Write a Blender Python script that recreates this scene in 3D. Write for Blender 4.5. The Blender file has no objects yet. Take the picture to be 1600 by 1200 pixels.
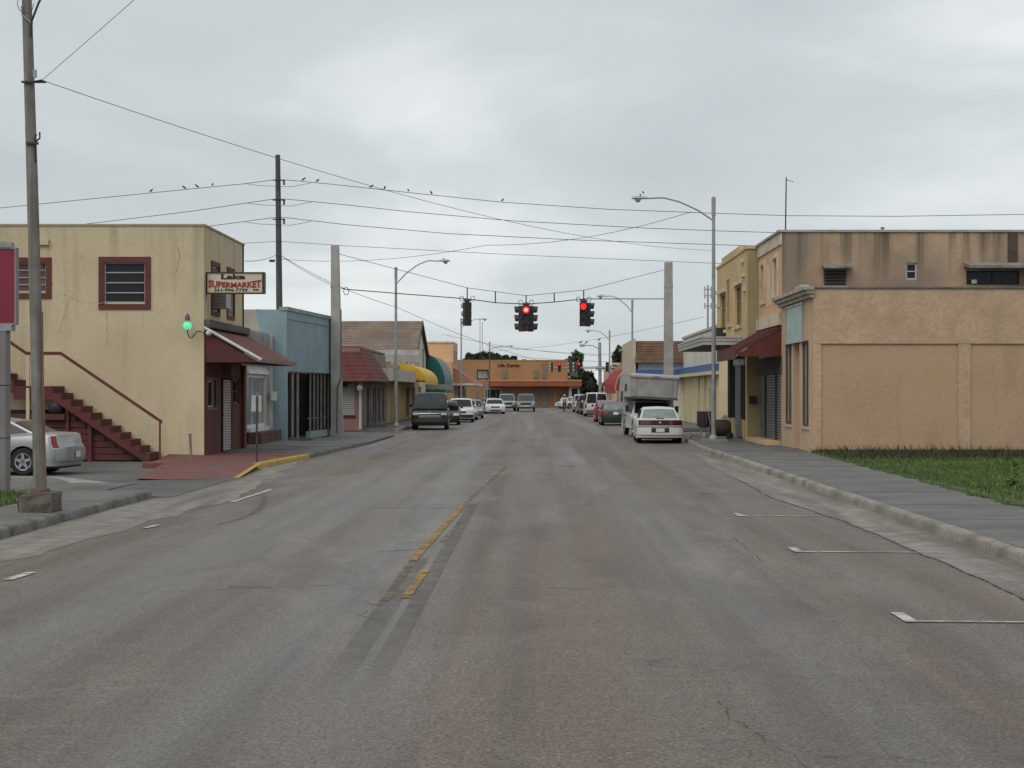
import bpy, math, random
import numpy as np
from mathutils import Vector, Matrix
random.seed(7)
SC = bpy.context.scene
COL = SC.collection
R = math.radians

# ------------------------------------------------------------------ camera
EYE, FOC, VX, HY = 2.1, 2500.0, 837.0, 612.0
cd = bpy.data.cameras.new('camera')
cam = bpy.data.objects.new('camera', cd); COL.objects.link(cam)
cd.sensor_fit = 'HORIZONTAL'; cd.sensor_width = 36.0
cd.lens = 36.0 * FOC / 1600.0
cd.shift_x = (800 - VX) / 1600.0
cd.shift_y = (HY - 600) / 1600.0
cd.clip_start = 0.1; cd.clip_end = 6000
cam.location = (0, 0, EYE); cam.rotation_euler = (R(90), 0, 0)
SC.camera = cam

# ------------------------------------------------------------------ sky and sun (overcast)
SUN_EL, SUN_AZ = R(48), R(206)
w = bpy.data.worlds.new('World'); SC.world = w; w.use_nodes = True
nt = w.node_tree; nt.nodes.clear()
def WN(t, **k):
    n = nt.nodes.new(t)
    for a, b in k.items(): setattr(n, a, b)
    return n
out = WN('ShaderNodeOutputWorld')
sky = WN('ShaderNodeTexSky', sky_type='NISHITA', sun_disc=False, sun_elevation=SUN_EL, sun_rotation=SUN_AZ)
bg1 = WN('ShaderNodeBackground'); bg1.inputs[1].default_value = 0.1
nt.links.new(sky.outputs[0], bg1.inputs[0])
tc = WN('ShaderNodeTexCoord'); sp = WN('ShaderNodeSeparateXYZ'); nt.links.new(tc.outputs['Generated'], sp.inputs[0])
za = WN('ShaderNodeMath', operation='MAXIMUM'); nt.links.new(sp.outputs[2], za.inputs[0]); za.inputs[1].default_value = 0.0
zb = WN('ShaderNodeMath', operation='ADD'); nt.links.new(za.outputs[0], zb.inputs[0]); zb.inputs[1].default_value = 0.22
dx = WN('ShaderNodeMath', operation='DIVIDE'); nt.links.new(sp.outputs[0], dx.inputs[0]); nt.links.new(zb.outputs[0], dx.inputs[1])
dy = WN('ShaderNodeMath', operation='DIVIDE'); nt.links.new(sp.outputs[1], dy.inputs[0]); nt.links.new(zb.outputs[0], dy.inputs[1])
cb = WN('ShaderNodeCombineXYZ'); nt.links.new(dx.outputs[0], cb.inputs[0]); nt.links.new(dy.outputs[0], cb.inputs[1])
n1 = WN('ShaderNodeTexNoise'); n1.inputs['Scale'].default_value = 1.15; n1.inputs['Detail'].default_value = 7; n1.inputs['Roughness'].default_value = 0.5; n1.inputs['Distortion'].default_value = 0.35
mp = WN('ShaderNodeMapping'); mp.inputs['Location'].default_value = (3.3, 0.4, 0); nt.links.new(cb.outputs[0], mp.inputs[0]); nt.links.new(mp.outputs[0], n1.inputs['Vector'])
rp = WN('ShaderNodeValToRGB'); nt.links.new(n1.outputs['Fac'], rp.inputs[0])
e = rp.color_ramp.elements
e[0].position = 0.33; e[0].color = (0.545, 0.59, 0.615, 1)
e[1].position = 0.68; e[1].color = (0.85, 0.88, 0.89, 1)
m_ = e.new(0.5); m_.color = (0.63, 0.678, 0.70, 1)
bg2 = WN('ShaderNodeBackground'); bg2.inputs[1].default_value = 1.0; nt.links.new(rp.outputs[0], bg2.inputs[0])
mx = WN('ShaderNodeMixShader'); mx.inputs[0].default_value = 0.95
nt.links.new(bg1.outputs[0], mx.inputs[1]); nt.links.new(bg2.outputs[0], mx.inputs[2]); nt.links.new(mx.outputs[0], out.inputs[0])
sd = bpy.data.lights.new('sun', 'SUN'); sd.energy = 1.3; sd.angle = R(45); sd.color = (1.0, 0.96, 0.9)
so = bpy.data.objects.new('sun', sd); COL.objects.link(so)
# light comes from azimuth SUN_AZ (clockwise from +Y), elevation SUN_EL
so.rotation_euler = (R(90) - SUN_EL, 0, R(180) - SUN_AZ)
so.location = (0, 0, 60)
SC.view_settings.view_transform = 'Standard'; SC.view_settings.look = 'None'
SC.view_settings.exposure = 0.0; SC.view_settings.gamma = 1.0
SC.view_settings.use_curve_mapping = False

# ------------------------------------------------------------------ helpers
def XW(px, Y): return (px - VX) * Y / FOC
def ZW(py, Y): return EYE - (py - HY) * Y / FOC
def P(px, py, Y): return Vector((XW(px, Y), Y, ZW(py, Y)))
def YX(px, X): return X * FOC / (px - VX)      # depth of a street-facing plane x = X at picture column px

MATS = {}
def pm(name, col, rough=0.85, var=0.14, scale=1.2, bump=0.0, bscale=30.0, metal=0.0, spec=0.5,
       streak=None, sscale=(2.2, 2.2, 0.22), slo=0.52, shi=0.72, space='W', grime=None, gscale=0.5, glo=0.5, ghi=0.7,
       fine=0.0, emit=None, es=1.0, coat=0.0, worn=None, sz=None, fadey=None):
    """procedural principled material: blotchy colour, optional streaks, grime patches, relief"""
    if name in MATS: return MATS[name]
    m = bpy.data.materials.new(name); m.use_nodes = True; MATS[name] = m
    t = m.node_tree; L = t.links.new
    b = t.nodes['Principled BSDF']
    b.inputs['Roughness'].default_value = rough; b.inputs['Metallic'].default_value = metal
    b.inputs['Specular IOR Level'].default_value = spec
    b.inputs['Coat Weight'].default_value = coat
    if space == 'W':
        g = t.nodes.new('ShaderNodeNewGeometry'); vec = g.outputs['Position']
    else:
        g = t.nodes.new('ShaderNodeTexCoord'); vec = g.outputs['Object']
    def noise(sc, det=5, v=None):
        n = t.nodes.new('ShaderNodeTexNoise'); n.inputs['Scale'].default_value = sc; n.inputs['Detail'].default_value = det
        L(v if v is not None else vec, n.inputs['Vector']); return n.outputs['Fac']
    def rng(f, a, b_, c, d):
        r = t.nodes.new('ShaderNodeMapRange'); r.inputs[1].default_value = a; r.inputs[2].default_value = b_
        r.inputs[3].default_value = c; r.inputs[4].default_value = d; L(f, r.inputs[0]); return r.outputs[0]
    def mul(c, f):
        x = t.nodes.new('ShaderNodeMix'); x.data_type = 'RGBA'; x.blend_type = 'MULTIPLY'; x.inputs[0].default_value = 1
        if isinstance(c, tuple): x.inputs[6].default_value = c
        else: L(c, x.inputs[6])
        L(f, x.inputs[7]); return x.outputs[2]
    def mixc(c, d, f):
        x = t.nodes.new('ShaderNodeMix'); x.data_type = 'RGBA'
        L(f, x.inputs[0])
        if isinstance(c, tuple): x.inputs[6].default_value = c
        else: L(c, x.inputs[6])
        x.inputs[7].default_value = (*d, 1); return x.outputs[2]
    c = (*col, 1)
    if var > 0: c = mul(c, rng(noise(scale), 0.3, 0.7, 1 - var, 1 + var))
    if fine > 0: c = mul(c, rng(noise(scale * 14, 3), 0.3, 0.7, 1 - fine, 1 + fine))
    if grime: c = mixc(c, grime, rng(noise(gscale, 7), glo, ghi, 0, 0.75))
    if streak:
        mpn = t.nodes.new('ShaderNodeMapping'); mpn.inputs['Scale'].default_value = sscale; L(vec, mpn.inputs[0])
        sf_ = rng(noise(1.0, 6, mpn.outputs[0]), slo, shi, 0, 0.85)
        if sz:
            sx_ = t.nodes.new('ShaderNodeSeparateXYZ'); L(vec, sx_.inputs[0]); zf = rng(sx_.outputs[2], sz[0], sz[1], sz[2], 1.0)
            pr_ = t.nodes.new('ShaderNodeMath'); pr_.operation = 'MULTIPLY'; L(sf_, pr_.inputs[0]); L(zf, pr_.inputs[1]); sf_ = pr_.outputs[0]
        c = mixc(c, streak, sf_)
    if isinstance(c, tuple): b.inputs['Base Color'].default_value = c
    else: L(c, b.inputs['Base Color'])
    if bump > 0:
        bn = t.nodes.new('ShaderNodeBump'); bn.inputs['Strength'].default_value = bump; bn.inputs['Distance'].default_value = 0.02
        L(noise(bscale, 4), bn.inputs['Height']); L(bn.outputs[0], b.inputs['Normal'])
    if worn:
        al = rng(noise(worn[0], 6), worn[1], worn[2], 0, worn[3])
        if fadey:
            sy_ = t.nodes.new('ShaderNodeSeparateXYZ'); L(vec, sy_.inputs[0]); pr_ = t.nodes.new('ShaderNodeMath'); pr_.operation = 'MULTIPLY'
            L(al, pr_.inputs[0]); L(rng(sy_.outputs[1], fadey[0], fadey[1], 0, 1), pr_.inputs[1]); al = pr_.outputs[0]
        L(al, b.inputs['Alpha'])
    if emit:
        b.inputs['Emission Color'].default_value = (*emit, 1); b.inputs['Emission Strength'].default_value = es
    return m

class MB:
    def __init__(s): s.v = []; s.f = []
    def add(s, vs, fs):
        o = len(s.v); s.v += [tuple(v) for v in vs]; s.f += [tuple(o + i for i in f) for f in fs]; return s
    def box(s, x0, x1, y0, y1, z0, z1):
        if x0 > x1: x0, x1 = x1, x0
        if y0 > y1: y0, y1 = y1, y0
        if z0 > z1: z0, z1 = z1, z0
        return s.add([(x0,y0,z0),(x1,y0,z0),(x1,y1,z0),(x0,y1,z0),(x0,y0,z1),(x1,y0,z1),(x1,y1,z1),(x0,y1,z1)],
                     [(0,3,2,1),(4,5,6,7),(0,1,5,4),(1,2,6,5),(2,3,7,6),(3,0,4,7)])
    def cbox(s, x, y, z, dx, dy, dz): return s.box(x-dx/2, x+dx/2, y-dy/2, y+dy/2, z-dz/2, z+dz/2)
    def poly(s, pts): return s.add(pts, [tuple(range(len(pts)))])
    def hexa(s, bot, top):
        """solid between two quads given as four corners each (same winding)"""
        return s.add(list(bot) + list(top), [(3,2,1,0),(4,5,6,7),(0,1,5,4),(1,2,6,5),(2,3,7,6),(3,0,4,7)])
    def prism(s, prof, d):
        """closed 3-D polygon swept by vector d"""
        n = len(prof); d = Vector(d)
        vs = [Vector(p) for p in prof]; vs += [v + d for v in vs]
        return s.add(vs, [tuple(range(n))[::-1], tuple(range(n, 2*n))] + [(i, (i+1) % n, n + (i+1) % n, n + i) for i in range(n)])
    def tube(s, pts, r, n=8, cap=True):
        pts = [Vector(p) for p in pts]; m = len(pts)
        rs = r if isinstance(r, (list, tuple)) else [r] * m
        vs = []; fs = []
        t0 = (pts[1] - pts[0]).normalized()
        up = Vector((0,0,1)) if abs(t0.z) < 0.9 else Vector((1,0,0))
        for i, p in enumerate(pts):
            t = (pts[min(i+1, m-1)] - pts[max(i-1, 0)]).normalized()
            a = t.cross(up)
            if a.length < 1e-4: a = t.cross(Vector((0,1,0)))
            a.normalize(); b = a.cross(t).normalized(); up = b
            for k in range(n):
                q = 2 * math.pi * k / n
                vs.append(p + (a * math.cos(q) + b * math.sin(q)) * rs[i])
        for i in range(m - 1):
            for k in range(n):
                fs.append((i*n+k, i*n+(k+1) % n, (i+1)*n+(k+1) % n, (i+1)*n+k))
        if cap: fs += [tuple(range(n))[::-1], tuple((m-1)*n + k for k in range(n))]
        return s.add(vs, fs)
    def lathe(s, prof, c=(0,0,0), n=14, axis='Z'):
        vs = []; fs = []; m = len(prof); c = Vector(c)
        for r, h in prof:
            for k in range(n):
                q = 2 * math.pi * k / n; a, b = r * math.cos(q), r * math.sin(q)
                p = {'Z': (a, b, h), 'Y': (a, h, b), 'X': (h, a, b)}[axis]
                vs.append(c + Vector(p))
        for i in range(m - 1):
            for k in range(n): fs.append((i*n+k, i*n+(k+1) % n, (i+1)*n+(k+1) % n, (i+1)*n+k))
        fs += [tuple(range(n))[::-1], tuple((m-1)*n + k for k in range(n))]
        return s.add(vs, fs)
    def grid(s, rows):
        """rows of points -> quad sheet"""
        n = len(rows[0]); vs = [p for r in rows for p in r]
        return s.add(vs, [(i*n+j, i*n+j+1, (i+1)*n+j+1, (i+1)*n+j) for i in range(len(rows)-1) for j in range(n-1)])
    def build(s, name, mat, parent=None, smooth=None):
        return link(name, s.mesh(name, mat, parent, smooth), parent)
    def mesh(s, name, mat, parent=None, smooth=None):
        o = org(parent); me = bpy.data.meshes.new(name)
        me.from_pydata([(v[0]-o[0], v[1]-o[1], v[2]-o[2]) for v in s.v], [], s.f)
        import bmesh
        bm = bmesh.new(); bm.from_mesh(me); bmesh.ops.recalc_face_normals(bm, faces=bm.faces); bm.to_mesh(me); bm.free()
        me.materials.append(mat)
        if smooth:
            me.polygons.foreach_set('use_smooth', [True] * len(me.polygons)); me.set_sharp_from_angle(angle=R(smooth))
        me.update(); return me
ORG = {}
def org(p):
    while p is not None:
        if p.name in ORG: return ORG[p.name]
        p = p.parent
    return (0, 0, 0)
def link(name, me, parent=None):
    o = bpy.data.objects.new(name, me); COL.objects.link(o); o.parent = parent; return o
def thing(name, label, cat, loc=(0,0,0), group=None):
    o = bpy.data.objects.new(name, None); COL.objects.link(o); o.empty_display_size = 0.3
    o.location = loc; ORG[o.name] = tuple(loc); return tag(o, label, cat, group)
def tag(o, label, cat, group=None):
    o['label'] = label; o['category'] = cat
    if group: o['group'] = group
    return o
def struct(o): o['kind'] = 'structure'; return o
def stuff(o): o['kind'] = 'stuff'; return o
def copy_tree(o, parent=None):
    c = o.copy(); COL.objects.link(c); c.parent = parent
    for ch in list(o.children): copy_tree(ch, c)
    return c
def text(name, s, h, mat, parent, mtx, extrude=0.012, bold=0.0, width=None, sx=1.0, warp=None):
    """flat lettering as a mesh; mtx maps x right, y up, z out"""
    cu = bpy.data.curves.new(name, 'FONT'); cu.body = s; cu.size = h / 0.72; cu.extrude = extrude; cu.offset = bold
    cu.align_x = 'CENTER'; cu.resolution_u = 2
    ob = bpy.data.objects.new('tmp', cu); COL.objects.link(ob)
    dg = bpy.context.evaluated_depsgraph_get(); me = bpy.data.meshes.new_from_object(ob.evaluated_get(dg))
    bpy.data.objects.remove(ob); bpy.data.curves.remove(cu)
    n = len(me.vertices); co = np.empty(n * 3); me.vertices.foreach_get('co', co); co = co.reshape(-1, 3)
    if width:
        co[:, 0] -= (co[:, 0].max() + co[:, 0].min()) / 2; co[:, 0] *= width / (co[:, 0].max() - co[:, 0].min())
    if warp is not None: co = warp(co)
    me.vertices.foreach_set('co', co.ravel())
    o = org(parent); me.transform(Matrix.Translation((-o[0], -o[1], -o[2])) @ mtx)
    me.materials.clear(); me.materials.append(mat); me.name = name
    return link(name, me, parent)
def faceY(x, y, z):   # lettering that faces the camera (-Y)
    return Matrix.Translation((x, y, z)) @ Matrix.Rotation(R(90), 4, 'X')

class Plane:
    """a wall plane: o = point on the ground line, u = unit direction along it; n points out of the wall"""
    def __init__(s, o, u, n): s.o = Vector(o); s.u = Vector(u).normalized(); s.n = Vector(n).normalized()
    def p(s, a, z, d=0.0): q = s.o + s.u * a + s.n * d; return (q.x, q.y, z)
    def slab(s, mb, a0, a1, z0, z1, d0, d1):
        return mb.hexa([s.p(a0,z0,d0), s.p(a1,z0,d0), s.p(a1,z0,d1), s.p(a0,z0,d1)], [s.p(a0,z1,d0), s.p(a1,z1,d0), s.p(a1,z1,d1), s.p(a0,z1,d1)])
    def wall(s, a0, a1, z0, z1, holes=(), t=0.25):
        """wall slab of thickness t behind the plane with rectangular openings (a0,a1,z0,z1)"""
        mb = MB(); a0 = a0 + 0.004 if abs(a0) < 0.01 else a0
        As = sorted({a0, a1} | {h[0] for h in holes} | {h[1] for h in holes}); Zs = sorted({z0, z1} | {h[2] for h in holes} | {h[3] for h in holes})
        As = [a for a in As if a0 <= a <= a1]; Zs = [z for z in Zs if z0 <= z <= z1]
        for i in range(len(As) - 1):
            for j in range(len(Zs) - 1):
                ca, cz = (As[i] + As[i+1]) / 2, (Zs[j] + Zs[j+1]) / 2
                if any(h[0] < ca < h[1] and h[2] < cz < h[3] for h in holes): continue
                for d in (0, -t):
                    mb.add([s.p(As[i],Zs[j],d), s.p(As[i+1],Zs[j],d), s.p(As[i+1],Zs[j+1],d), s.p(As[i],Zs[j+1],d)], [(0,1,2,3)])
        for (b0, b1, y0, y1) in list(holes) + [(a0, a1, z0, z1)]:
            for q in ([(b0,y0),(b1,y0)], [(b1,y0),(b1,y1)], [(b1,y1),(b0,y1)], [(b0,y1),(b0,y0)]):
                mb.add([s.p(*q[0],0), s.p(*q[1],0), s.p(*q[1],-t), s.p(*q[0],-t)], [(0,1,2,3)])
        return mb
    def frame(s, a0, a1, z0, z1, w, d0, d1):
        mb = MB(); s.slab(mb, a0, a1, z1 - w, z1, d0, d1); s.slab(mb, a0, a1, z0, z0 + w, d0, d1)
        s.slab(mb, a0, a0 + w, z0 + w, z1 - w, d0, d1); s.slab(mb, a1 - w, a1, z0 + w, z1 - w, d0, d1); return mb
    def shutter(s, a0, a1, z0, z1, d, pitch=0.09, depth=0.03):
        mb = MB(); n = max(2, int((z1 - z0) / pitch)); h = (z1 - z0) / n; rows = []
        for i in range(n):
            z = z0 + i * h
            for zz, dd in ((z, d), (z + h * 0.25, d + depth), (z + h * 0.75, d + depth)): rows.append([s.p(a0, zz, dd), s.p(a1, zz, dd)])
        rows.append([s.p(a0, z1, d), s.p(a1, z1, d)])
        return mb.grid(rows)
def window(pl, a0, a1, z0, z1, parent, bars_h=(), bars_v=(), w=0.05, d=-0.12, fm=None, gm=None, name='window'):
    """a frame with its panes between the bars; each pane is a sub-part"""
    fr = pl.frame(a0, a1, z0, z1, w, d - 0.04, d + 0.02)
    hs = [z0] + [z0 + (z1 - z0) * b for b in bars_h] + [z1]; vs = [a0] + [a0 + (a1 - a0) * b for b in bars_v] + [a1]
    for z in hs[1:-1]: pl.slab(fr, a0 + w, a1 - w, z - 0.018, z + 0.018, d - 0.035, d + 0.015)
    for a in vs[1:-1]: pl.slab(fr, a - 0.018, a + 0.018, z0 + w, z1 - w, d - 0.033, d + 0.013)
    fo = fr.build(name, fm or M_ALU, parent)
    for i in range(len(hs) - 1):
        for j in range(len(vs) - 1):
            g = MB(); pl.slab(g, vs[j] + 0.02, vs[j+1] - 0.02, hs[i] + 0.02, hs[i+1] - 0.02, d - 0.03, d - 0.018)
            g.build('pane', gm or M_GLASS, fo)
    return fo
def box_roof(parent, x0, x1, y0, y1, z, mat):
    MB().box(x0, x1, y0, y1, z - 0.15, z).build('roof', mat, parent)

# ------------------------------------------------------------------ materials
M_GLASS = pm('dark_glass', (0.018, 0.02, 0.022), rough=0.06, var=0.3, scale=0.8, spec=0.22)
M_GLASSP = pm('pale_glass', (0.16, 0.21, 0.20), rough=0.08, var=0.3, scale=1.5)
M_ALU = pm('aluminium', (0.42, 0.42, 0.43), rough=0.45, metal=0.6, var=0.15)
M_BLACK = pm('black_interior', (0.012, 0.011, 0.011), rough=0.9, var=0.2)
M_STEEL = pm('galvanised_steel', (0.30, 0.31, 0.31), rough=0.55, metal=0.35, var=0.2, scale=3, streak=(0.16, 0.12, 0.09), slo=0.6, shi=0.85)
M_CONC = pm('concrete', (0.27, 0.262, 0.245), rough=0.9, var=0.2, scale=1.5, bump=0.25, bscale=25, grime=(0.13, 0.12, 0.11), gscale=1.3, fine=0.12)
M_CPOLE = pm('concrete_pole', (0.34, 0.325, 0.30), rough=0.9, var=0.15, scale=1.5, bump=0.15, streak=(0.21, 0.20, 0.19), slo=0.5, shi=0.8)
M_WALK = pm('sidewalk_concrete', (0.128, 0.125, 0.118), rough=0.8, var=0.2, scale=0.9, bump=0.25, bscale=30, grime=(0.075, 0.073, 0.07), gscale=0.8, fine=0.12, glo=0.48, ghi=0.75)
M_KERB = pm('kerb_concrete', (0.255, 0.23, 0.195), rough=0.9, var=0.2, scale=0.8, bump=0.5, bscale=18, grime=(0.12, 0.108, 0.094), gscale=1.0, fine=0.2, glo=0.46, ghi=0.66)
M_KERBD = pm('dirty_kerb_concrete', (0.155, 0.145, 0.13), rough=0.9, var=0.25, scale=2.5, bump=0.5, bscale=18, grime=(0.07, 0.066, 0.06), gscale=2.2, fine=0.2, glo=0.44, ghi=0.64)
M_WOOD = pm('weathered_pole_wood', (0.20, 0.185, 0.165), rough=0.9, var=0.25, scale=3, streak=(0.10, 0.085, 0.07), sscale=(14, 14, 0.5), slo=0.45, shi=0.75, bump=0.3)
M_WOODD = pm('dark_pole_wood', (0.085, 0.085, 0.08), rough=0.9, var=0.2, scale=3, streak=(0.05, 0.05, 0.045), sscale=(14, 14, 0.5), slo=0.45, shi=0.75)
M_WIRE = pm('wire', (0.03, 0.03, 0.03), rough=0.7, var=0)
M_WIREG = pm('weathered_wire', (0.13, 0.13, 0.13), rough=0.7, var=0)
M_WHITE = pm('white_paint', (0.62, 0.62, 0.60), rough=0.6, var=0.08, grime=(0.33, 0.32, 0.30), gscale=1.5, glo=0.5, ghi=0.8)
M_TIRE = pm('tyre_rubber', (0.014, 0.014, 0.014), rough=0.85, var=0.2, scale=6, space='O')
M_RIM = pm('wheel_alloy', (0.42, 0.42, 0.43), rough=0.35, metal=0.8, var=0.1, space='O')
M_CHROME = pm('chrome_trim', (0.6, 0.6, 0.6), rough=0.2, metal=0.9, var=0, space='O')
M_PLATE = pm('licence_plate', (0.6, 0.6, 0.58), rough=0.5, var=0.1, scale=20, space='O')
M_PLASTIC = pm('black_plastic', (0.02, 0.02, 0.021), rough=0.6, var=0.15, space='O')
M_RED = pm('red_lens', (0.22, 0.012, 0.015), rough=0.2, var=0.25, scale=9, space='O')
M_LAMP = pm('clear_lens', (0.45, 0.45, 0.44), rough=0.15, var=0.2, scale=12, space='O')
M_CARGLASS = pm('car_glass', (0.014, 0.017, 0.017), rough=0.04, spec=0.3, var=0.3, scale=1.2, space='O')
M_CARGLASSG = pm('car_glass_greenish', (0.17, 0.21, 0.195), rough=0.06, var=0.35, scale=2.2, space='O')
# ------------------------------------------------------------------ road surface
def road_material():
    m = bpy.data.materials.new('worn_asphalt'); m.use_nodes = True
    t = m.node_tree; L = t.links.new; b = t.nodes['Principled BSDF']
    g = t.nodes.new('ShaderNodeNewGeometry'); pos = g.outputs['Position']
    def mapv(sc, loc=(0,0,0)):
        n = t.nodes.new('ShaderNodeMapping'); n.inputs['Scale'].default_value = sc; n.inputs['Location'].default_value = loc; L(pos, n.inputs[0]); return n.outputs[0]
    def noise(v, sc, det=6, dist=0.0, ro=0.55):
        n = t.nodes.new('ShaderNodeTexNoise'); n.inputs['Scale'].default_value = sc; n.inputs['Detail'].default_value = det
        n.inputs['Distortion'].default_value = dist; n.inputs['Roughness'].default_value = ro; L(v, n.inputs['Vector']); return n.outputs['Fac']
    def rng(f, a, b_, c, d):
        r = t.nodes.new('ShaderNodeMapRange'); r.inputs[1].default_value = a; r.inputs[2].default_value = b_; r.inputs[3].default_value = c; r.inputs[4].default_value = d
        L(f, r.inputs[0]); return r.outputs[0]
    def mix(f, c, d, mode='MIX'):
        x = t.nodes.new('ShaderNodeMix'); x.data_type = 'RGBA'; x.blend_type = mode
        if isinstance(f, float): x.inputs[0].default_value = f
        else: L(f, x.inputs[0])
        for s, q in ((6, c), (7, d)):
            if isinstance(q, tuple): x.inputs[s].default_value = (*q, 1)
            else: L(q, x.inputs[s])
        return x.outputs[2]
    def math_(op, a, b_):
        n = t.nodes.new('ShaderNodeMath'); n.operation = op
        for i, q in ((0, a), (1, b_)):
            if isinstance(q, (int, float)): n.inputs[i].default_value = q
            else: L(q, n.inputs[i])
        return n.outputs[0]
    lane = noise(mapv((0.62, 0.014, 1), (0.35, 0, 0)), 1.0, 2, 0.15)           # tyre tracks along the street
    lane2 = noise(mapv((1.9, 0.045, 1), (5, 3, 0)), 1.0, 4, 0.4)
    blot = noise(mapv((1.0, 0.30, 1)), 0.55, 9, 0.8, 0.66)
    blot2 = noise(mapv((1.0, 0.26, 1), (9, 2, 0)), 0.8, 9, 0.7, 0.66)
    scr = noise(mapv((0.5, 3.2, 1), (2, 7, 0)), 1.0, 7, 0.6, 0.65)              # scrapes across the street
    fineN = noise(pos, 34, 4, 0, 0.7)
    fine2 = noise(pos, 90, 2)
    fine3 = noise(pos, 9, 4, 0.3, 0.65)
    c = mix(rng(lane, 0.36, 0.64, 0, 1), (0.138, 0.100, 0.075), (0.130, 0.117, 0.104))
    c = mix(rng(lane2, 0.46, 0.66, 0, 0.85), c, (0.084, 0.067, 0.055))
    c = mix(rng(blot, 0.50, 0.70, 0, 0.75), c, (0.20, 0.170, 0.142))
    c = mix(rng(blot2, 0.52, 0.70, 0, 0.7), c, (0.072, 0.058, 0.049))
    c = mix(rng(scr, 0.56, 0.76, 0, 0.45), c, (0.20, 0.180, 0.155))
    c = mix(1.0, c, rng(fine3, 0.3, 0.7, 0.80, 1.20), 'MULTIPLY')
    c = mix(1.0, c, rng(fineN, 0.34, 0.66, 0.30, 1.70), 'MULTIPLY')
    c = mix(rng(fine2, 0.60, 0.72, 0, 0.75), c, (0.30, 0.275, 0.24))
    c = mix(rng(fine2, 0.40, 0.29, 0, 0.7), c, (0.030, 0.027, 0.024))
    # cracks
    wv = t.nodes.new('ShaderNodeTexNoise'); wv.inputs['Scale'].default_value = 1.3; wv.inputs['Detail'].default_value = 6; L(pos, wv.inputs['Vector'])
    add = t.nodes.new('ShaderNodeVectorMath'); add.operation = 'MULTIPLY_ADD'; L(wv.outputs['Color'], add.inputs[0]); add.inputs[1].default_value = (1.2, 1.2, 0); L(pos, add.inputs[2])
    def crack(scale, wid, mask_lo, mask_hi, sc3):
        mpn = t.nodes.new('ShaderNodeMapping'); mpn.inputs['Scale'].default_value = sc3; L(add.outputs[0], mpn.inputs[0])
        v = t.nodes.new('ShaderNodeTexVoronoi'); v.feature = 'DISTANCE_TO_EDGE'; v.inputs['Scale'].default_value = scale; L(mpn.outputs[0], v.inputs['Vector'])
        k = rng(v.outputs['Distance'], 0, wid, 1, 0)
        return math_('MULTIPLY', k, rng(noise(pos, 0.23, 3), mask_lo, mask_hi, 0, 1))
    c = mix(crack(0.22, 0.0028, 0.46, 0.58, (1, 1, 0.01)), c, (0.022, 0.020, 0.018))
    c = mix(math_('MULTIPLY', crack(2.6, 0.05, 0.56, 0.66, (1, 0.8, 0.01)), 0.7), c, (0.04, 0.037, 0.034))
    L(c, b.inputs['Base Color'])
    L(rng(lane, 0.36, 0.64, 0.70, 0.50), b.inputs['Roughness'])
    b.inputs['Specular IOR Level'].default_value = 0.5
    bn = t.nodes.new('ShaderNodeBump'); bn.inputs['Strength'].default_value = 0.45; bn.inputs['Distance'].default_value = 0.012
    L(fineN, bn.inputs['Height']); L(bn.outputs[0], b.inputs['Normal'])
    return m
M_ROAD = road_material()
M_GROUND = pm('bare_ground', (0.13, 0.125, 0.10), rough=0.95, var=0.25, scale=0.2)
M_LOT = pm('lot_concrete', (0.105, 0.102, 0.096), rough=0.85, var=0.25, scale=0.7, bump=0.2, grime=(0.06, 0.058, 0.055), gscale=0.6, fine=0.15)
M_APRON = pm('pale_gutter_concrete', (0.235, 0.215, 0.186), rough=0.9, var=0.2, scale=2.2, bump=0.5, bscale=16, fine=0.3, streak=(0.115, 0.10, 0.086), sscale=(2.0, 0.20, 1.0), slo=0.42, shi=0.66, grime=(0.16, 0.143, 0.122), gscale=2.6, glo=0.46, ghi=0.62)
M_CRACK = pm('dark_crack_line', (0.045, 0.04, 0.035), rough=1, var=0, worn=(5, 0.36, 0.56, 0.8))  # thin broken dark line along the breaks in the paving
M_WLINE = pm('worn_white_line', (0.50, 0.49, 0.46), rough=0.8, var=0.2, scale=5, grime=(0.17, 0.155, 0.135), gscale=3.0, glo=0.48, ghi=0.62, fine=0.2, worn=(7, 0.30, 0.46, 0.95))
M_WLINEF = pm('faded_white_line', (0.24, 0.23, 0.21), rough=0.8, var=0.2, scale=5, grime=(0.11, 0.10, 0.09), gscale=2.5, glo=0.4, ghi=0.6, worn=(4, 0.36, 0.60, 0.85))
M_YLINE = pm('worn_yellow_line', (0.32, 0.19, 0.045), rough=0.8, var=0.2, scale=5, grime=(0.13, 0.10, 0.07), gscale=3.5, glo=0.45, ghi=0.62, fine=0.2, worn=(6, 0.30, 0.48, 0.95))
M_YLINEF = pm('faded_yellow_line', (0.20, 0.155, 0.09), rough=0.85, var=0.2, scale=5, grime=(0.14, 0.12, 0.10), gscale=2.5, glo=0.42, ghi=0.6, worn=(3, 0.4, 0.65, 0.75))
M_SEAL = pm('black_out_sealer', (0.086, 0.075, 0.066), rough=0.7, var=0.2, scale=1.5, grime=(0.10, 0.09, 0.08), gscale=1.5, glo=0.42, ghi=0.66, fine=0.3, worn=(2.6, 0.10, 0.80, 0.46), fadey=(10.8, 15.0))
M_REDPAVE = pm('red_painted_paving', (0.150, 0.050, 0.042), rough=0.75, var=0.2, scale=1.2, grime=(0.11, 0.075, 0.065), gscale=1.0, fine=0.1, glo=0.48, ghi=0.7)
M_YKERB = pm('yellow_kerb_paint', (0.43, 0.27, 0.04), rough=0.7, var=0.2, scale=3, grime=(0.17, 0.12, 0.06), gscale=3, glo=0.5, ghi=0.7)

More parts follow.
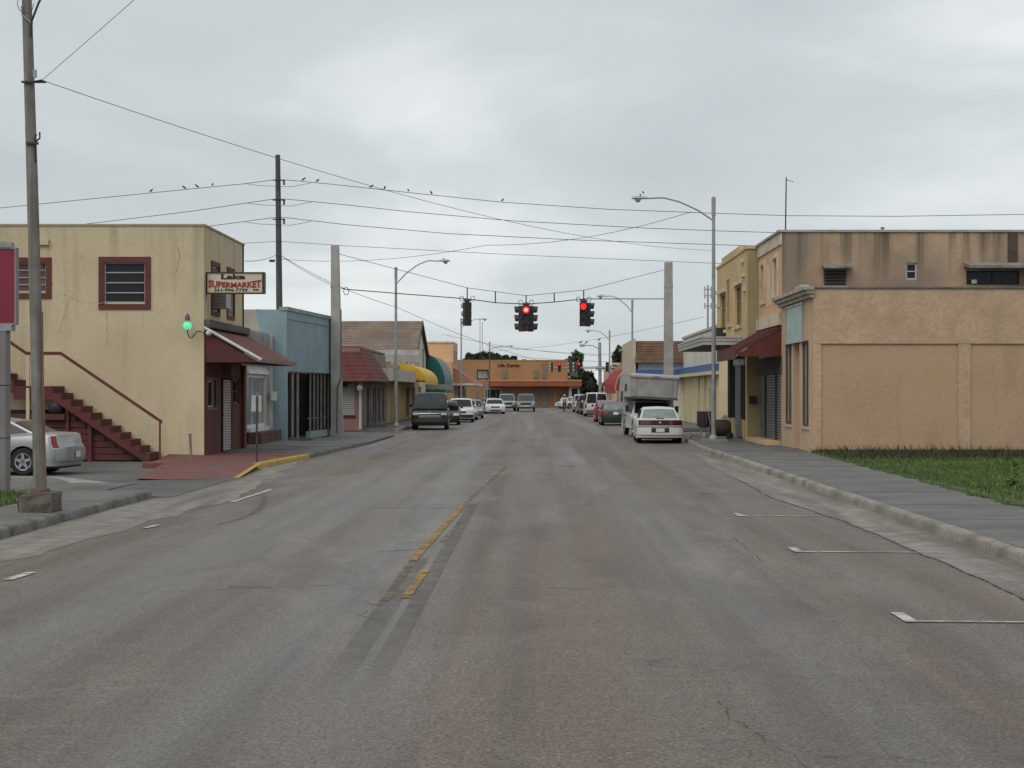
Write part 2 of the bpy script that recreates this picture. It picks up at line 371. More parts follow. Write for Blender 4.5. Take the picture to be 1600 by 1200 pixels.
def sheet(name, pts, mat, parent=None): return MB().poly(pts).build(name, mat, parent)
def rect(x0, x1, y0, y1, z): return [(x0,y0,z),(x1,y0,z),(x1,y1,z),(x0,y1,z)]
ground = struct(sheet('ground', rect(-2500, 2500, -400, 4500, -0.06), M_GROUND))
road = struct(sheet('road', rect(-9.2, 7.2, -30, 213, 0.0), M_ROAD))
struct(sheet('cross_street', rect(-160, 160, 75.5, 84.0, -0.004), M_ROAD))
struct(sheet('end_street', rect(-160, 160, 196, 213, -0.008), M_ROAD))

def kerb_left(Y):
    return float(np.interp(Y, [0, 43.5, 47, 50, 60, 64, 75, 82, 90, 300], [-7.59, -7.56, -7.30, -7.10, -6.76, -6.6, -6.6, -7.3, -7.1, -7.1]))
def kerb_right(Y):
    return float(np.interp(Y, [0, 58, 64, 68, 71, 73.5, 78, 84, 300], [5.87, 5.89, 6.10, 6.35, 6.75, 7.5, 8.2, 6.3, 6.1]))

# right gutter apron with a ragged broken edge
rr = random.Random(3)
ys = [8 + i * 0.5 for i in range(96)]; edge = []; wv = 0
for y in ys:
    wv = wv * 0.8 + rr.uniform(-0.035, 0.035); edge.append(float(np.interp(y, [8, 16, 20, 27, 33, 44, 56], [4.9, 4.9, 5.0, 4.9, 4.62, 4.9, 5.5])) + wv)
MB().grid([[(e_, y, 0.004), ((e_ + 5.9) / 2, y, 0.005), (kerb_right(y) + 0.02, y, 0.006)] for e_, y in zip(edge, ys)]).build('gutter_apron', M_APRON, road)
MB().grid([[(e_ - 0.013 - 0.012 * rr.random(), y, 0.008), (e_ + 0.010 + 0.012 * rr.random(), y, 0.008)] for e_, y in zip(edge[:62], ys[:62])]).build('pavement_crack', M_CRACK, road)
ys = [6 + i * 0.5 for i in range(110)]; edge = []; wv = 0
for y in ys:
    wv = wv * 0.75 + rr.uniform(-0.16, 0.16); edge.append(float(np.interp(y, [6, 16, 22, 30, 36, 45, 60], [-6.7, -6.55, -6.25, -5.85, -6.2, -6.9, -6.8])) + wv)
MB().grid([[(e_, y, 0.004), ((e_ + kerb_left(y)) / 2, y, 0.005), (min(kerb_left(y), e_ - 0.1), y, 0.006)] for e_, y in zip(edge, ys)]).build('gutter_apron', M_APRON, road)
# long wandering cracks
def crack(pts, wd=0.02):
    out_ = []
    for (x0, y0), (x1, y1) in zip(pts[:-1], pts[1:]):
        n = max(2, int(math.hypot(x1 - x0, y1 - y0) / 0.12))
        for i in range(n):
            f = i / n; out_.append((x0 + (x1 - x0) * f + rr.uniform(-.03, .03), y0 + (y1 - y0) * f + rr.uniform(-.03, .03)))
    dxx = abs(pts[-1][0] - pts[0][0]) > abs(pts[-1][1] - pts[0][1])
    rows = []
    for x, y in out_:
        k = wd * (0.3 + 0.9 * rr.random()) * 0.5
        rows.append([(x - (0 if dxx else k), y - (k if dxx else 0), 0.0075), (x + (0 if dxx else k), y + (k if dxx else 0), 0.0075)])
    MB().grid(rows).build('pavement_crack', M_CRACK, road)
def G(px, py): Y = EYE * FOC / (py - HY); return (XW(px, Y), Y)
crack([G(1125, 1095), G(1145, 1125), G(1185, 1150), G(1235, 1180), G(1290, 1215)], 0.016)
crack([G(1280, 1182), G(1400, 1186), G(1480, 1198), G(1560, 1215)], 0.018)
crack([G(640, 1116), G(760, 1117), G(860, 1120)], 0.012)
crack([G(370, 877), G(470, 871), G(560, 866)], 0.02)
crack([G(1145, 840), G(1195, 880)], 0.012)

def mark(px0, py0, px1, py1, wd, mat, name='painted_line', z=0.011):
    (x0, y0), (x1, y1) = G(px0, py0), G(px1, py1)
    d = Vector((x1 - x0, y1 - y0)).normalized(); n = Vector((-d.y, d.x)) * wd / 2
    sheet(name, [(x0+n.x, y0+n.y, z), (x1+n.x, y1+n.y, z), (x1-n.x, y1-n.y, z), (x0-n.x, y0-n.y, z)], mat, road)
for i, y0 in enumerate((14.85, 21.2, 27.25, 33.2, 39.3, 45.4)):
    mt = M_WLINE if i < 3 else M_WLINEF
    x0 = 3.36 + 0.02 * i
    sheet('parking_mark', rect(x0, x0 + 0.12, y0 - 0.33, y0 + 0.33, 0.011), mt, road)
    sheet('parking_line', [(x0 + 0.12, y0 - 0.30, 0.011), (5.35, y0 - 0.42, 0.011), (5.35, y0 - 0.35, 0.011), (x0 + 0.12, y0 - 0.22, 0.011)], mt, road)
mark(425, 765, 362, 785, 0.11, M_WLINE); mark(606, 707, 576, 718, 0.11, M_WLINEF)
mark(12, 907, 50, 895, 0.12, M_WLINE); mark(228, 826, 246, 821, 0.11, M_WLINE); mark(436, 760, 450, 757, 0.09, M_WLINEF)
for a in ((545, 792, 690, 794), (590, 862, 660, 858), (620, 849, 662, 847)): mark(*a, 0.07, M_WLINEF)
mark(740, 726, 790, 726, 0.2, M_WLINEF); mark(860, 728, 900, 728, 0.25, M_WLINEF)
# centre line: sealed-over strips, then what is left of the paint
sheet('black_out_strip', rect(-1.56, -1.34, 10.9, 20.2, 0.006), M_SEAL, road)
sheet('black_out_strip', rect(-1.26, -1.08, 10.9, 30.0, 0.006), M_SEAL, road)
mark(725, 789, 644, 877, 0.105, M_YLINE, 'centre_line'); mark(665, 891, 634, 935, 0.10, M_YLINE, 'centre_line')
mark(723, 811, 690, 848, 0.09, M_YLINEF, 'centre_line'); mark(640, 882, 600, 940, 0.10, M_YLINEF, 'centre_line')
mark(792, 728, 727, 787, 0.10, M_YLINEF, 'centre_line')
# tyre skid arc on the left
arc = [G(409, 769), G(414, 780), G(409, 792), G(395, 803), G(372, 812), G(340, 820)]
MB().grid([[(x - .06, y, 0.0085), (x + .06, y, 0.0085)] for x, y in arc]).build('skid_mark', M_SEAL, road)

# ------------------------------------------------------------------ kerbs, stone by stone
def kerb_run(name, kx, side, cuts, mats, h=0.15):
    k = struct(bpy.data.objects.new(name, None)); COL.objects.link(k)
    prof = [(0.0, -0.03), (0.015, h * 0.70), (0.035, h * 0.93), (0.075, h + 0.003), (0.17, h + 0.007), (0.172, -0.03)]
    for i, (a, b_) in enumerate(zip(cuts[:-1], cuts[1:])):
        a += 0.008; b_ -= 0.008; n = max(2, int((b_ - a) / 0.4)); rows = []
        dz = rr.uniform(-0.005, 0.004); dxk = rr.uniform(-0.006, 0.006)
        for j in range(n + 1):
            y = a + (b_ - a) * j / n; ch = rr.uniform(0, 0.007) if j in (0, n) else 0
            rows.append([(kx(y) + side * (p + dxk + rr.uniform(-.003, .003) + (ch if q < 2 else 0)), y, z + (dz + rr.uniform(-.003, .003) - (ch * 0.6 if 1 < q < 4 else 0) if q not in (0, 5) else 0)) for q, (p, z) in enumerate(prof)])
        mb = MB().grid(rows); m_ = len(prof)
        mb.f.append(tuple(range(m_))); mb.f.append(tuple(n * m_ + q for q in range(m_)))
        mt = mats(i, (a + b_) / 2); mb.build('kerb_stone', mt, k, smooth=50)
    return k
def cuts(a, b_, lo, hi):
    c = [a]
    while c[-1] < b_ - hi: c.append(c[-1] + rr.uniform(lo, hi))
    return c + [b_]
kerb_run('kerb', kerb_right, 1, cuts(12, 73.5, 1.8, 4.2), lambda i, y: M_KERB)
kerb_run('kerb', kerb_left, -1, cuts(10, 31.6, 1.6, 3.2), lambda i, y: M_KERBD)
kerb_run('kerb', kerb_left, -1, [43.5, 45, 47.2, 50.2] + cuts(53, 63.5, 2.0, 3.0), lambda i, y: M_YKERB if y < 50 else M_KERBD)
kerb_run('kerb', kerb_left, -1, cuts(84, 196, 5, 7), lambda i, y: M_KERB)
kerb_run('kerb', kerb_right, 1, cuts(85, 196, 5, 7), lambda i, y: M_KERB)

# ------------------------------------------------------------------ sidewalks, slab by slab
def walk(name, x_in, x_out, joints, mat, z=0.15, gap=0.026):
    s_ = struct(bpy.data.objects.new(name, None)); COL.objects.link(s_)
    for a, b_ in zip(joints[:-1], joints[1:]):
        dz = rr.uniform(-0.006, 0.006); a += gap; b_ -= gap
        mt = mat(a) if callable(mat) else mat
        MB().hexa([(x_in(a), a, 0), (x_out(a), a, 0), (x_out(b_), b_, 0), (x_in(b_), b_, 0)],
                  [(x_in(a), a, z + dz), (x_out(a), a, z + dz + 0.01), (x_out(b_), b_, z + dz + 0.01), (x_in(b_), b_, z + dz)]).build('slab', mt, s_)
    return s_
walk('sidewalk', lambda y: kerb_right(y) + 0.185, lambda y: 8.62, [10, 13.9, 17.4, 20.9, 24.4, 27.7, 31, 34.8, 38.4, 42, 45.6, 49.2], M_WALK)
walk('sidewalk', lambda y: kerb_right(y) + 0.185, lambda y: 9.0, [49.2, 52.6, 56, 59.5, 63, 66.5, 70, 73, 76], M_WALK)
walk('sidewalk', lambda y: kerb_left(y) - 0.185, lambda y: -9.0, [8, 11.5, 15, 18.5, 22, 25.2, 28.4, 31.6], M_WALK)
walk('sidewalk', lambda y: kerb_left(y) - 0.185, lambda y: -10.7, [43.5, 46, 48.6, 51.2, 54, 57, 60.2, 63.5], lambda y: M_REDPAVE if y < 51 else M_WALK)
walk('sidewalk', lambda y: kerb_left(y) - 0.02, lambda y: -9.2, [63.5, 67, 70.5, 74.6], M_WALK, z=0.10)
walk('sidewalk', lambda y: kerb_left(y) - 0.185, lambda y: -10.2, [84, 92, 100, 110, 120, 132, 146, 160, 178, 196], M_WALK)
walk('sidewalk', lambda y: kerb_right(y) + 0.185, lambda y: 10.2, [85, 92, 100, 110, 120, 132, 146, 160, 178, 196], M_WALK)
# car park on the left, its driveway, and the red painted ramp
struct(sheet('car_park', [(-60, 31.6, 0.02), (-9.0, 31.6, 0.02), (-9.0, 43.5, 0.02), (-10.7, 43.5, 0.02), (-10.7, 48.8, 0.02), (-60, 48.8, 0.02)], M_LOT))
drv = struct(MB().grid([[(kerb_left(31.7) + 0.35, 31.7, 0.012), (-8.5, 31.7, 0.05), (-9.05, 31.7, 0.028)], [(kerb_left(40) + 0.35, 40, 0.012), (-8.5, 40, 0.05), (-9.05, 40, 0.028)]]).build('driveway', M_LOT))
struct(MB().add([(-7.3, 38.6, 0.016), (-7.56, 43.5, 0.155), (-10.1, 43.5, 0.155), (-9.4, 37.6, 0.055), (-8.4, 37.2, 0.056)], [(0, 1, 2, 3, 4)]).build('red_ramp', M_REDPAVE))
struct(MB().add([(-7.16, 38.6, 0.021), (-7.3, 38.6, 0.021), (-7.58, 43.5, 0.16), (-7.44, 43.5, 0.16)], [(0, 1, 2, 3)]).build('yellow_kerb_edge', M_YKERB))
struct(MB().hexa([(-40, 36.2, 0), (-10.4, 36.2, 0), (-9.6, 36.6, 0), (-40, 36.6, 0)], [(-40, 36.2, 0.16), (-10.9, 36.2, 0.16), (-10.9, 36.6, 0.16), (-40, 36.6, 0.16)]).build('pale_lot_kerb', M_CONC))
struct(MB().grid([[(-9.0, 8, 0.10), (-60, 8, 0.10)], [(-9.0, 31.6, 0.10), (-60, 31.6, 0.10)]]).build('verge', pm('verge_soil', (0.06, 0.075, 0.03), rough=1, var=0.3)))
struct(MB().grid([[(-9.0, 31.6, 0.05), (-60, 31.6, 0.05)], [(-9.0, 36.2, 0.04), (-60, 36.2, 0.04)]]).build('lot_path', M_WALK))
# ------------------------------------------------------------------ yellow two-storey building on the left
M_YEL = pm('yellow_stucco', (0.55, 0.455, 0.30), rough=0.9, var=0.10, scale=0.7, bump=0.35, bscale=22, streak=(0.25, 0.21, 0.15), sscale=(2.6, 2.6, 0.16), slo=0.50, shi=0.82, sz=(2.0, 7.1, 0.35), grime=(0.47, 0.375, 0.235), gscale=0.35, fine=0.05, glo=0.5, ghi=0.7)
M_DKRED = pm('dark_red_paint', (0.098, 0.020, 0.017), rough=0.7, var=0.2, scale=2, grime=(0.06, 0.022, 0.018), gscale=1.2)
M_DKREDW = pm('dark_red_wall', (0.105, 0.030, 0.026), rough=0.8, var=0.2, scale=1.2, grime=(0.075, 0.03, 0.026), gscale=0.9)
M_REDTRIM = pm('brown_red_trim', (0.115, 0.028, 0.021), rough=0.75, var=0.2, scale=2)
M_ROOFG = pm('roof_felt', (0.12, 0.12, 0.115), rough=0.95, var=0.2, scale=0.8)
M_OFFC = pm('pinkish_cable', (0.35, 0.27, 0.24), var=0)
XF = -10.1; Y0, Y1 = 48.75, 55.4; ZT = 7.15
yb = thing('yellow_building', 'two-storey yellow stucco building with dark red window frames and an outside stair', 'building', (-16, 48.75, 0))
side = Plane((XF, Y0, 0), (-1, 0, 0), (0, -1, 0))          # a runs to the left
sa = lambda px: XF - XW(px, Y0)
sz = lambda py: ZW(py, Y0)
h1 = (sa(227), sa(163), sz(473), sz(410)); h2 = (sa(72), sa(12), sz(456), sz(411))
side.wall(0, 22, -0.05, ZT, [h1, h2], 0.3).build('side_wall', M_YEL, yb)
front = Plane((XF, Y0, 0), (0, 1, 0), (1, 0, 0))
fa = lambda px: YX(px, XF) - Y0
fw1 = (fa(331), fa(341.5), 4.62, 6.05); fw2 = (fa(355.5), fa(364.5), 4.62, 6.05)
front.wall(0.002, Y1 - Y0, 3.9, ZT - 0.002, [fw1, fw2], 0.3).build('front_wall', M_YEL, yb)
d0, d1 = fa(345.5), fa(363); g1 = (fa(323.5), fa(337), 1.62, 2.45); g2 = (fa(364.5), fa(374), 1.70, 2.50)
front.wall(0.002, Y1 - Y0, 0.1, 3.9, [(d0, d1, 0.1, 2.55), g1, g2], 0.3).build('ground_floor_wall', M_DKREDW, yb)
MB().box(-32, XF - 0.31, Y0 + 0.3, Y1, ZT - 0.5, ZT - 0.35).build('roof', M_ROOFG, yb)
MB().box(-32, XF, Y1 - 0.3, Y1 - 0.02, 0, ZT - 0.01).build('rear_wall', M_YEL, yb)
cp = MB().box(-32.1, XF + 0.03, Y0 - 0.03, Y0 + 0.2, ZT, ZT + 0.06); cp.box(XF - 0.2, XF + 0.03, Y0 + 0.2, Y1 + 0.02, ZT, ZT + 0.06)
cp.build('coping', pm('yellow_coping', (0.36, 0.30, 0.19), var=0.25, scale=1.5, grime=(0.16, 0.15, 0.11), gscale=1.5), yb)
# louvred side windows with dark red surrounds
for h in (h1, h2):
    w_ = 0.17
    side.frame(h[0] - w_, h[1] + w_, h[2] - w_ - 0.04, h[3] + w_, w_, -0.02, 0.035).build('window_surround', M_REDTRIM, yb)
    window(side, *h, yb, bars_h=(0.25, 0.5, 0.75), fm=pm('window_alu', (0.33, 0.30, 0.33), rough=0.5, var=0.1), gm=M_GLASS if h is h1 else pm('brown_blind', (0.10, 0.045, 0.035), rough=0.5, var=0.4, scale=4), w=0.035, d=-0.06)
for h in (fw1, fw2):
    w_ = 0.14
    front.frame(h[0] - w_, h[1] + w_, h[2] - w_, h[3] + w_, w_, -0.02, 0.04).build('window_surround', M_REDTRIM, yb)
    window(front, *h, yb, bars_h=(0.5,), gm=pm('curtain_pane', (0.22, 0.20, 0.20), rough=0.2, var=0.4, scale=5), w=0.05, d=-0.06)
ac = MB().box(XF - 0.1, XF + 0.42, Y0 + fw1[0] + 0.15, Y0 + fw1[1] - 0.15, 4.72, 5.18).build('air_conditioner', pm('ac_casing', (0.33, 0.31, 0.30), rough=0.5, var=0.15), yb)
gr = MB()
for i in range(9): gr.box(XF + 0.02, XF + 0.40, Y0 + fw1[0] + 0.143, Y0 + fw1[0] + 0.149, 4.76 + i * 0.045, 4.775 + i * 0.045)
gr.build('air_conditioner_grille', M_PLASTIC, ac)
MB().box(XW(57, Y0), XW(77, Y0), Y0 - 0.10, Y0 + 0.02, sz(383), sz(374)).build('wall_vent', M_YEL, yb)
# ground floor shop front
front.frame(g1[0] - .1, g1[1] + .1, g1[2] - .1, g1[3] + .1, 0.1, -0.01, 0.03).build('window_surround', pm('grey_red_trim', (0.16, 0.10, 0.09), var=0.2), yb)
window(front, *g1, yb, gm=M_GLASS, d=-0.08); window(front, *g2, yb, bars_h=(0.5,), gm=M_GLASS, d=-0.08, fm=pm('pink_trim', (0.22, 0.14, 0.13), var=0.2))
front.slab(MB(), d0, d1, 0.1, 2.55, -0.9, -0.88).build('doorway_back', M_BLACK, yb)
front.shutter(d0 + 0.55, d1 - 0.02, 0.17, 2.5, -0.06, 0.085, 0.03).build('roller_shutter', pm('pale_shutter', (0.40, 0.37, 0.36), rough=0.55, var=0.12), yb)
front.slab(MB(), fa(376.5), fa(380), 0.1, 3.0, 0.0, 0.12).build('door_post', M_DKRED, yb)
front.slab(MB(), d0 + 0.5, d1 + 0.2, 2.62, 3.0, 0.0, 0.22).build('shutter_box', pm('shutter_housing', (0.15, 0.09, 0.08), var=0.2), yb)
# red shed awning on the front
AX = -8.37
aw = MB().hexa([(XF, Y0 + 0.04, 3.98), (AX, Y0 + 0.04, 3.02), (AX, Y1 + 0.35, 3.02), (XF, Y1 + 0.35, 3.98)], [(XF, Y0 + 0.04, 4.08), (AX, Y0 + 0.04, 3.10), (AX, Y1 + 0.35, 3.10), (XF, Y1 + 0.35, 4.08)])
awn = aw.build('awning', pm('awning_red_roofing', (0.145, 0.05, 0.042), rough=0.85, var=0.2, scale=2.2, fine=0.15), yb)
MB().prism([(XF + .01, Y0 + 0.06, 3.0), (AX - .1, Y0 + 0.06, 3.0), (XF + .01, Y0 + 0.06, 3.97)], (0, 0.05, 0)).build('awning_cheek', M_DKRED, awn)
MB().tube([(XF, Y0 - 0.02, 4.06), (AX + 0.02, Y0 - 0.02, 3.07)], 0.05, 6).build('awning_edge_trim', M_WHITE, awn)
MB().box(AX, AX + 0.05, Y0, Y1 + 0.3, 2.99, 3.11).build('gutter', pm('gutter_grey', (0.2, 0.17, 0.16), var=0.2), awn)
fl = MB().box(XF, XF + 0.18, Y0 - 0.05, Y1 + 0.2, 4.05, 4.30)
for i in range(12): fl.box(XF + 0.18, XF + 0.24, Y0 + i * 0.55, Y0 + 0.42 + i * 0.55, 4.06, 4.12)
fl.build('awning_flashing', pm('torn_flashing', (0.10, 0.085, 0.08), var=0.3, scale=4), awn)
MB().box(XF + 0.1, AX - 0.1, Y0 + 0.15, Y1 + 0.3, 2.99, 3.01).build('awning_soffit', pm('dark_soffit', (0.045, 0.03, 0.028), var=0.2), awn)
MB().tube([(-9.1, Y0 + 0.9, 2.95), (-8.6, Y0 + 3.2, 2.92)], 0.035, 8).build('fluorescent_tube', M_WHITE, awn)
# flood lamp at the corner
MB().lathe([(0.02, -0.12), (0.06, -0.1), (0.09, 0.06), (0.03, 0.1)], (XF + 0.16, Y0 - 0.16, 3.88), 10, 'Y').build('flood_lamp', M_WHITE, yb)
# hairline cracks in the side wall and a stray cable from the window
M_HAIR = pm('hairline_crack', (0.30, 0.245, 0.165), rough=1, var=0, worn=(3, 0.36, 0.58, 0.8))
def hair(pts, wd=0.014):
    rows = []
    for (xa, ya), (xb, yb_) in zip(pts[:-1], pts[1:]):
        for i in range(6):
            f = i / 6; X_ = XW(xa + (xb - xa) * f, Y0) + rr.uniform(-.02, .02); Z_ = sz(ya + (yb_ - ya) * f) + rr.uniform(-.02, .02); k = wd * rr.uniform(.4, 1)
            rows.append([(X_ - k, Y0 - .003, Z_ - k * .4), (X_ + k, Y0 - .003, Z_ + k * .4)])
    MB().grid(rows).build('wall_crack', M_HAIR, yb)
hair([(118, 452), (105, 475), (97, 505), (90, 524)]); hair([(95, 458), (112, 466), (130, 473), (152, 474)]); hair([(108, 412), (122, 404), (140, 396)]); hair([(167, 488), (168, 520), (166, 545)]); hair([(223, 488), (224, 516)]); hair([(276, 370), (281, 405), (274, 430)])
MB().tube([(XW(57, Y0), Y0 - .02, sz(403)), (XW(70, Y0), Y0 - .03, sz(424)), (XW(82, Y0), Y0 - .02, sz(443))], .012, 5).build('cable', M_WIREG, yb)
MB().tube([(XW(154, Y0), Y0 - .05, sz(475)), (XW(162, Y0), Y0 - .06, sz(473.5)), (XW(167, Y0), Y0 - .05, sz(471))], .012, 5).build('cable', M_OFFC, yb)
# outside stair
st = thing('outside_stair', 'dark red wooden stair rising left along the yellow wall, slatted below', 'stair', (-14, 47.4, 0))
YS0, YS1 = 47.45, 48.7
tx = lambda px: XW(px, 48.6); tz = lambda py: ZW(py, 48.6)
tx0 = lambda px: XW(px, YS0); tz0 = lambda py: ZW(py, YS0)
def stair_run(pts_px, landing_end):
    pass
steps = [(249 - 15.05 * k, 706 - 10.2 * k) for k in range(11)]
for k in range(10):
    xa, xb = tx(steps[k][0]), tx(steps[k+1][0] - 0.5); zt = tz(steps[k][1] - 0.4)
    MB().box(xb - 0.03, xa, YS0 - 0.02, YS1, zt - 0.05, zt).build('tread', M_DKRED, st)
    MB().box(xa - 0.04, xa - 0.01, YS0, YS1, zt - 0.24, zt - 0.052).build('riser', M_DKRED, st)
zl = tz(603.5); xl0, xl1 = tx(100), tx(41)
MB().box(xl1, xl0, YS0 - 0.02, YS1, zl - 0.05, zl).build('landing', M_DKRED, st)
MB().box(xl1, xl0, YS0 - 0.01, YS0 + 0.04, zl - 0.40, zl - 0.052).build('landing_beam', M_DKRED, st)
MB().box(xl0 - 0.04, xl0 - 0.01, YS0 + 0.045, YS1, zl - 0.24, zl - 0.052).build('riser', M_DKRED, st)
for k in range(12):
    xa = xl1 - 0.295 * k; zt = zl + 0.195 * (k + 1)
    MB().box(xa - 0.33, xa, YS0 - 0.02, YS1, zt - 0.05, zt).build('tread', M_DKRED, st)
    MB().box(xa - 0.04, xa - 0.01, YS0, YS1, zt - 0.24, zt - 0.052).build('riser', M_DKRED, st)
def stringer(p, q, wd, nm='stringer'):
    MB().prism([(p[0], YS0 - 0.01, p[1]), (q[0], YS0 - 0.01, q[1]), (q[0], YS0 - 0.01, q[1] - wd), (p[0], YS0 - 0.01, p[1] - wd)], (0, 0.05, 0)).build(nm, M_DKRED, st)
# saw-tooth stringers
def saw(pts, low):
    MB().prism([(x, YS0 - 0.045, z) for x, z in pts + low], (0, 0.02, 0)).build('stringer', M_DKRED, st)
pts = []
for k in range(10):
    pts += [(tx(steps[k][0]), tz(steps[k][1])), (tx(steps[k+1][0]), tz(steps[k][1]))]
for k in range(10):
    xs = [tx(steps[k+1][0]), tx(steps[k][0])]; zt = tz(steps[k][1]) - 0.002
    MB().prism([(xs[0], YS0 - .045, zt), (xs[1], YS0 - .045, zt), (xs[1], YS0 - .045, zt - 0.36), (xs[0], YS0 - .045, zt - 0.17)], (0, 0.02, 0)).build('stringer_tooth', M_DKRED, st)
for k in range(9):
    xa = xl1 - 0.295 * k; zt = zl + 0.195 * (k + 1) - 0.002
    MB().prism([(xa - .295, YS0 - .045, zt), (xa, YS0 - .045, zt), (xa, YS0 - .045, zt - 0.42), (xa - .295, YS0 - .045, zt - 0.23)], (0, 0.02, 0)).build('stringer_tooth', M_DKRED, st)
def rail(a, b_, wd=0.10):
    MB().prism([(a[0], YS0 - .03, a[1]), (b_[0], YS0 - .03, b_[1]), (b_[0], YS0 - .03, b_[1] - wd), (a[0], YS0 - .03, a[1] - wd)], (0, 0.08, 0)).build('handrail', M_REDTRIM, st)
q = [(tx0(253), tz0(657)), (tx0(95), tz0(549.5)), (tx0(41), tz0(549.5)), (tx0(-60), tz0(480))]
for a, b_ in zip(q[:-1], q[1:]): rail(a, b_)
MB().box(tx0(248.5), tx0(251), YS0 - .02, YS0 + .03, 0.02, tz0(660)).build('post', M_REDTRIM, st)
MB().box(tx0(41), tx0(46), YS0 - .02, YS0 + .06, 0.02, tz0(556)).build('post', M_YEL, st)
MB().box(tx(118), tx(123), YS0 + .10, YS0 + .2, 0.02, tz(625)).build('post', M_DKRED, st)
MB().box(tx(152), tx(158), YS0 + .10, YS0 + .2, 0.02, tz(650)).build('post', M_DKRED, st)
# horizontal boards closing the space under the flight, each its own board, cut to the slope
for i in range(9):
    z = 0.06 + i * 0.195; zt = z + 0.168
    k = (tz(706) - 0.3 - zt) ; xr = tx(249) + (k) * (15.05 / 10.2)
    xr = min(tx(262), tx(249) - max(0, (zt + 0.42 - tz(706))) * 15.05 / 10.2)
    if z < tz(655): MB().box(-24, xr, YS0 + 0.22, YS0 + 0.26, z, zt).build('board', M_DKRED, st)
MB().box(-24, tx(118), YS0 - 0.0, YS0 + 0.3, tz(655), tz(646)).build('shelf_rail', M_DKRED, st)
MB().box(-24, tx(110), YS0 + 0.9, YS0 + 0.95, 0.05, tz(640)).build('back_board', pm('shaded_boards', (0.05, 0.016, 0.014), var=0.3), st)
struct(MB().hexa([(tx(262), 46.9, 0), (XF + 0.1, 46.9, 0), (XF + 0.1, 48.74, 0), (tx(262), 48.74, 0)], [(tx(262), 46.9, 0.05), (XF + 0.1, 46.9, 0.16), (XF + 0.1, 48.74, 0.17), (tx(262), 48.74, 0.20)]).build('red_threshold', M_REDPAVE))
bk = tag(MB().lathe([(0.02, 0.0), (0.18, 0.02), (0.24, 0.10), (0.24, 0.28), (0.21, 0.32), (0.18, 0.28), (0.02, 0.27)], (tx0(86), YS0 + 0.18, tz(646)), 18).build('storage_tub', pm('tub_plastic', (0.02, 0.016, 0.016), rough=0.6, var=0.2), smooth=40), 'dark round tub on the ledge under the stair landing', 'tub')

# projecting shop sign
sg = thing('shop_sign', 'cream projecting shop sign lettered in red and black on the yellow building', 'sign', (-9.2, 49.1, 5.1))
SX0, SX1, SZ0, SZ1 = XF + 0.02, -8.30, 5.10, 5.76
MB().box(SX0 + .03, SX1 - .03, 48.98, 49.2, SZ0 + .03, SZ1 - .03).build('panel', pm('sign_cream', (0.56, 0.49, 0.36), rough=0.5, var=0.06, scale=2), sg)
fr = MB(); fr.box(SX0, SX1, 48.95, 49.23, SZ1 - .035, SZ1); fr.box(SX0, SX1, 48.95, 49.23, SZ0, SZ0 + .035); fr.box(SX1 - .07, SX1, 48.95, 49.23, SZ0 + .035, SZ1 - .035); fr.box(SX0, SX0 + .03, 48.95, 49.23, SZ0 + .035, SZ1 - .035)
fr.build('frame', pm('sign_frame', (0.022, 0.025, 0.02), rough=0.5, var=0.1), sg)
M_INK = pm('black_lettering', (0.012, 0.012, 0.012), rough=0.5, var=0); M_RINK = pm('red_lettering', (0.30, 0.022, 0.022), rough=0.5, var=0.1)
cx = (SX0 + SX1) / 2 - 0.02
text('lettering', 'Lake', 0.145, M_INK, sg, faceY(cx - 0.05, 48.972, 5.552), 0.004, 0.010, 0.74)
def bow(co):
    u = co[:, 0] / (co[:, 0].max()); v = (co[:, 1] - co[:, 1].min()) / (co[:, 1].max() - co[:, 1].min())
    co[:, 1] = v * (0.165 + 0.085 * u * u); return co
text('lettering', 'SUPERMARKET', 0.2, M_RINK, sg, faceY(cx, 48.970, 5.285), 0.004, 0.012, 1.62, warp=bow)
text('lettering', '561-996-7739', 0.09, M_INK, sg, faceY(cx - 0.12, 48.972, 5.17), 0.004, 0.003, 1.02)
text('lettering', 'INC.', 0.055, M_INK, sg, faceY(cx + 0.66, 48.972, 5.195), 0.004, 0.004, 0.18)
for z in (5.2, 5.65): MB().tube([(XF - 0.02, 49.09, z), (SX0 + 0.04, 49.09, z)], 0.03, 6).build('bracket', M_STEEL, sg)
# green lamp on a gooseneck
gl = thing('gooseneck_lamp', 'glowing green globe lamp on a thin gooseneck at the yellow corner', 'lamp', (XF, 48.7, 3.9))
gx = XW(293, 48.4); gy = 48.4
MB().tube([(XF + 0.02, 48.74, 3.86), (XF - 0.05, 48.6, 3.93), (XF - 0.16, 48.5, 3.93), (XF - 0.26, 48.45, 3.80), (gx + 0.13, gy, 3.72), (gx + 0.05, gy, 3.76), (gx, gy, 3.90), (gx, gy, 4.0)], 0.017, 8).build('gooseneck', M_PLASTIC, gl, smooth=60)
MB().lathe([(0.03, 3.98), (0.09, 4.00), (0.125, 4.06), (0.13, 4.12), (0.10, 4.19)], (gx, gy, 0), 16).build('globe', pm('green_glow', (0.1, 0.5, 0.25), var=0, emit=(0.10, 0.75, 0.30), es=0.85), gl, smooth=60)
MB().lathe([(0.10, 4.19), (0.095, 4.24), (0.03, 4.25)], (gx, gy, 0), 14).build('collar', M_WHITE, gl, smooth=60)
MB().lathe([(0.085, 4.25), (0.075, 4.36), (0.05, 4.42), (0.02, 4.47)], (gx, gy, 0), 12).build('cap', pm('lamp_cap', (0.12, 0.10, 0.09), var=0.2), gl, smooth=40)

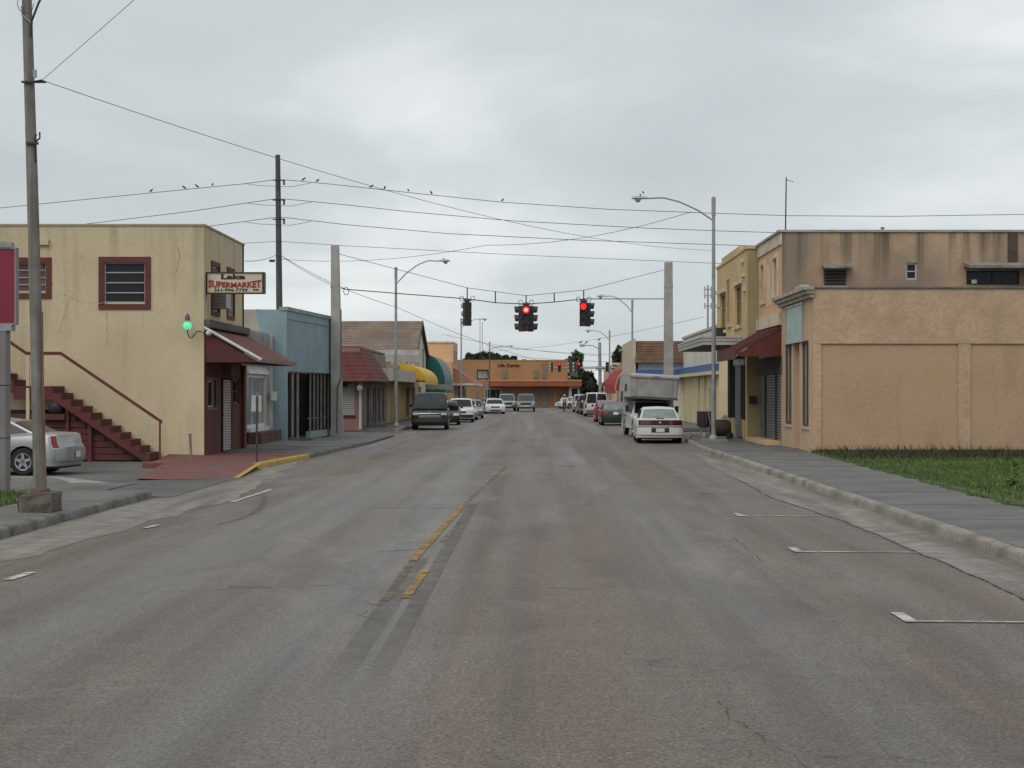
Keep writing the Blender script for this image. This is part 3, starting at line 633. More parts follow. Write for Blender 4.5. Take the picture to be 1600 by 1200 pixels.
# ------------------------------------------------------------------ low white shop and blue building
M_OFFW = pm('offwhite_stucco', (0.44, 0.42, 0.39), rough=0.9, var=0.12, scale=0.9, bump=0.2, streak=(0.28, 0.26, 0.24), slo=0.55, shi=0.85)
ws = thing('white_shop', 'narrow low white shop with a tall framed display window beside the blue building', 'shop', (-10.65, 59.5, 0))
wp = Plane((-10.65, 55.45, 0), (0, 1, 0), (1, 0, 0)); wl = 63.95 - 55.45
aw0, aw1 = YX(386, -10.65) - 55.45, YX(415, -10.65) - 55.45
wp.wall(0, wl, 0.05, 3.05, [(aw0, aw1, 0.75, 2.75)], 0.25).build('front_wall', M_OFFW, ws)
MB().box(-22, -10.95, 63.5, 63.9, 0, 4.4).build('rear_wall', M_OFFW, ws)
wp.shutter(0.2, wl - 0.1, 3.05, 4.42, 0.0, 0.09, 0.0).build('fascia_backing', M_OFFW, ws)
for i in range(24):
    a = 0.25 + i * (wl - 0.4) / 24
    wp.slab(MB(), a, a + 0.2, 3.08, 4.40, 0.004, 0.05).build('fascia_slat', pm('grey_fascia_slat', (0.33, 0.31, 0.29), var=0.2, scale=3), ws)
MB().box(-22, -10.7, 55.5, 63.9, 4.2, 4.3).build('roof', M_ROOFG, ws)
window(wp, aw0, aw1, 0.75, 2.75, ws, bars_v=(0.33, 0.78), gm=pm('milky_pane', (0.20, 0.25, 0.25), rough=0.12, var=0.3, scale=0.9), w=0.12, d=-0.05, fm=M_WHITE, name='display_window')
wp.slab(MB(), aw0 - 0.15, aw1 + 0.2, 2.77, 2.93, 0, 0.10).build('window_head', M_WHITE, ws)
wp.slab(MB(), aw0 - 0.15, aw1 + 0.2, 0.60, 0.74, 0, 0.14).build('window_sill', M_WHITE, ws)
wp.slab(MB(), wl - 0.35, wl - 0.02, 0.16, 4.35, 0.02, 0.16).build('corner_post', M_OFFW, ws)
MB().box(-10.5, -10.3, 63.4, 63.7, 1.75, 2.1).build('meter_box', M_WHITE, ws)
pl_ = thing('brick_planter', 'low brown brick planter box in front of the white shop window', 'planter', (-10.3, 61.5, 0.15))
M_BRICK = pm('brown_brick', (0.12, 0.055, 0.04), rough=0.9, var=0.35, scale=3, fine=0.2)
MB().box(-10.6, -10.17, 59.0, 63.9, 0.15, 0.60).build('core', pm('mortar', (0.12, 0.10, 0.09), var=0.2), pl_)
bm_ = MB().box(-10.17, -10.14, 0, 0.42, 0, 0.13).mesh('brick', M_BRICK)
for r_ in range(3):
    for c_ in range(10):
        o = link('brick', bm_, pl_); o.location = (0 + 10.3, 59.02 - 61.5 + c_ * 0.485 + (0.02 if r_ % 2 else 0), 0.01 + r_ * 0.15)
bm2 = MB().box(0, 0.2, 58.97, 59.0, 0, 0.13).mesh('brick', M_BRICK)
for r_ in range(3):
    for c_ in range(2):
        o = link('brick', bm2, pl_); o.location = (-0.3 + c_ * 0.22, -61.5, 0.01 + r_ * 0.15)
# blue building
def blue_mat():
    m = pm('blue_stucco', (0.25, 0.34, 0.372), rough=0.9, var=0.10, scale=0.8, bump=0.4, bscale=14, streak=(0.17, 0.25, 0.27), slo=0.55, shi=0.9, fine=0.05)
    return m
M_BLUE = blue_mat()
bb = thing('blue_building', 'single-storey pale blue stucco shop with a barred dark shopfront', 'shop', (-12, 68, 0))
A, B = Vector((-9.96, 64.0, 0)), Vector((-9.18, 72.9, 0)); bl = (B - A).length
bp = Plane(A, B - A, (B - A).cross(Vector((0, 0, 1))))
top0, top1 = 5.48, 5.52
bp.wall(0, bl, 2.92, 5.35, [], 0.3).build('front_wall', M_BLUE, bb)
bp.slab(MB(), 0, 0.18, 0.1, 2.92, -0.3, 0).build('pier', M_BLUE, bb); bp.slab(MB(), bl - 0.5, bl, 0.1, 2.92, -0.3, 0).build('pier', M_BLUE, bb)
sp_ = Plane((-9.96, 64.0, 0), (-1, 0, 0), (0, -1, 0))
px2a = lambda px: -9.96 - XW(px, 64.0)
mbw = MB(); xs = px2a(400)
mbw.add([sp_.p(0.0, 0.05), sp_.p(px2a(410), 0.05), sp_.p(px2a(416), 2.6), sp_.p(px2a(413), 4.0), sp_.p(px2a(405), 4.6), sp_.p(px2a(400), 5.40), sp_.p(0.0, 5.35)], [tuple(range(7))])
mbw.build('painted_side_wall', M_BLUE, bb)
sp_.slab(MB(), 0.02, 12, 0, 5.39, -0.3, -0.004).build('side_wall', pm('unpainted_stucco', (0.40, 0.36, 0.31), rough=0.9, var=0.15, scale=0.8, bump=0.3), bb)
cm = MB(); bp.slab(cm, -0.05, bl + 0.02, 5.35, 5.50, -0.3, 0.05); cm.build('coping', pm('blue_grey_coping', (0.27, 0.31, 0.32), var=0.25, scale=2, grime=(0.2, 0.19, 0.18), gscale=1.2), bb)
bp.slab(MB(), 0.05, bl - 0.03, 5.02, 5.06, 0, 0.03).build('moulding', M_BLUE, bb)
MB().box(-22, -10.2, 64.3, 73, 5.0, 5.15).build('roof', M_ROOFG, bb)
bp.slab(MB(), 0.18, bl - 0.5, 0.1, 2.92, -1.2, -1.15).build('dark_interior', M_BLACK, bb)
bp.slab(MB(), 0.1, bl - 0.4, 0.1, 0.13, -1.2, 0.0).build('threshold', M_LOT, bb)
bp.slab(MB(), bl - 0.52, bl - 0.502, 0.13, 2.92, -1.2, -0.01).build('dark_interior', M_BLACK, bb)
M_BAR = pm('shopfront_bar', (0.19, 0.17, 0.165), rough=0.5, var=0.3, scale=3)
def ba(px):  # px -> a on the tilted facade
    k = (px - VX) / FOC; return (A.x - k * A.y) / (k * bp.u.y - bp.u.x)
for px, wd in ((451, .28), (461, .5), (469, .42), (488.5, .24), (494.5, .30), (500, .26), (505.5, .26), (511, .26), (516.5, .2)):
    a = ba(px); wd *= 0.5
    bp.slab(MB(), a - wd / 2, a + wd / 2, 0.35 if px > 480 else 0.12, 2.92, -0.14, -0.08).build('bar', M_BAR if px > 480 or px < 455 else pm('pale_door_jamb', (0.24, 0.21, 0.19), var=0.35, scale=2.5), bb)
bp.slab(MB(), ba(487), bl - 0.45, 0.10, 0.40, -0.25, -0.05).build('base_panel', pm('pale_blue_base', (0.27, 0.34, 0.35), var=0.15), bb)
bp.slab(MB(), ba(488), bl - 0.5, 0.92, 0.98, -0.22, -0.2).build('cross_rail', M_BAR, bb)
# ------------------------------------------------------------------ tan corner shop on the right
def rough_stucco(name, col, dark):
    return pm(name, col, rough=0.92, var=0.10, scale=0.55, bump=0.8, bscale=9.0, grime=dark, gscale=1.6, fine=0.09, glo=0.46, ghi=0.72)
M_TAN = pm('tan_stucco', (0.445, 0.298, 0.190), rough=0.92, var=0.10, scale=0.5, bump=0.5, bscale=12, grime=(0.37, 0.245, 0.145), gscale=0.5, fine=0.06, glo=0.48, ghi=0.72, streak=(0.33, 0.225, 0.14), sscale=(1.1, 1.1, 0.35), slo=0.52, shi=0.80)
M_TANR = rough_stucco('tan_trowelled_stucco', (0.47, 0.325, 0.215), (0.37, 0.25, 0.158))
M_TANF = pm('tan_front_stucco', (0.54, 0.375, 0.24), rough=0.9, var=0.08, scale=0.7, bump=0.2)
XR, YR = 8.89, 51.3; YR2 = 57.7; ZR = 5.40
ts = thing('tan_shop', 'tan stucco corner shop with panelled blank side wall and pale green sign panel', 'shop', (12, 52, 0))
sw = Plane((XR, YR, 0), (1, 0, 0), (0, -1, 0)); ra = lambda px: XW(px, YR) - XR
sw.wall(0.0, 16, 0.0, ZR, [], 0.3).build('side_wall', M_TAN, ts)
z_b = ZW(537, YR)
def rough_panel(a0, a1, z0, z1, d, nm, mat):
    nx, nz = max(2, int((a1 - a0) / 0.12)), max(2, int((z1 - z0) / 0.12)); rows = []
    for j in range(nz + 1):
        row = []
        for i in range(nx + 1):
            e_ = 0 if i in (0, nx) or j in (0, nz) else rr.uniform(-0.002, 0.003)
            row.append(sw.p(a0 + (a1 - a0) * i / nx, z0 + (z1 - z0) * j / nz, d + e_))
        rows.append(row)
    mb = MB().grid(rows); n = nx + 1
    sw.slab(mb, a0, a1, z0, z1, 0.001, d - 0.012); mb.build(nm, mat, ts)
rough_panel(0.0, 16, z_b, ZR - 0.01, 0.06, 'upper_band', M_TANR)
rough_panel(0.0, ra(1283), 0.0, z_b - 0.004, 0.05, 'pilaster', M_TANR)
rough_panel(ra(1497), ra(1516), 0.0, z_b - 0.004, 0.05, 'pilaster', M_TANR)
rough_panel(ra(1733), ra(1752), 0.0, z_b - 0.004, 0.05, 'pilaster', M_TANR)
sw.slab(MB(), -0.05, 16, ZR, ZR + 0.06, -0.3, 0.10).build('coping', pm('grey_coping', (0.14, 0.13, 0.12), var=0.25, scale=2), ts)
MB().box(XR + 0.02, 25, YR + 0.3, YR2, ZR - 0.3, ZR - 0.15).build('roof', M_ROOFG, ts)
tf = Plane((XR, YR, 0), (0, 1, 0), (-1, 0, 0)); tfa = lambda px: YX(px, XR) - YR
TL = YR2 - YR
o1 = (tfa(1263.5), tfa(1252.5), 0.95, 3.78); o2 = (tfa(1249), tfa(1239), 0.15, 3.78); o3 = (tfa(1237), tfa(1226), 0.95, 3.78)
tf.wall(0.0, TL, 0.0, ZR - 0.01, [o1, (o2[0], o2[1], o2[2], o2[3]), o3], 0.25).build('front_wall', M_TANF, ts)
for o_, bars in ((o1, (0.45,)), (o3, (0.5,))):
    window(tf, *o_, ts, bars_v=bars, gm=pm('grey_blind_pane', (0.20, 0.19, 0.185), rough=0.15, var=0.3, scale=2), d=-0.06, w=0.07, fm=pm('dark_alu', (0.05, 0.045, 0.04), rough=0.5, var=0.2))
    tf.slab(MB(), o_[0] - 0.05, o_[1] + 0.05, 0.86, 0.95, 0, 0.05).build('window_sill', M_TANF, ts)
tf.slab(MB(), o2[0], o2[1], 0.15, 3.78, -1.1, -1.0).build('door', pm('brown_door', (0.21, 0.125, 0.075), var=0.15, scale=2), ts)
tf.slab(MB(), o2[0], o2[1], 0.9, 1.0, -0.95, -0.2).build('door_rail', M_TANF, ts)
tf.slab(MB(), tfa(1255.5), tfa(1231.5), 3.83 + 0.0, 5.02, 0.0, 0.05).build('sign_panel', pm('pale_green_panel', (0.37, 0.47, 0.43), rough=0.6, var=0.08, scale=2), ts)
tf.frame(tfa(1256.5) - .02, tfa(1230) + .02, 3.76, 5.08, 0.08, 0.0, 0.08).build('sign_panel_frame', M_OFFW, ts)
co = MB(); tf.slab(co, -0.12, TL + 0.1, 5.12, 5.24, -0.02, 0.14); tf.slab(co, -0.16, TL + 0.14, 5.24, 5.36, -0.02, 0.24); tf.slab(co, -0.2, TL + 0.2, 5.36, 5.47, -0.02, 0.34)
co.build('cornice', pm('worn_cornice', (0.40, 0.34, 0.26), var=0.25, scale=2, grime=(0.20, 0.18, 0.15), gscale=1.6), ts)
tf.slab(MB(), 0.4, 1.4, 5.47, 5.56, 0.05, 0.34).build('cornice_block', M_OFFW, ts)

# ------------------------------------------------------------------ peach two-storey building with the stained side wall
M_STAIN = pm('stained_peach_stucco', (0.41, 0.285, 0.185), rough=0.93, var=0.2, scale=0.6, bump=0.35, bscale=12, streak=(0.07, 0.056, 0.046), sscale=(2.3, 2.3, 0.10), slo=0.47, shi=0.64, sz=(5.7, 7.8, 0.05), grime=(0.17, 0.145, 0.12), gscale=0.30, glo=0.53, ghi=0.66, fine=0.08)
M_PEACH = pm('peach_stucco', (0.60, 0.38, 0.22), rough=0.9, var=0.08, scale=0.8, bump=0.2)
M_CREAM = pm('cream_trim', (0.60, 0.51, 0.38), rough=0.85, var=0.12, scale=2, grime=(0.33, 0.27, 0.2), gscale=1.5)
YP0, YP1, ZP = 57.75, 63.8, 7.86
pb = thing('peach_building', 'two-storey peach building with streaked stained side wall and dark red awning', 'building', (12, 60, 0))
pw = Plane((XR, YP0, 0), (1, 0, 0), (0, -1, 0)); pa = lambda px: XW(px, YP0) - XR; pz = lambda py: ZW(py, YP0)
ho = [(pa(1287), pa(1323), pz(447), pz(421)), (pa(1415.5), pa(1433), pz(437), pz(410.5)), (pa(1510), pa(1593), pz(445), pz(423))]
pw.wall(0, 17, 0.0, ZP, ho, 0.3).build('side_wall', M_STAIN, pb)
window(pw, *ho[0], pb, bars_h=(0.22, 0.42, 0.6, 0.8), gm=pm('dark_louvre', (0.035, 0.03, 0.03), rough=0.5, var=0.3, spec=.2), w=0.05, d=-0.06, fm=pm('brown_louvre_frame', (0.13, 0.11, 0.10), var=.2))
window(pw, *ho[1], pb, bars_h=(0.5,), w=0.06, d=-0.08, fm=M_OFFW)
window(pw, *ho[2], pb, bars_v=(0.5,), w=0.05, d=-0.1, fm=pm('dark_frame', (0.05, 0.04, 0.035), var=0.2))
def hood(a0, a1, z, dep, h):
    mb = MB(); mb.hexa([pw.p(a0, z, 0), pw.p(a1, z, 0), pw.p(a1, z - h * 0.9, dep), pw.p(a0, z - h * 0.9, dep)], [pw.p(a0, z + h, 0), pw.p(a1, z + h, 0), pw.p(a1, z - h * 0.2, dep), pw.p(a0, z - h * 0.2, dep)])
    mb.build('window_hood', pm('weathered_hood', (0.23, 0.22, 0.20), var=0.25, scale=3, grime=(0.10, 0.095, 0.09), gscale=2), pb)
hood(pa(1284), pa(1330), pz(417), 0.5, 0.09); hood(pa(1505), pa(1640), pz(416), 0.9, 0.14)
pw.slab(MB(), pa(1285), pa(1325), pz(448.5), pz(446.8), 0, 0.06).build('window_sill', M_OFFW, pb)
pw.slab(MB(), pa(1518), pa(1526), pz(443), pz(437), -0.02, 0.02).build('sill_box', M_WHITE, pb)
pw.slab(MB(), pa(1574.5), pa(1589.5), pz(411), pz(363.5), 0.0, 0.05).build('rusted_flashing', pm('rust_brown', (0.07, 0.045, 0.038), var=0.25, scale=2), pb)
cpp = MB(); pw.slab(cpp, -0.15, 17, ZP, ZP + 0.08, -0.3, 0.06); cpp.box(XR - 0.13, XR + 0.25, YP0 + 0.3, YP1, ZP, ZP + 0.08); cpp.build('coping', pm('pale_coping', (0.33, 0.32, 0.29), var=0.2, scale=2), pb)
MB().box(XR + 0.26, 25.8, YP0 + 0.3, YP1, ZP - 0.5, ZP - 0.4).build('roof', M_ROOFG, pb)
pf = Plane((XR, YP0, 0), (0, 1, 0), (-1, 0, 0)); pfa = lambda px: YX(px, XR) - YP0; PL = YP1 - YP0
u1 = (pfa(1215.5), pfa(1209.5), 5.68, 6.98); u2 = (pfa(1195.2), pfa(1189.8), 5.68, 6.98)
pf.wall(0.002, PL, 3.4, 7.42, [u1, u2], 0.25).build('front_wall', M_PEACH, pb)
pf.slab(MB(), 0.002, PL, 7.42, ZP - 0.002, -0.25, 0.06).build('parapet_band', M_CREAM, pb)
pf.slab(MB(), 0.05, PL, 4.52, 4.95, 0, 0.12).build('string_course', M_CREAM, pb)
for u in (u1, u2):
    pf.slab(MB(), u[0], u[1], u[2], u[3], -0.14, -0.10).build('window', pm('brown_orange_shutter', (0.23, 0.10, 0.05), var=0.2), pb)
    pf.frame(u[0] - .16, u[1] + .16, u[2] - .18, u[3] + .22, 0.16, -0.0, 0.06).build('window_surround', M_CREAM, pb)
for px in (1205.5, 1203, 1200.5):
    a = pfa(px); pf.slab(MB(), a - 0.05, a + 0.05, 5.4, 7.2, 0, 0.04).build('fluting', M_CREAM, pb)
# shop front under the awning
pf.slab(MB(), 0.05, PL, 2.75, 3.4, -0.25, 0.02).build('shutter_housing', pm('dark_blotchy_housing', (0.06, 0.062, 0.055), var=0.4, scale=2), pb)  # near-black blotchy band above the shutters
for a0, a1 in ((0.1, 1.5), (1.62, 4.2), (4.32, 5.9)):
    pf.shutter(a0, a1, 0.28, 2.75, -0.08, 0.10, 0.045).build('roller_shutter', pm('grey_shutter', (0.185, 0.185, 0.185), rough=0.5, metal=0.3, var=0.15, scale=2), pb)
for a in (1.56, 4.26): pf.slab(MB(), a - 0.05, a + 0.05, 0.2, 2.75, -0.1, 0.02).build('shutter_guide', M_PLASTIC, pb)
MB().box(8.35, 8.92, YP0 + 0.5, YP1 - 0.05, 0.12, 0.30).build('doorstep', M_PEACH, pb)
pa_ = MB().hexa([(XR, YP0 + .1, 4.38), (7.25, YP0 + .1, 3.48), (7.25, YP1 - .1, 3.48), (XR, YP1 - .1, 4.38)], [(XR, YP0 + .1, 4.50), (7.25, YP0 + .1, 3.60), (7.25, YP1 - .1, 3.60), (XR, YP1 - .1, 4.50)]).build('awning', pm('dark_red_awning', (0.095, 0.029, 0.024), rough=0.7, var=0.25, scale=3), pb)
MB().prism([(XR - .01, YP0 + .12, 3.38), (7.30, YP0 + .12, 3.38), (7.30, YP0 + .12, 3.46), (XR - .01, YP0 + .12, 4.36)], (0, 0.04, 0)).build('awning_cheek', M_DKRED, pa_)
MB().box(7.21, 7.26, YP0 + .1, YP1 - .05, 3.28, 3.56).build('awning_valance', M_DKRED, pa_)
for i in range(10):
    f = i / 10; MB().tube([(XR, YP0 + .2 + f * 5.7, 4.52), (7.25, YP0 + .2 + f * 5.7, 3.615)], 0.018, 5).build('awning_seam', M_DKRED, pa_)

# ------------------------------------------------------------------ ochre two-storey building with the flat marquee
M_OCH = pm('ochre_stucco', (0.53, 0.39, 0.19), rough=0.9, var=0.10, scale=0.7, bump=0.25, streak=(0.40, 0.30, 0.15), slo=0.55, shi=0.85)
YO0, YO1, XO, ZO = 63.85, 74.6, 8.45, 7.80
ob = thing('ochre_building', 'two-storey ochre building with tall windows above a flat white marquee', 'building', (12, 69, 0))
of = Plane((XO, YO0, 0), (0, 1, 0), (-1, 0, 0)); oa = lambda px: YX(px, XO) - YO0; OL = YO1 - YO0
w1 = (oa(1158.5), oa(1148.5), 4.85, 6.55); w2 = (oa(1134), oa(1125), 4.85, 6.55)
of.wall(0, OL, 3.7, ZO, [w1, w2], 0.25).build('front_wall', M_OCH, ob)
Plane((XO, YO0, 0), (1, 0, 0), (0, -1, 0)).wall(0, 6, 0.1, ZO - 0.002, [], 0.25).build('side_wall', pm('olive_side_stucco', (0.315, 0.265, 0.145), rough=0.9, var=0.12, scale=0.6, bump=0.2), ob)
MB().box(XO + .02, 22, YO0 + .3, YO1, ZO - .5, ZO - .35).build('roof', M_ROOFG, ob)
cpo = MB(); of.slab(cpo, -0.05, OL + 0.05, ZO, ZO + 0.1, -0.25, 0.05); cpo.box(XO + 0.25, 14.4, YO0 - 0.05, YO0 + 0.25, ZO, ZO + 0.1); cpo.build('coping', M_OCH, ob)
of.slab(MB(), 2.2, OL - 2.2, ZO + 0.1, ZO + 0.32, -0.25, 0.04).build('raised_parapet', M_OCH, ob)
for w_ in (w1, w2):
    window(of, *w_, ob, bars_v=(0.5,), bars_h=(0.6,), d=-0.1, w=0.08, fm=pm('tan_sash', (0.30, 0.22, 0.12), var=0.2))
    of.slab(MB(), w_[0] - .15, w_[1] + .15, w_[3], w_[3] + .16, 0, 0.08).build('window_head', M_CREAM, ob); of.slab(MB(), w_[0] - .15, w_[1] + .15, w_[2] - .14, w_[2], 0, 0.12).build('window_sill', M_CREAM, ob)
of.slab(MB(), oa(1142.5), oa(1138.5), 5.0, 7.0, 0, 0.07).build('niche_panel', pm('brown_niche', (0.26, 0.19, 0.09), var=0.2), ob)
of.frame(oa(1144) , oa(1137), 4.9, 7.15, 0.18, 0, 0.09).build('niche_surround', M_OCH, ob)
for px, z in ((1162, 6.75), (1163.5, 6.15), (1122.3, 6.6), (1122.8, 6.0), (1161, 7.35)):
    a = oa(px); of.slab(MB(), a - .3, a + .3, z, z + .16, 0, .09).build('plaster_block', M_CREAM, ob)
MB().box(XO - .4, XO + .1, YO0 + oa(1134), YO0 + oa(1127.5), 4.45, 4.95).build('air_conditioner', M_PLASTIC, ob)
mq = MB().box(6.84, XO - 0.02, 65.6, 76.6, 4.02, 4.06).build('marquee', pm('marquee_white', (0.42, 0.41, 0.38), rough=0.8, var=0.12, scale=1.5, streak=(0.26, 0.24, 0.21)), ob)
for k, (z0_, z1_, e_) in enumerate(((4.06, 4.17, 0.0), (4.175, 4.30, 0.03), (4.305, 4.36, 0.06))):
    MB().box(6.84 - e_, XO - 0.02, 65.6 - e_, 76.6 + e_, z0_, z1_).build('marquee_fascia', MATS['marquee_white'], mq)
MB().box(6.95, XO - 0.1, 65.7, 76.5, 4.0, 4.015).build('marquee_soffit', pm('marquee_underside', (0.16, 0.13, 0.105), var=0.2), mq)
# ground floor of the ochre building
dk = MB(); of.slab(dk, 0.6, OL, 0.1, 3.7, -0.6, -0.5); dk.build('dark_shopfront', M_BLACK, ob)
of.slab(MB(), 0.006, 0.35, 0.1, 3.7, -0.5, 0.03).build('pier', M_OCH, ob)
of.slab(MB(), 0.35, 0.6, 0.1, 3.7, -0.5, -0.1).build('brown_jamb', pm('brown_jamb', (0.14, 0.08, 0.045), var=0.2), ob)
of.shutter(oa(1156), oa(1147.5), 0.2, 3.2, -0.06, 0.10, 0.04).build('roller_shutter', MATS['grey_shutter'], ob)
of.slab(MB(), oa(1156), oa(1147.5), 3.2, 3.45, -0.2, 0.05).build('shutter_housing', M_STEEL, ob)
for px in (1160.5, 1143, 1137): 
    a = oa(px); of.slab(MB(), a - .2, a + .2, 0.1, 0.95, -0.45, -0.02).build('base_pier', M_OCH, ob)
for px in (1130, 1134, 1140): a = oa(px); of.slab(MB(), a - .05, a + .05, 0.1, 3.6, -0.45, -0.3).build('mullion', M_PLASTIC, ob)
# small mailbox on the olive side wall
mbx = tag(MB().box(8.52, 8.78, YO0 - .14, YO0 - .001, 1.62, 1.86).lathe([(0.07, 8.52), (0.07, 8.78)], (0, YO0 - .075, 1.86), 10, 'X').build('mailbox', M_PLASTIC), 'small black mailbox on the olive side wall beside grey shutters', 'mailbox')
# roof antenna mast and vent
am = thing('antenna_mast', 'thin antenna mast on the roof corner of the stained peach building', 'antenna', (XW(1227, 58.6), 58.6, ZP))
MB().tube([(XW(1227, 58.6), 58.6, ZP - 0.5), (XW(1228.5, 58.6), 58.6, ZW(277, 58.6))], [0.03, 0.022], 8).build('mast', pm('mast_metal', (0.06, 0.06, 0.06), rough=0.6, var=0.2), am)
MB().tube([(XW(1228, 58.6), 58.6, ZW(281, 58.6)), (XW(1240, 58.6), 58.6, ZW(284, 58.6))], 0.012, 6).build('stub_arm', MATS['mast_metal'], am)
tag(MB().lathe([(0.05, ZP - 0.5), (0.05, ZP + 0.16), (0.075, ZP + 0.17), (0.075, ZP + 0.22), (0.02, ZP + 0.24)], (XW(1379, 58.2), 58.2, 0), 10).build('vent_pipe', M_STEEL), 'short vent pipe standing on the stained building roof edge', 'vent pipe')
# ------------------------------------------------------------------ far block, left side of the street
M_MANS = pm('mansard_shingle', (0.115, 0.036, 0.030), rough=0.9, var=0.25, scale=2.5, fine=0.2)
M_PINK = pm('pink_stucco', (0.25, 0.135, 0.125), rough=0.9, var=0.12, scale=0.8, bump=0.2)
rb = thing('mansard_shop', 'low pink shop under a steep red shingle mansard roof at the corner', 'shop', (-11, 88, 0))
fY, fX, eX = 83.0, -9.24, -8.2
nw = Plane((fX, 84.0, 0), (-1, 0, 0), (0, -1, 0)); na = lambda px: fX - XW(px, 84.0)
hs_ = (na(554), na(535), 0.85, 2.55)
nw.wall(0, 12, 0.05, 4.4, [hs_], 0.25).build('side_wall', M_PINK, rb)
nw.shutter(*hs_, -0.06, 0.11, 0.04).build('roller_shutter', pm('white_shutter', (0.36, 0.36, 0.35), rough=0.55, var=0.1), rb)
nw.slab(MB(), hs_[0] - .05, hs_[1], 0.76, 0.85, 0, 0.08).build('window_sill', M_PLASTIC, rb)
nw.slab(MB(), na(543), na(535), 2.35, 2.75, 0, 0.3).build('shutter_housing', M_PLASTIC, rb)
sf = Plane((fX, 84.0, 0), (0, 1, 0), (1, 0, 0)); sfa = lambda px: YX(px, fX) - 84.0
sf.wall(0, 14.5, 0.05, 4.3, [(sfa(573), sfa(577), 0.1, 2.3), (sfa(583), sfa(588), 0.3, 2.4), (sfa(590), sfa(594), 0.3, 2.4), (sfa(596.5), sfa(600), 0.3, 2.4)], 0.25).build('front_wall', pm('grey_pink_front', (0.19, 0.155, 0.14), var=0.25, scale=1.2), rb)
for px0, px1 in ((583, 588), (590, 594), (596.5, 600)): window(sf, sfa(px0), sfa(px1), 0.3, 2.4, rb, d=-0.1)
sf.slab(MB(), sfa(573), sfa(577), 0.1, 2.3, -0.2, -0.12).build('door', pm('dull_red_door', (0.13, 0.06, 0.05), var=0.2), rb)
MB().tube([(XW(563, 83.6), 83.6, 0.15), (XW(563, 83.6), 83.6, 2.7)], 0.07, 10).build('downpipe', M_OFFW, rb)
MB().lathe([(0.03, 0), (0.16, 0.03), (0.16, 0.2), (0.03, 0.26)], (XW(563, 83.5), 83.2, 2.3), 12, 'Y').build('wall_lamp', M_STEEL, rb)
zb, zt_ = 2.66, 4.49; fl_, bx = -23, 90.0
nC = 9
def lerp(a, b_, f): return a + (b_ - a) * f
for k in range(nC):   # shingle courses, each a stepped strip
    f0, f1 = k / nC, (k + 1) / nC
    def ring(f, o): return [(fl_, lerp(fY, 84.2, f) - o, lerp(zb, zt_, f)), (lerp(eX, -9.26, f) + o, lerp(fY, 84.2, f) - o, lerp(zb, zt_, f)), (lerp(eX, -9.26, f) + o, lerp(bx, 89.0, f), lerp(zb, zt_, f))]
    a, b_, c_ = ring(f0, 0.022), ring(f1, 0.006), ring(f0, 0.0)
    MB().grid([c_, a, b_]).build('shingle_course', M_MANS, rb)
MB().box(fl_, -9.27, 84.2, 98.4, 4.35, 4.46).build('roof', M_ROOFG, rb)
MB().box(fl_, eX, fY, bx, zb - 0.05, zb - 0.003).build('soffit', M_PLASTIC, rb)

def awning_barrel(parent, Yn, Yf, xw, xo, zb_, zt, mat, name='awning', n=10, endmat=None):
    """quarter-barrel fabric awning along the street"""
    prof = [(xw + (xo - xw) * math.sin(q * math.pi / 2 / n), zb_ + (zt - zb_) * math.cos(q * math.pi / 2 / n)) for q in range(n + 1)]
    mb = MB().grid([[(x, Yn, z) for x, z in prof], [(x, Yf, z) for x, z in prof]])
    o = mb.build(name, mat, parent, smooth=40)
    for y in (Yn, Yf): MB().poly([(x, y, z) for x, z in prof] + [(xw, y, zb_)]).build('awning_end', endmat or mat, o)
    MB().grid([[(xo + .003, Yn, zb_), (xo + .003, Yf, zb_)], [(xo + .003, Yn, zb_ - .25), (xo + .003, Yf, zb_ - .25)]]).build('valance', mat, o)
    return o
# cream flat-roofed shops with the yellow awning
cs = thing('cream_shop', 'low cream and yellow shop with a flat white canopy and a yellow barrel awning', 'shop', (-11, 108, 0))
cX = -9.25
cf = Plane((cX, 98.6, 0), (0, 1, 0), (1, 0, 0)); ca = lambda px: YX(px, cX) - 98.6
cf.wall(0, 28.5, 0.05, 3.9, [(ca(633.5), ca(640), 0.2, 2.5), (ca(644), ca(648), 0.2, 2.5), (ca(654), ca(658), 0.2, 2.5)], 0.25).build('front_wall', pm('mustard_front', (0.34, 0.26, 0.12), var=0.15, scale=0.9), cs)
for px0, px1 in ((633.5, 640), (644, 648), (654, 658)): window(cf, ca(px0), ca(px1), 0.2, 2.5, cs, d=-0.1)
MB().box(-20, cX, 98.6, 98.9, 0, 3.88).build('side_wall', M_CREAM, cs)
MB().box(-20, cX - 0.02, 98.9, 127, 3.6, 3.72).build('roof', M_ROOFG, cs)
for y0_, y1_ in ((90.1, 96.9), (97.0, 107.6)):
    MB().box(cX, -8.05, y0_, y1_, 2.72, 3.42).build('canopy_fascia', pm('cream_canopy', (0.42, 0.40, 0.36), var=0.15, scale=1.2, streak=(0.3, 0.27, 0.24)), cs)
awning_barrel(cs, 108, 122, cX + 0.02, -7.45, 2.85, 4.0, pm('yellow_canvas', (0.60, 0.36, 0.02), rough=0.7, var=0.12, scale=1.2), endmat=pm('yellow_canvas_end', (0.54, 0.31, 0.02), rough=0.7, var=0.1))
cf.slab(MB(), ca(612), ca(632), 0.3, 2.6, 0.002, 0.04).build('wall_panel', pm('yellow_wall_panel', (0.36, 0.27, 0.11), var=0.15), cs)
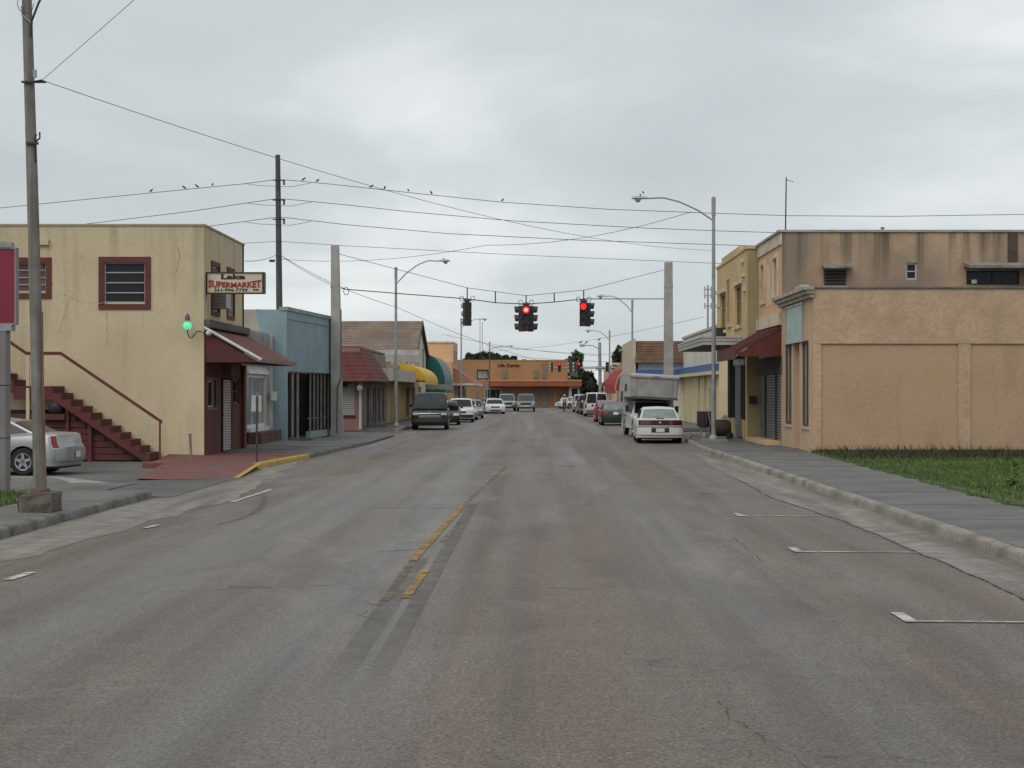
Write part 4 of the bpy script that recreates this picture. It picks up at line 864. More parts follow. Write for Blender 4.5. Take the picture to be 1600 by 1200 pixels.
# gabled house-like building
gb = thing('gabled_building', 'tall cream building with a wide brown shingle gable roof behind the shops', 'building', (-14, 133, 0))
gX = -9.6; GY0, GYm, GY1 = 127.2, 132.6, 139.6; ze, zr = 5.40, 7.90
M_BROOF = pm('brown_shingle_roof', (0.20, 0.15, 0.115), rough=0.95, var=0.18, scale=1.5, fine=0.15, grime=(0.13, 0.10, 0.08), gscale=0.5, sscale=(1, 1, 9), streak=(0.15, 0.11, 0.085))
M_GCREAM = pm('cream_wall', (0.58, 0.52, 0.40), rough=0.9, var=0.1, scale=0.8)
for k in range(12):
    f0, f1 = k / 12, (k + 1) / 12
    p0 = (GY0 - 0.7 + (GYm - GY0 + 0.7) * f0, ze - 0.15 + (zr - ze + 0.15) * f0); p1 = (GY0 - 0.7 + (GYm - GY0 + 0.7) * f1, ze - 0.15 + (zr - ze + 0.15) * f1)
    MB().grid([[(-26, p0[0], p0[1]), (gX + .25, p0[0], p0[1])], [(-26, p0[0], p0[1] + .045), (gX + .25, p0[0], p0[1] + .045)], [(-26, p1[0], p1[1] + .012), (gX + .25, p1[0], p1[1] + .012)]]).build('shingle_course', M_BROOF, gb)
MB().hexa([(-26, GYm, zr), (gX + .25, GYm, zr), (gX + .25, GY1 + .6, ze - .2), (-26, GY1 + .6, ze - .2)], [(-26, GYm, zr + .05), (gX + .25, GYm, zr + .05), (gX + .25, GY1 + .6, ze - .15), (-26, GY1 + .6, ze - .15)]).build('rear_roof', M_BROOF, gb)
MB().prism([(gX, GY0, 0.05), (gX, GY1, 0.05), (gX, GY1, ze), (gX, GYm, zr - .12), (gX, GY0, ze)], (-0.3, 0, 0)).build('gable_wall', M_GCREAM, gb)
MB().box(-26, gX - .3, GY0, GY0 + .3, 0.05, ze).build('side_wall', M_GCREAM, gb)
for a, b_ in (((GY0 - .7, ze - .2), (GYm, zr)), ((GYm, zr), (GY1 + .6, ze - .2))):
    MB().prism([(gX + .2, a[0], a[1] - .12), (gX + .2, b_[0], b_[1] - .12), (gX + .2, b_[0], b_[1] + .1), (gX + .2, a[0], a[1] + .1)], (0.08, 0, 0)).build('bargeboard', pm('dark_barge', (0.09, 0.08, 0.07), var=0.2), gb)
gp = Plane((gX, GY0, 0), (0, 1, 0), (1, 0, 0)); sp2 = Plane((gX - .3, GY0, 0), (-1, 0, 0), (0, -1, 0))
for a, z in ((2.6, 4.1), (8.2, 4.1)): window(gp, a, a + 1.2, z, z + 1.7, gb, bars_h=(0.5,), d=0.03)
window(gp, 3.6, 5.0, 0.2, 2.5, gb, d=0.03, w=0.25, fm=M_WHITE)
for px0, px1 in ((584, 596), (598, 610)):
    a0, a1 = (gX - .3) - XW(px1, GY0), (gX - .3) - XW(px0, GY0); window(sp2, a0, a1, 3.9, 5.1, gb, bars_v=(0.33, 0.66), bars_h=(0.5,), d=0.03, gm=pm('maroon_pane', (0.05, 0.025, 0.025), rough=0.2, var=0.3))
# clear ribbed canopies on the cream roof
for (pxa, pxb, lab) in ((581, 629, 'ribbed clear canopy frame on the roof behind the red mansard'), (630, 648, 'small ribbed curved canopy over the cream roof near the yellow awning')):
    cv = thing('ribbed_canopy', lab, 'canopy', (XW(pxa, 120), 120, 3.7))
    n = 5 if pxa < 600 else 3
    x0, x1 = XW(pxa, 120), XW(pxb, 120)
    for i in range(n + 1):
        x = x0 + (x1 - x0) * i / n
        MB().tube([(x, 124.5, 5.3), (x + .15, 122, 5.25), (x + .25, 120.6, 4.85), (x + .3, 120, 4.3)], 0.035, 6).build('rib', M_STEEL, cv)
        MB().tube([(x + .28, 120.1, 4.35), (x + .28, 120.1, 3.6)], 0.03, 6).build('post', M_STEEL, cv)
    MB().grid([[(x0, 124.5, 5.34), (x1, 124.5, 5.34)], [(x0 + .15, 122, 5.29), (x1 + .15, 122, 5.29)], [(x0 + .25, 120.55, 4.88), (x1 + .25, 120.55, 4.88)], [(x0 + .3, 119.95, 4.32), (x1 + .3, 119.95, 4.32)]]).build('sheeting', pm('dirty_sheeting', (0.24, 0.22, 0.20), rough=0.5, var=0.3, scale=1), cv)
# green awning shop
gs = thing('green_awning_shop', 'peach shop with a big rounded dark green awning', 'shop', (-11, 148, 0))
MB().box(-20, -9.6, 140.3, 160, 0.05, 5.3).build('wall', pm('peach_plain', (0.42, 0.25, 0.15), var=0.12), gs)
ga = awning_barrel(gs, 140.2, 153, -9.58, -7.95, 2.75, 5.35, pm('green_canvas', (0.022, 0.10, 0.095), rough=0.5, var=0.15), endmat=pm('green_canvas_end', (0.008, 0.10, 0.09), rough=0.6, var=0.1))
MB().box(-9.58, -7.93, 140.12, 153, 2.30, 2.74).build('awning_band', pm('grey_awning_band', (0.27, 0.26, 0.23), var=0.2), ga)
MB().box(-9.59, -7.92, 140.08, 153.1, 1.98, 2.28).build('valance', MATS['green_canvas_end'], ga)
MB().box(-9.62, -9.58, 141, 159, 0.2, 2.3).build('shop_window', M_GLASS, gs)
# peach corner block with tile awning
pk = thing('peach_block', 'two-storey peach block with an orange tiled shed roof over the sidewalk', 'building', (-11, 178, 0))
MB().box(-22, -8.4, 163, 172, 0.05, 7.05).build('tower', M_PEACH, pk)
MB().box(-22, -8.38, 162.9, 172, 7.05, 7.22).build('cornice', M_CREAM, pk)
MB().box(-22, -8.4, 160.1, 163, 0.05, 5.1).build('annex', M_PEACH, pk)
MB().box(-22, -8.4, 172, 196, 0.05, 5.0).build('wall', pm('beige_wall', (0.36, 0.26, 0.17), var=0.15), pk)
kp = Plane((-8.4, 163, 0), (0, 1, 0), (1, 0, 0))
for a in (1.5, 5.0): window(kp, a, a + 1.3, 4.9, 6.4, pk, d=0.03, bars_h=(0.5,))
for a in (10, 13, 16, 19, 23, 27): window(kp, a, a + 2.2, 0.2, 2.4, pk, d=0.03)
M_TILE = pm('orange_tile', (0.37, 0.15, 0.085), rough=0.85, var=0.2, scale=2, fine=0.2)
for k in range(9):
    f0, f1 = k / 9, (k + 1) / 9
    x0_, x1_ = lerp(-6.3, -8.4, f0), lerp(-6.3, -8.4, f1); z0_, z1_ = lerp(2.95, 4.5, f0), lerp(2.95, 4.5, f1)
    MB().grid([[(x0_, 163.2, z0_), (x0_, 189, z0_)], [(x0_, 163.2, z0_ + .06), (x0_, 189, z0_ + .06)], [(x1_, 163.2, z1_ + .015), (x1_, 189, z1_ + .015)]]).build('tile_course', M_TILE, pk)
MB().prism([(-8.4, 163.25, 2.95), (-6.3, 163.25, 2.95), (-8.4, 163.25, 4.5)], (0, .05, 0)).build('roof_cheek', pm('peach_cheek', (0.40, 0.2, 0.12), var=0.15), pk)
MB().box(-8.4, -6.22, 163.1, 189, 2.74, 2.945).build('fascia', M_WHITE, pk)
bbd = thing('billboard', 'small pale billboard on a post above the tiled roof', 'billboard', (XW(754, 192), 192, 3))
MB().box(XW(745.5, 192), XW(763, 192), 192, 192.2, ZW(592, 192), ZW(578, 192)).build('panel', pm('billboard_print', (0.26, 0.28, 0.25), var=0.4, scale=1.2), bbd)
pf_ = Plane((XW(745, 192), 191.97, 0), (1, 0, 0), (0, -1, 0)); pf_.frame(0, XW(763.5, 192) - XW(745, 192), ZW(592.6, 192), ZW(577.4, 192), 0.12, 0, 0.05).build('frame', M_PLASTIC, bbd)
for px in (747, 761): MB().tube([(XW(px, 192.1), 192.1, 0), (XW(px, 192.1), 192.1, ZW(592, 192))], 0.09, 8).build('post', M_STEEL, bbd)

# ------------------------------------------------------------------ orange hall closing the street
EY = 215.0
M_ORG = pm('orange_stucco', (0.34, 0.18, 0.085), rough=0.9, var=0.08, scale=0.3)  # orange muted a little, distance haze put into the colour
eb = thing('orange_hall', 'long orange two-storey hall with red fascia closing the end of the street', 'building', (0, EY, 0))
ex = lambda px: XW(px, EY); ez = lambda py: ZW(py, EY)
ep = Plane((0, EY, 0), (1, 0, 0), (0, -1, 0))
ep.wall(ex(690), ex(887), ez(602), ez(563), [], 0.4).build('upper_wall', M_ORG, eb)
ep.wall(ex(690), ex(890), -0.05, ez(602), [], 0.4).build('lower_wall', pm('orange_brown_wall', (0.28, 0.155, 0.08), var=0.1, scale=0.3), eb)
MB().box(ex(690), ex(887), EY + .4, EY + 14, ez(566), ez(565)).build('roof', M_ROOFG, eb)
MB().box(ex(690), ex(887) + .05, EY - .06, EY + .5, ez(563.6), ez(562.3)).build('coping', pm('orange_coping', (0.42, 0.24, 0.11), var=0.1), eb)
fas = MB().box(ex(764), ex(908), EY - 2.2, EY, ez(603.5), ez(596)).build('fascia', pm('rust_red_fascia', (0.26, 0.075, 0.035), var=0.15, scale=0.6), eb)
MB().box(ex(764), ex(908), EY - 2.25, EY, ez(595.95), ez(593.5)).build('fascia_cap', MATS['orange_coping'], fas)
for x0, x1, y0, y1 in ((785, 792, 591, 577.5), (834, 841, 591, 578.5), (847, 854, 591, 568), (834, 841, 636, 606), (847, 855, 636, 606)):
    ep.slab(MB(), ex(x0), ex(x1), ez(y0), ez(y1), 0, 0.12).build('wall_panel', pm('grey_green_panel', (0.17, 0.16, 0.135), var=0.15), eb)
window(ep, ex(757), ex(783), ez(625), ez(607), eb, bars_v=(0.35, 0.7), d=0.03, w=0.12)
ep.slab(MB(), ex(866), ex(869), ez(636), ez(615), 0, 0.1).build('downpipe', MATS['orange_coping'], eb)
text('lettering', 'Life Center', 0.44, pm('dark_hall_letters', (0.035, 0.022, 0.015), var=0), eb, faceY(ex(795.5), EY - 0.03, ez(573.2)), 0.05, 0.012, ex(813) - ex(778))
MB().box(ex(888.5), ex(905), EY - 1.5, EY + 1, 0, ez(604)).build('porch_wall', pm('pale_porch', (0.36, 0.33, 0.31), var=0.2), eb)
ep.slab(MB(), ex(893), ex(902), ez(622), ez(607), 1.51, 1.56).build('porch_window', M_GLASS, eb)
MB().box(ex(889), ex(903), EY + .5, EY + 2, ez(588), ez(565)).build('roof_annex', pm('dark_annex', (0.09, 0.085, 0.07), var=0.2), eb)

# ------------------------------------------------------------------ far block, right side
bs = thing('blue_stripe_shop', 'cream shop with a blue stripe above yellow trim beyond the marquee', 'shop', (11, 95, 0))
bX = 9.8
bf = Plane((bX, 85.5, 0), (0, 1, 0), (-1, 0, 0))
bf.wall(0, 20.5, 0.05, 5.55, [(4.0, 5.0, 0.15, 2.3)], 0.3).build('front_wall', pm('pale_yellow_wall', (0.60, 0.50, 0.30), rough=0.9, var=0.12, scale=0.6), bs)
bf.slab(MB(), 0, 20.5, 3.62, 5.5, 0, 0.05).build('upper_wall', pm('cream_upper_wall', (0.62, 0.59, 0.50), rough=0.9, var=0.1, scale=0.6, streak=(0.36, 0.33, 0.27)), bs)
bf.slab(MB(), 0, 20.5, 3.22, 3.60, 0, 0.45).build('stripe_fascia', pm('blue_fascia', (0.055, 0.115, 0.29), rough=0.6, var=0.12, scale=1), bs)
bf.slab(MB(), 0, 20.5, 3.02, 3.21, 0, 0.5).build('trim', pm('cream_yellow_trim', (0.56, 0.49, 0.29), var=0.1), bs)
bf.slab(MB(), -0.1, 20.5, 5.55, 5.70, -0.3, 0.12).build('coping', M_OFFW, bs)
bf.slab(MB(), 4.0, 5.0, 0.15, 2.3, -0.15, -0.1).build('door', pm('brown_far_door', (0.12, 0.07, 0.05), var=0.2), bs)
for a in (2.6, 6.4, 10): bf.slab(MB(), a, a + .5, 0.1, 3.0, 0, 0.12).build('pilaster', pm('cream_pilaster', (0.50, 0.44, 0.30), var=0.1), bs)
MB().box(bX + .1, 24, 85.5, 85.8, 0.05, 5.5).build('side_wall', MATS['pale_yellow_wall'], bs)
MB().box(bX + .1, 24, 85.8, 106, 5.0, 5.1).build('roof', M_ROOFG, bs)
ms = thing('brown_roof_shop', 'shop with a brown shingle mansard over white and blue bands', 'shop', (9, 112, 0))
mY = 106.0; mx_ = lambda px: XW(px, mY); mz = lambda py: ZW(py, mY)
MB().box(mx_(997), 20, mY, mY + 13, 0.05, mz(566)).build('wall', pm('white_band_wall', (0.53, 0.54, 0.54), var=0.06), ms)
MB().box(mx_(994), 20, mY - .45, mY - .003, mz(590), mz(577.5)).build('blue_band', MATS['blue_fascia'], ms)
MB().box(mx_(999), 20, mY - .1, mY - .003, 0.1, mz(592)).build('cream_front', MATS['cream_upper_wall'], ms)
nM = 8
for k in range(nM):
    f0, f1 = k / nM, (k + 1) / nM
    def rg(f, o): return [(20, lerp(mY - .5, mY + .25, f) - o, lerp(mz(566), mz(532.5), f)), (lerp(mx_(992.5), mx_(994.5), f) - o, lerp(mY - .5, mY + .25, f) - o, lerp(mz(566), mz(532.5), f)), (lerp(mx_(992.5), mx_(994.5), f) - o, mY + 13, lerp(mz(566), mz(532.5), f))]
    MB().grid([rg(f0, 0), rg(f0, .05), rg(f1, .012)]).build('shingle_course', pm('brown_mansard_shingle', (0.145, 0.085, 0.055), rough=0.95, var=0.25, scale=2, fine=0.2), ms)
MB().box(mx_(996), 20, mY + .3, mY + 13, mz(533) - .1, mz(533)).build('roof', M_ROOFG, ms)
MB().box(mx_(989), mx_(993), mY - .3, mY + 13, mz(590), mz(530)).build('end_wall', pm('cream_end_wall', (0.50, 0.44, 0.33), var=0.1), ms)
# red dome awning shop and what follows
rs = thing('red_awning_shop', 'peach shop with a scalloped red barrel awning', 'shop', (9, 135, 0))
MB().box(7.6, 20, 122, 150, 0.05, 4.6).build('wall', pm('far_peach_wall', (0.38, 0.25, 0.17), var=0.15, scale=0.8), rs)
ra_ = awning_barrel(rs, 123, 142, 7.58, 6.15, 2.2, 4.0, pm('red_canvas', (0.30, 0.022, 0.03), rough=0.6, var=0.15))
for i in range(8):
    y = 123.02 + i * 2.7
    MB().tube([(7.58 + (6.13 - 7.58) * math.sin(q * math.pi / 12), y, 2.2 + 1.82 * math.cos(q * math.pi / 12)) for q in range(7)], 0.05, 6).build('awning_rib', pm('pale_canvas', (0.48, 0.36, 0.22), var=0.1) if i == 0 else MATS['red_canvas'], ra_)
for i in range(5): MB().box(7.54, 7.6, 124 + i * 4, 126.6 + i * 4, 0.2, 2.1).build('shop_window', M_GLASS, rs)
tw = thing('brown_parapet_block', 'brown stepped parapet block rising behind the red awning', 'building', (9, 155, 0))
MB().box(XW(976, 152), 20, 152, 160, 0.05, ZW(570, 152)).build('wall', pm('taupe_wall', (0.22, 0.155, 0.12), var=0.12), tw)
MB().box(XW(977.5, 152), 20, 152.3, 160, ZW(570, 152), ZW(546, 152)).build('tower', pm('brown_tower_wall', (0.20, 0.13, 0.095), var=0.12), tw)
MB().box(XW(974, 152), 20, 151.9, 160.1, ZW(546, 152), ZW(544, 152)).build('coping', M_CREAM, tw)
MB().box(XW(974, 152), 20, 151.8, 152.3, ZW(571, 152), ZW(568, 152)).build('string_course', M_CREAM, tw)
tc_ = thing('peach_pier_shop', 'narrow peach shop with a tall pier beside the far signal pole', 'shop', (8, 172, 0))
MB().box(XW(957, 168), 18, 168, 190, 0.05, ZW(570, 168)).build('wall', M_PEACH, tc_)
MB().box(XW(956, 168), XW(970, 168), 167.7, 169, ZW(570, 168), ZW(567, 168)).build('cornice', M_CREAM, tc_)
MB().prism([(XW(939, 178), 178, 2.7), (XW(957, 178), 178, 2.7), (XW(957, 178), 178, ZW(587, 178))], (0, 8, 0)).build('red_shed_roof', pm('dull_red_roof', (0.14, 0.05, 0.045), var=0.2), tc_)
# ------------------------------------------------------------------ street lamps
M_LHEAD = pm('lamp_head_grey', (0.36, 0.37, 0.37), rough=0.5, var=0.1)
def street_lamp(X, Y, H, arm, z_end, label, r0=0.1, z0=0.15, group='cobra-head street lamps along both kerbs', mat=None, plinth=True):
    """tapered pole with an arched arm (arm < 0 reaches left) and a cobra head"""
    t = thing('street_lamp', label, 'street lamp', (X, Y, z0), group); mat = mat or M_STEEL; s = 1 if arm > 0 else -1
    MB().tube([(X, Y, z0), (X, Y, z0 + 0.4), (X, Y, H * .5), (X, Y, H - 0.02)], [r0, r0 * .95, r0 * .8, r0 * .6], 10).build('pole', mat, t, smooth=50)
    if plinth: MB().box(X - .5, X + .5, Y - .4, Y + .4, z0 - .02, z0 + .1).build('plinth', M_CONC, t)
    MB().lathe([(r0 * 1.9, z0 + .1), (r0 * 1.8, z0 + .16), (r0 * 1.15, z0 + .26)], (X, Y, 0), 10).build('base_collar', mat, t)
    MB().lathe([(r0 * .8, H - .75), (r0 * .85, H - .05), (r0 * .5, H)], (X, Y, 0), 10).build('cap', M_CPOLE, t)
    L_ = abs(arm); zs = H - .95
    pts = [(X, Y, zs), (X + s * L_ * .18, Y, zs + (z_end - zs) * .45), (X + s * L_ * .42, Y, zs + (z_end - zs) * .85), (X + s * L_ * .62, Y, z_end + .03), (X + s * L_ * .8, Y, z_end)]
    sm = []
    for i in range(25):
        f = i / 24 * (len(pts) - 1); k = min(int(f), len(pts) - 2); f -= k; sm.append(Vector(pts[k]).lerp(Vector(pts[k+1]), f))
    sm = [sm[0]] + [(sm[i-1] + sm[i] * 2 + sm[i+1]) / 4 for i in range(1, 24)] + [sm[-1]]
    MB().tube(sm, 0.032, 7).build('arm', mat, t, smooth=60)
    hx = X + s * L_ * .8
    head = MB()
    for_ = [(0.0, .05, .05), (.12, .10, .08), (.35, .15, .10), (.55, .15, .10), (.66, .06, .05)]
    rows = []
    for d_, wy, hz in for_:
        rows.append([(hx + s * d_, Y + wy * math.cos(q * math.pi / 5), z_end + (hz if q < 5.5 else hz * .35) * math.sin(q * math.pi / 5)) for q in range(10)])
    n = 10; vs = [p for r in rows for p in r]; fs = [(i*n+j, i*n+(j+1) % n, (i+1)*n+(j+1) % n, (i+1)*n+j) for i in range(4) for j in range(n)] + [tuple(range(n)), tuple(4*n + j for j in range(n))]
    ho_ = head.add(vs, fs).build('lamp_head', M_LHEAD, t, smooth=50)
    MB().lathe([(.125, 0), (.115, -.06), (.07, -.12), (.02, -.14)], (hx + s * .42, Y, z_end - .02), 12).build('lens', pm('lamp_lens', (0.33, 0.36, 0.36), rough=0.2, var=0.1), ho_, smooth=50)
    MB().lathe([(.03, 0), (.03, .07), (.01, .08)], (hx + s * .32, Y, z_end + .09), 8).build('photocell', M_PLASTIC, ho_)
    return t
street_lamp(XW(1115, 62.5), 62.5, 9.72, XW(988, 62.5) - XW(1115, 62.5), ZW(310, 62.5), 'tall grey street lamp with arched arm in front of the ochre building')
street_lamp(-7.6, 87, ZW(417, 87), 2.85, ZW(408, 87), 'grey street lamp standing before the yellow awning and dark van')
street_lamp(-7.4, 159, ZW(497, 159), 2.4, ZW(499, 159), 'distant street lamp rising in front of the peach block')
street_lamp(XW(765, 196), 196, ZW(534, 196), 2.8, ZW(541, 196), 'farthest street lamp on the left before the orange hall', z0=0.0, mat=pm('dark_lamp_pole', (0.10, 0.08, 0.07), var=0.2))
street_lamp(XW(988, 115), 115, ZW(468, 115), XW(937, 115) - XW(988, 115), ZW(463, 115), 'street lamp rising behind the camper beside the brown shingle roof')
street_lamp(XW(952.5, 150), 150, ZW(516, 150), XW(919, 150) - XW(952.5, 150), ZW(517, 150), 'slim distant street lamp in front of the red awning')
# near wooden-looking lamp pole with concrete footing (its lamp is above the picture)
np_ = thing('lamp_pole', 'weathered grey pole leaning slightly in a broken concrete footing at left', 'pole', (-8.06, 25.9, 0.15))
px_, py_ = -8.05, 26.0
MB().tube([(px_, py_, 0.4), (px_ - .05, py_, 2.5), (px_ - .13, py_, 5.5), (px_ - .22, py_, 8.5), (px_ - .26, py_, 10.2)], [.105, .10, .09, .078, .07], 14).build('pole', M_WOOD, np_, smooth=60)
ft = MB(); rows = []
for z, s_ in ((0.10, .80), (0.16, 1.0), (0.30, 1.05), (0.42, 1.04), (0.47, .98)):
    rows.append([(px_ + s_ * .265 * a + rr.uniform(-.02, .02), py_ + s_ * .265 * b_ + rr.uniform(-.02, .02), z + rr.uniform(-.012, .012)) for a, b_ in ((-1, -1), (-.5, -1.03), (0, -1), (.5, -1.02), (1, -1), (1, 0), (1, 1), (0, 1), (-1, 1), (-1, 0), (-1, -1))])
ft.grid(rows); ft.poly(rows[-1][:-1])
ft.build('footing', pm('mossy_footing', (0.12, 0.10, 0.084), rough=0.95, var=0.3, scale=4, bump=0.7, bscale=14, grime=(0.07, 0.055, 0.045), gscale=3, fine=0.2), np_)
MB().lathe([(.16, .46), (.15, .52), (.12, .54)], (px_, py_, 0), 14).build('base_collar', pm('rusty_collar', (0.13, 0.08, 0.06), var=0.3, scale=8), np_)
MB().tube([(px_ + .085, py_ - .05, 0.5), (px_ + .05, py_ - .07, 3.4)], .016, 6).build('conduit', pm('rusty_conduit', (0.17, 0.09, 0.055), var=0.3), np_)
MB().box(px_ - .27, px_ + .12, py_ - .12, py_ - .07, 7.1, 7.13).tube([(px_ - .1, py_ - .09, 7.12), (XW(66, 25.8), 25.8, ZW(125, 25.8))], .012, 6).build('wire_bracket', M_WIRE, np_)
MB().cbox(px_ - .06, py_ - .09, 7.25, .05, .05, .12).build('clamp', M_STEEL, np_)
MB().tube([(px_ - .05, py_ - .08, 6.15), (px_ + .03, py_ - .12, 6.2), (px_ + .02, py_ - .1, 6.3)], .014, 6).box(px_ - .2, px_ + .0, py_ - .12, py_ - .08, 6.1, 6.14).build('step_bolt', M_WIRE, np_)
MB().tube([(px_ - .06, py_ - .05, ZW(300 - 45, 26)), (px_ - .05, py_ - .1, ZW(213, 26)), (px_ - .02, py_ - .1, ZW(212, 26))], .014, 6).build('hook', M_WIRE, np_)
MB().tube([(px_ - .1, py_ - .09, ZW(40, 26)), (px_ - .26, py_ - .1, ZW(26, 26)), (px_ - .27, py_ - .1, ZW(12, 26))], .016, 6).build('side_bracket', M_STEEL, np_)
MB().tube([(px_ - .12, py_ - .1, ZW(60, 26)), (px_ - .10, py_ - .12, ZW(35, 26)), (px_ + .02, py_ - .15, ZW(8, 26)), (px_ + .3, py_ - .2, ZW(-40, 26))], .018, 6).build('drop_cable', M_WIRE, np_)
MB().tube([(XW(45 + 13 * math.cos(q * .6) - 5, 25.8), 25.8, ZW(5 + 16 * math.sin(q * .6), 25.8)) for q in range(11)], .006, 5, False).build('wire_loop', M_WIRE, np_)

# ------------------------------------------------------------------ utility and signal poles
wpY = 85.0; wpx = XW(435, wpY)
wo = thing('utility_pole', 'tall dark wooden utility pole rising behind the blue building', 'utility pole', (wpx, wpY, 0))
MB().tube([(XW(438, wpY), wpY, 0), (XW(437, wpY), wpY, 5), (XW(434, wpY), wpY, ZW(242, wpY))], [.2, .18, .13], 10).build('pole', M_WOODD, wo, smooth=50)
for py in (282, 313, 343):
    z = ZW(py, wpY)
    MB().box(wpx - .28, wpx + .38, wpY - .16, wpY - .1, z - .03, z + .03).build('bracket', M_WIRE, wo)
    MB().lathe([(.05, -.25), (.07, -.2), (.04, -.12), (.07, -.05), (.03, 0)], (wpx + .32, wpY - .13, z), 8).build('insulator', pm('insulator_glaze', (0.07, 0.07, 0.07), rough=0.3, var=0.1), wo)
MB().cbox(wpx - .3, wpY - .2, ZW(408, wpY), .28, .12, .12).build('splice_box', M_PLASTIC, wo)
def conc_pole(X, Y, px_top, py_top, wb, wt, label):
    t = thing('signal_pole', label, 'pole', (X, Y, 0.0))
    xt = XW(px_top, Y); zt = ZW(py_top, Y)
    MB().hexa([(X - wb, Y - wb, 0.05), (X + wb, Y - wb, 0.05), (X + wb, Y + wb, 0.05), (X - wb, Y + wb, 0.05)], [(xt - wt, Y - wt, zt), (xt + wt, Y - wt, zt), (xt + wt, Y + wt, zt), (xt - wt, Y + wt, zt)]).build('shaft', M_CPOLE, t)
    MB().box(xt - wt - .02, xt + wt + .02, Y - wt - .02, Y + wt + .02, ZW(450, Y), ZW(447, Y)).build('strap', M_STEEL, t)
    return t
SLX, SRX, SLY, SRY = XW(527, 72.0), XW(1044.5, 78.5), 72.0, 78.5
sl = conc_pole(SLX, SLY - .0, 523.5, 383, .26, .17, 'square concrete signal pole against the blue building corner')
MB().tube([(SLX + .2, SLY - .27, ZW(484, SLY)), (SLX + .22, SLY - .27, ZW(590, SLY)), (SLX + .05, SLY - .28, ZW(604, SLY)), (SLX + .02, SLY - .28, ZW(676, SLY))], .03, 6).build('conduit', pm('pole_conduit', (0.12, 0.115, 0.11), var=0.1), sl)
conc_pole(SRX, SRY, 1044.5, 410, .24, .19, 'square concrete signal pole behind the parked camper')

def wire(label, pts, sag=0.0, r=0.016, n=14, group=None, mat=None):
    P_ = [Vector(p) for p in pts]; out_ = []
    for a, b_ in zip(P_[:-1], P_[1:]):
        for i in range(n): f = i / n; v = a.lerp(b_, f); v.z -= sag * 4 * f * (1 - f); out_.append(v)
    out_.append(P_[-1])
    return tag(MB().tube(out_, r, 5).build('overhead_wire', mat or M_WIRE), label, 'wire', group)
W = lambda *pp: [P(a, b_, Y) for a, b_, Y in pp]
U = wpY - .13
wire('top power line running left and right from the utility pole, birds on it', W((-330, 352, U), (0, 325, U), (240, 301, U), (383, 287, U), (428, 281, U), (446, 281, U), (520, 288, U), (640, 301, U), (785, 316, U), (950, 327, U), (1110, 333, U), (1230, 337, U), (1400, 338, U), (1600, 335, U), (1900, 325, U)), n=3)
wire('middle power line of the three carried by the utility pole', W((-300, 394, U), (110, 353, U), (300, 330, U), (380, 318, U), (428, 311, U), (446, 311, U), (540, 320, U), (640, 331, U), (800, 345, U), (1000, 356, U), (1130, 361, U), (1300, 366, U), (1600, 372, U)), n=3)
wire('lowest of the three power lines carried by the utility pole', W((-200, 412, U), (330, 353, U), (390, 345, U), (428, 340, U), (446, 340, U), (540, 351, U), (700, 365, U), (900, 375, U), (1110, 382, U), (1300, 388, U), (1600, 392, U)), n=3)
for k, (py, nm) in enumerate(((287, 'top'), (317, 'middle'), (347, 'lowest'))):
    wire(f'short slack jumper loop under the {nm} bracket of the utility pole', W((383, py, U - .1), (405, py + 3, U - .12), (430, py + 4, U - .14), (455, py + 5, U - .12), (470, py + 2, U - .1), (486, py - 1, U - .1)), n=3, r=.012)
wire('thin cable below the power lines crossing to the ochre building', W((-100, 402, U), (383, 380, U), (434, 377, U), (540, 384, U), (800, 398, U), (1130, 412, U)), n=4, r=.012)
wire('cable strung from the left leaning pole to the tall right street lamp', [P(66, 125.5, 25.8), P(1113, 391, 62.4)], sag=0.62, n=30, r=.0065, mat=M_WIREG)
wire('cable running from the left leaning pole up over the viewer', [P(66, 125, 25.8), Vector((5.5, 3, 8.45))], sag=.05, n=12, r=.0045, mat=M_WIREG)
wire('thin cable from the arched lamp arm back to the utility pole', [P(1080, 331, 62.5), P(760, 383, 72), P(440, 405, wpY)], sag=.35, n=14, r=.010)
wire('service drop from the utility pole down to the concrete signal pole', [P(440, 400, wpY), P(525, 448, 72.0)], sag=.1, r=.012)
wire('second service drop from the utility pole behind the signal pole', [P(440, 400, wpY), P(620, 480, 87)], sag=.25, r=.012)
wire('service cable from the utility pole to the yellow building roof', [P(383, 408, 60), P(432, 398, wpY)], sag=.1, r=.012)
# signal span
zl_ = lambda px, py: P(px, py, lerp(SLY, SRY, (px - 527) / (1044 - 527)))
wire('upper messenger cable holding the traffic signals', [zl_(530, 397), zl_(731, 450), zl_(822, 462), zl_(915, 453), zl_(1040, 421)], n=6, r=.012)
wire('lower tether cable through the traffic signal hangers', [zl_(533, 450), zl_(540, 452), zl_(640, 460), zl_(731, 467), zl_(774, 473), zl_(822, 475), zl_(866, 472), zl_(912, 467), zl_(1040, 467)], n=4, r=.022)
wire('far cable hung low across the street before the orange hall', [P(690, 522, 180), P(940, 556, 165)], sag=.4, r=.016)
wire('far upper cable crossing between distant street lamps', [P(620, 480, 87), P(952, 580, 150)], sag=.8, r=.012, n=20)
wire('faint far cable sloping down to the brown mansard roof', [P(765, 548, 196), P(1100, 495, 110)], sag=.5, r=.012, n=20)
for i, py in enumerate((556, 566, 573)):
    wire(f'distant level cable {("highest", "middle", "lowest")[i]} of three behind the far signal pole', [P(760, py - 16 + i * 3, 240), P(1010, py, 240)], sag=.3, r=.02, n=8)
M_SIG = pm('signal_black', (0.028, 0.026, 0.025), rough=0.55, var=0.2); M_SIGG = pm('signal_faded', (0.30, 0.30, 0.29), rough=0.6, var=0.15)
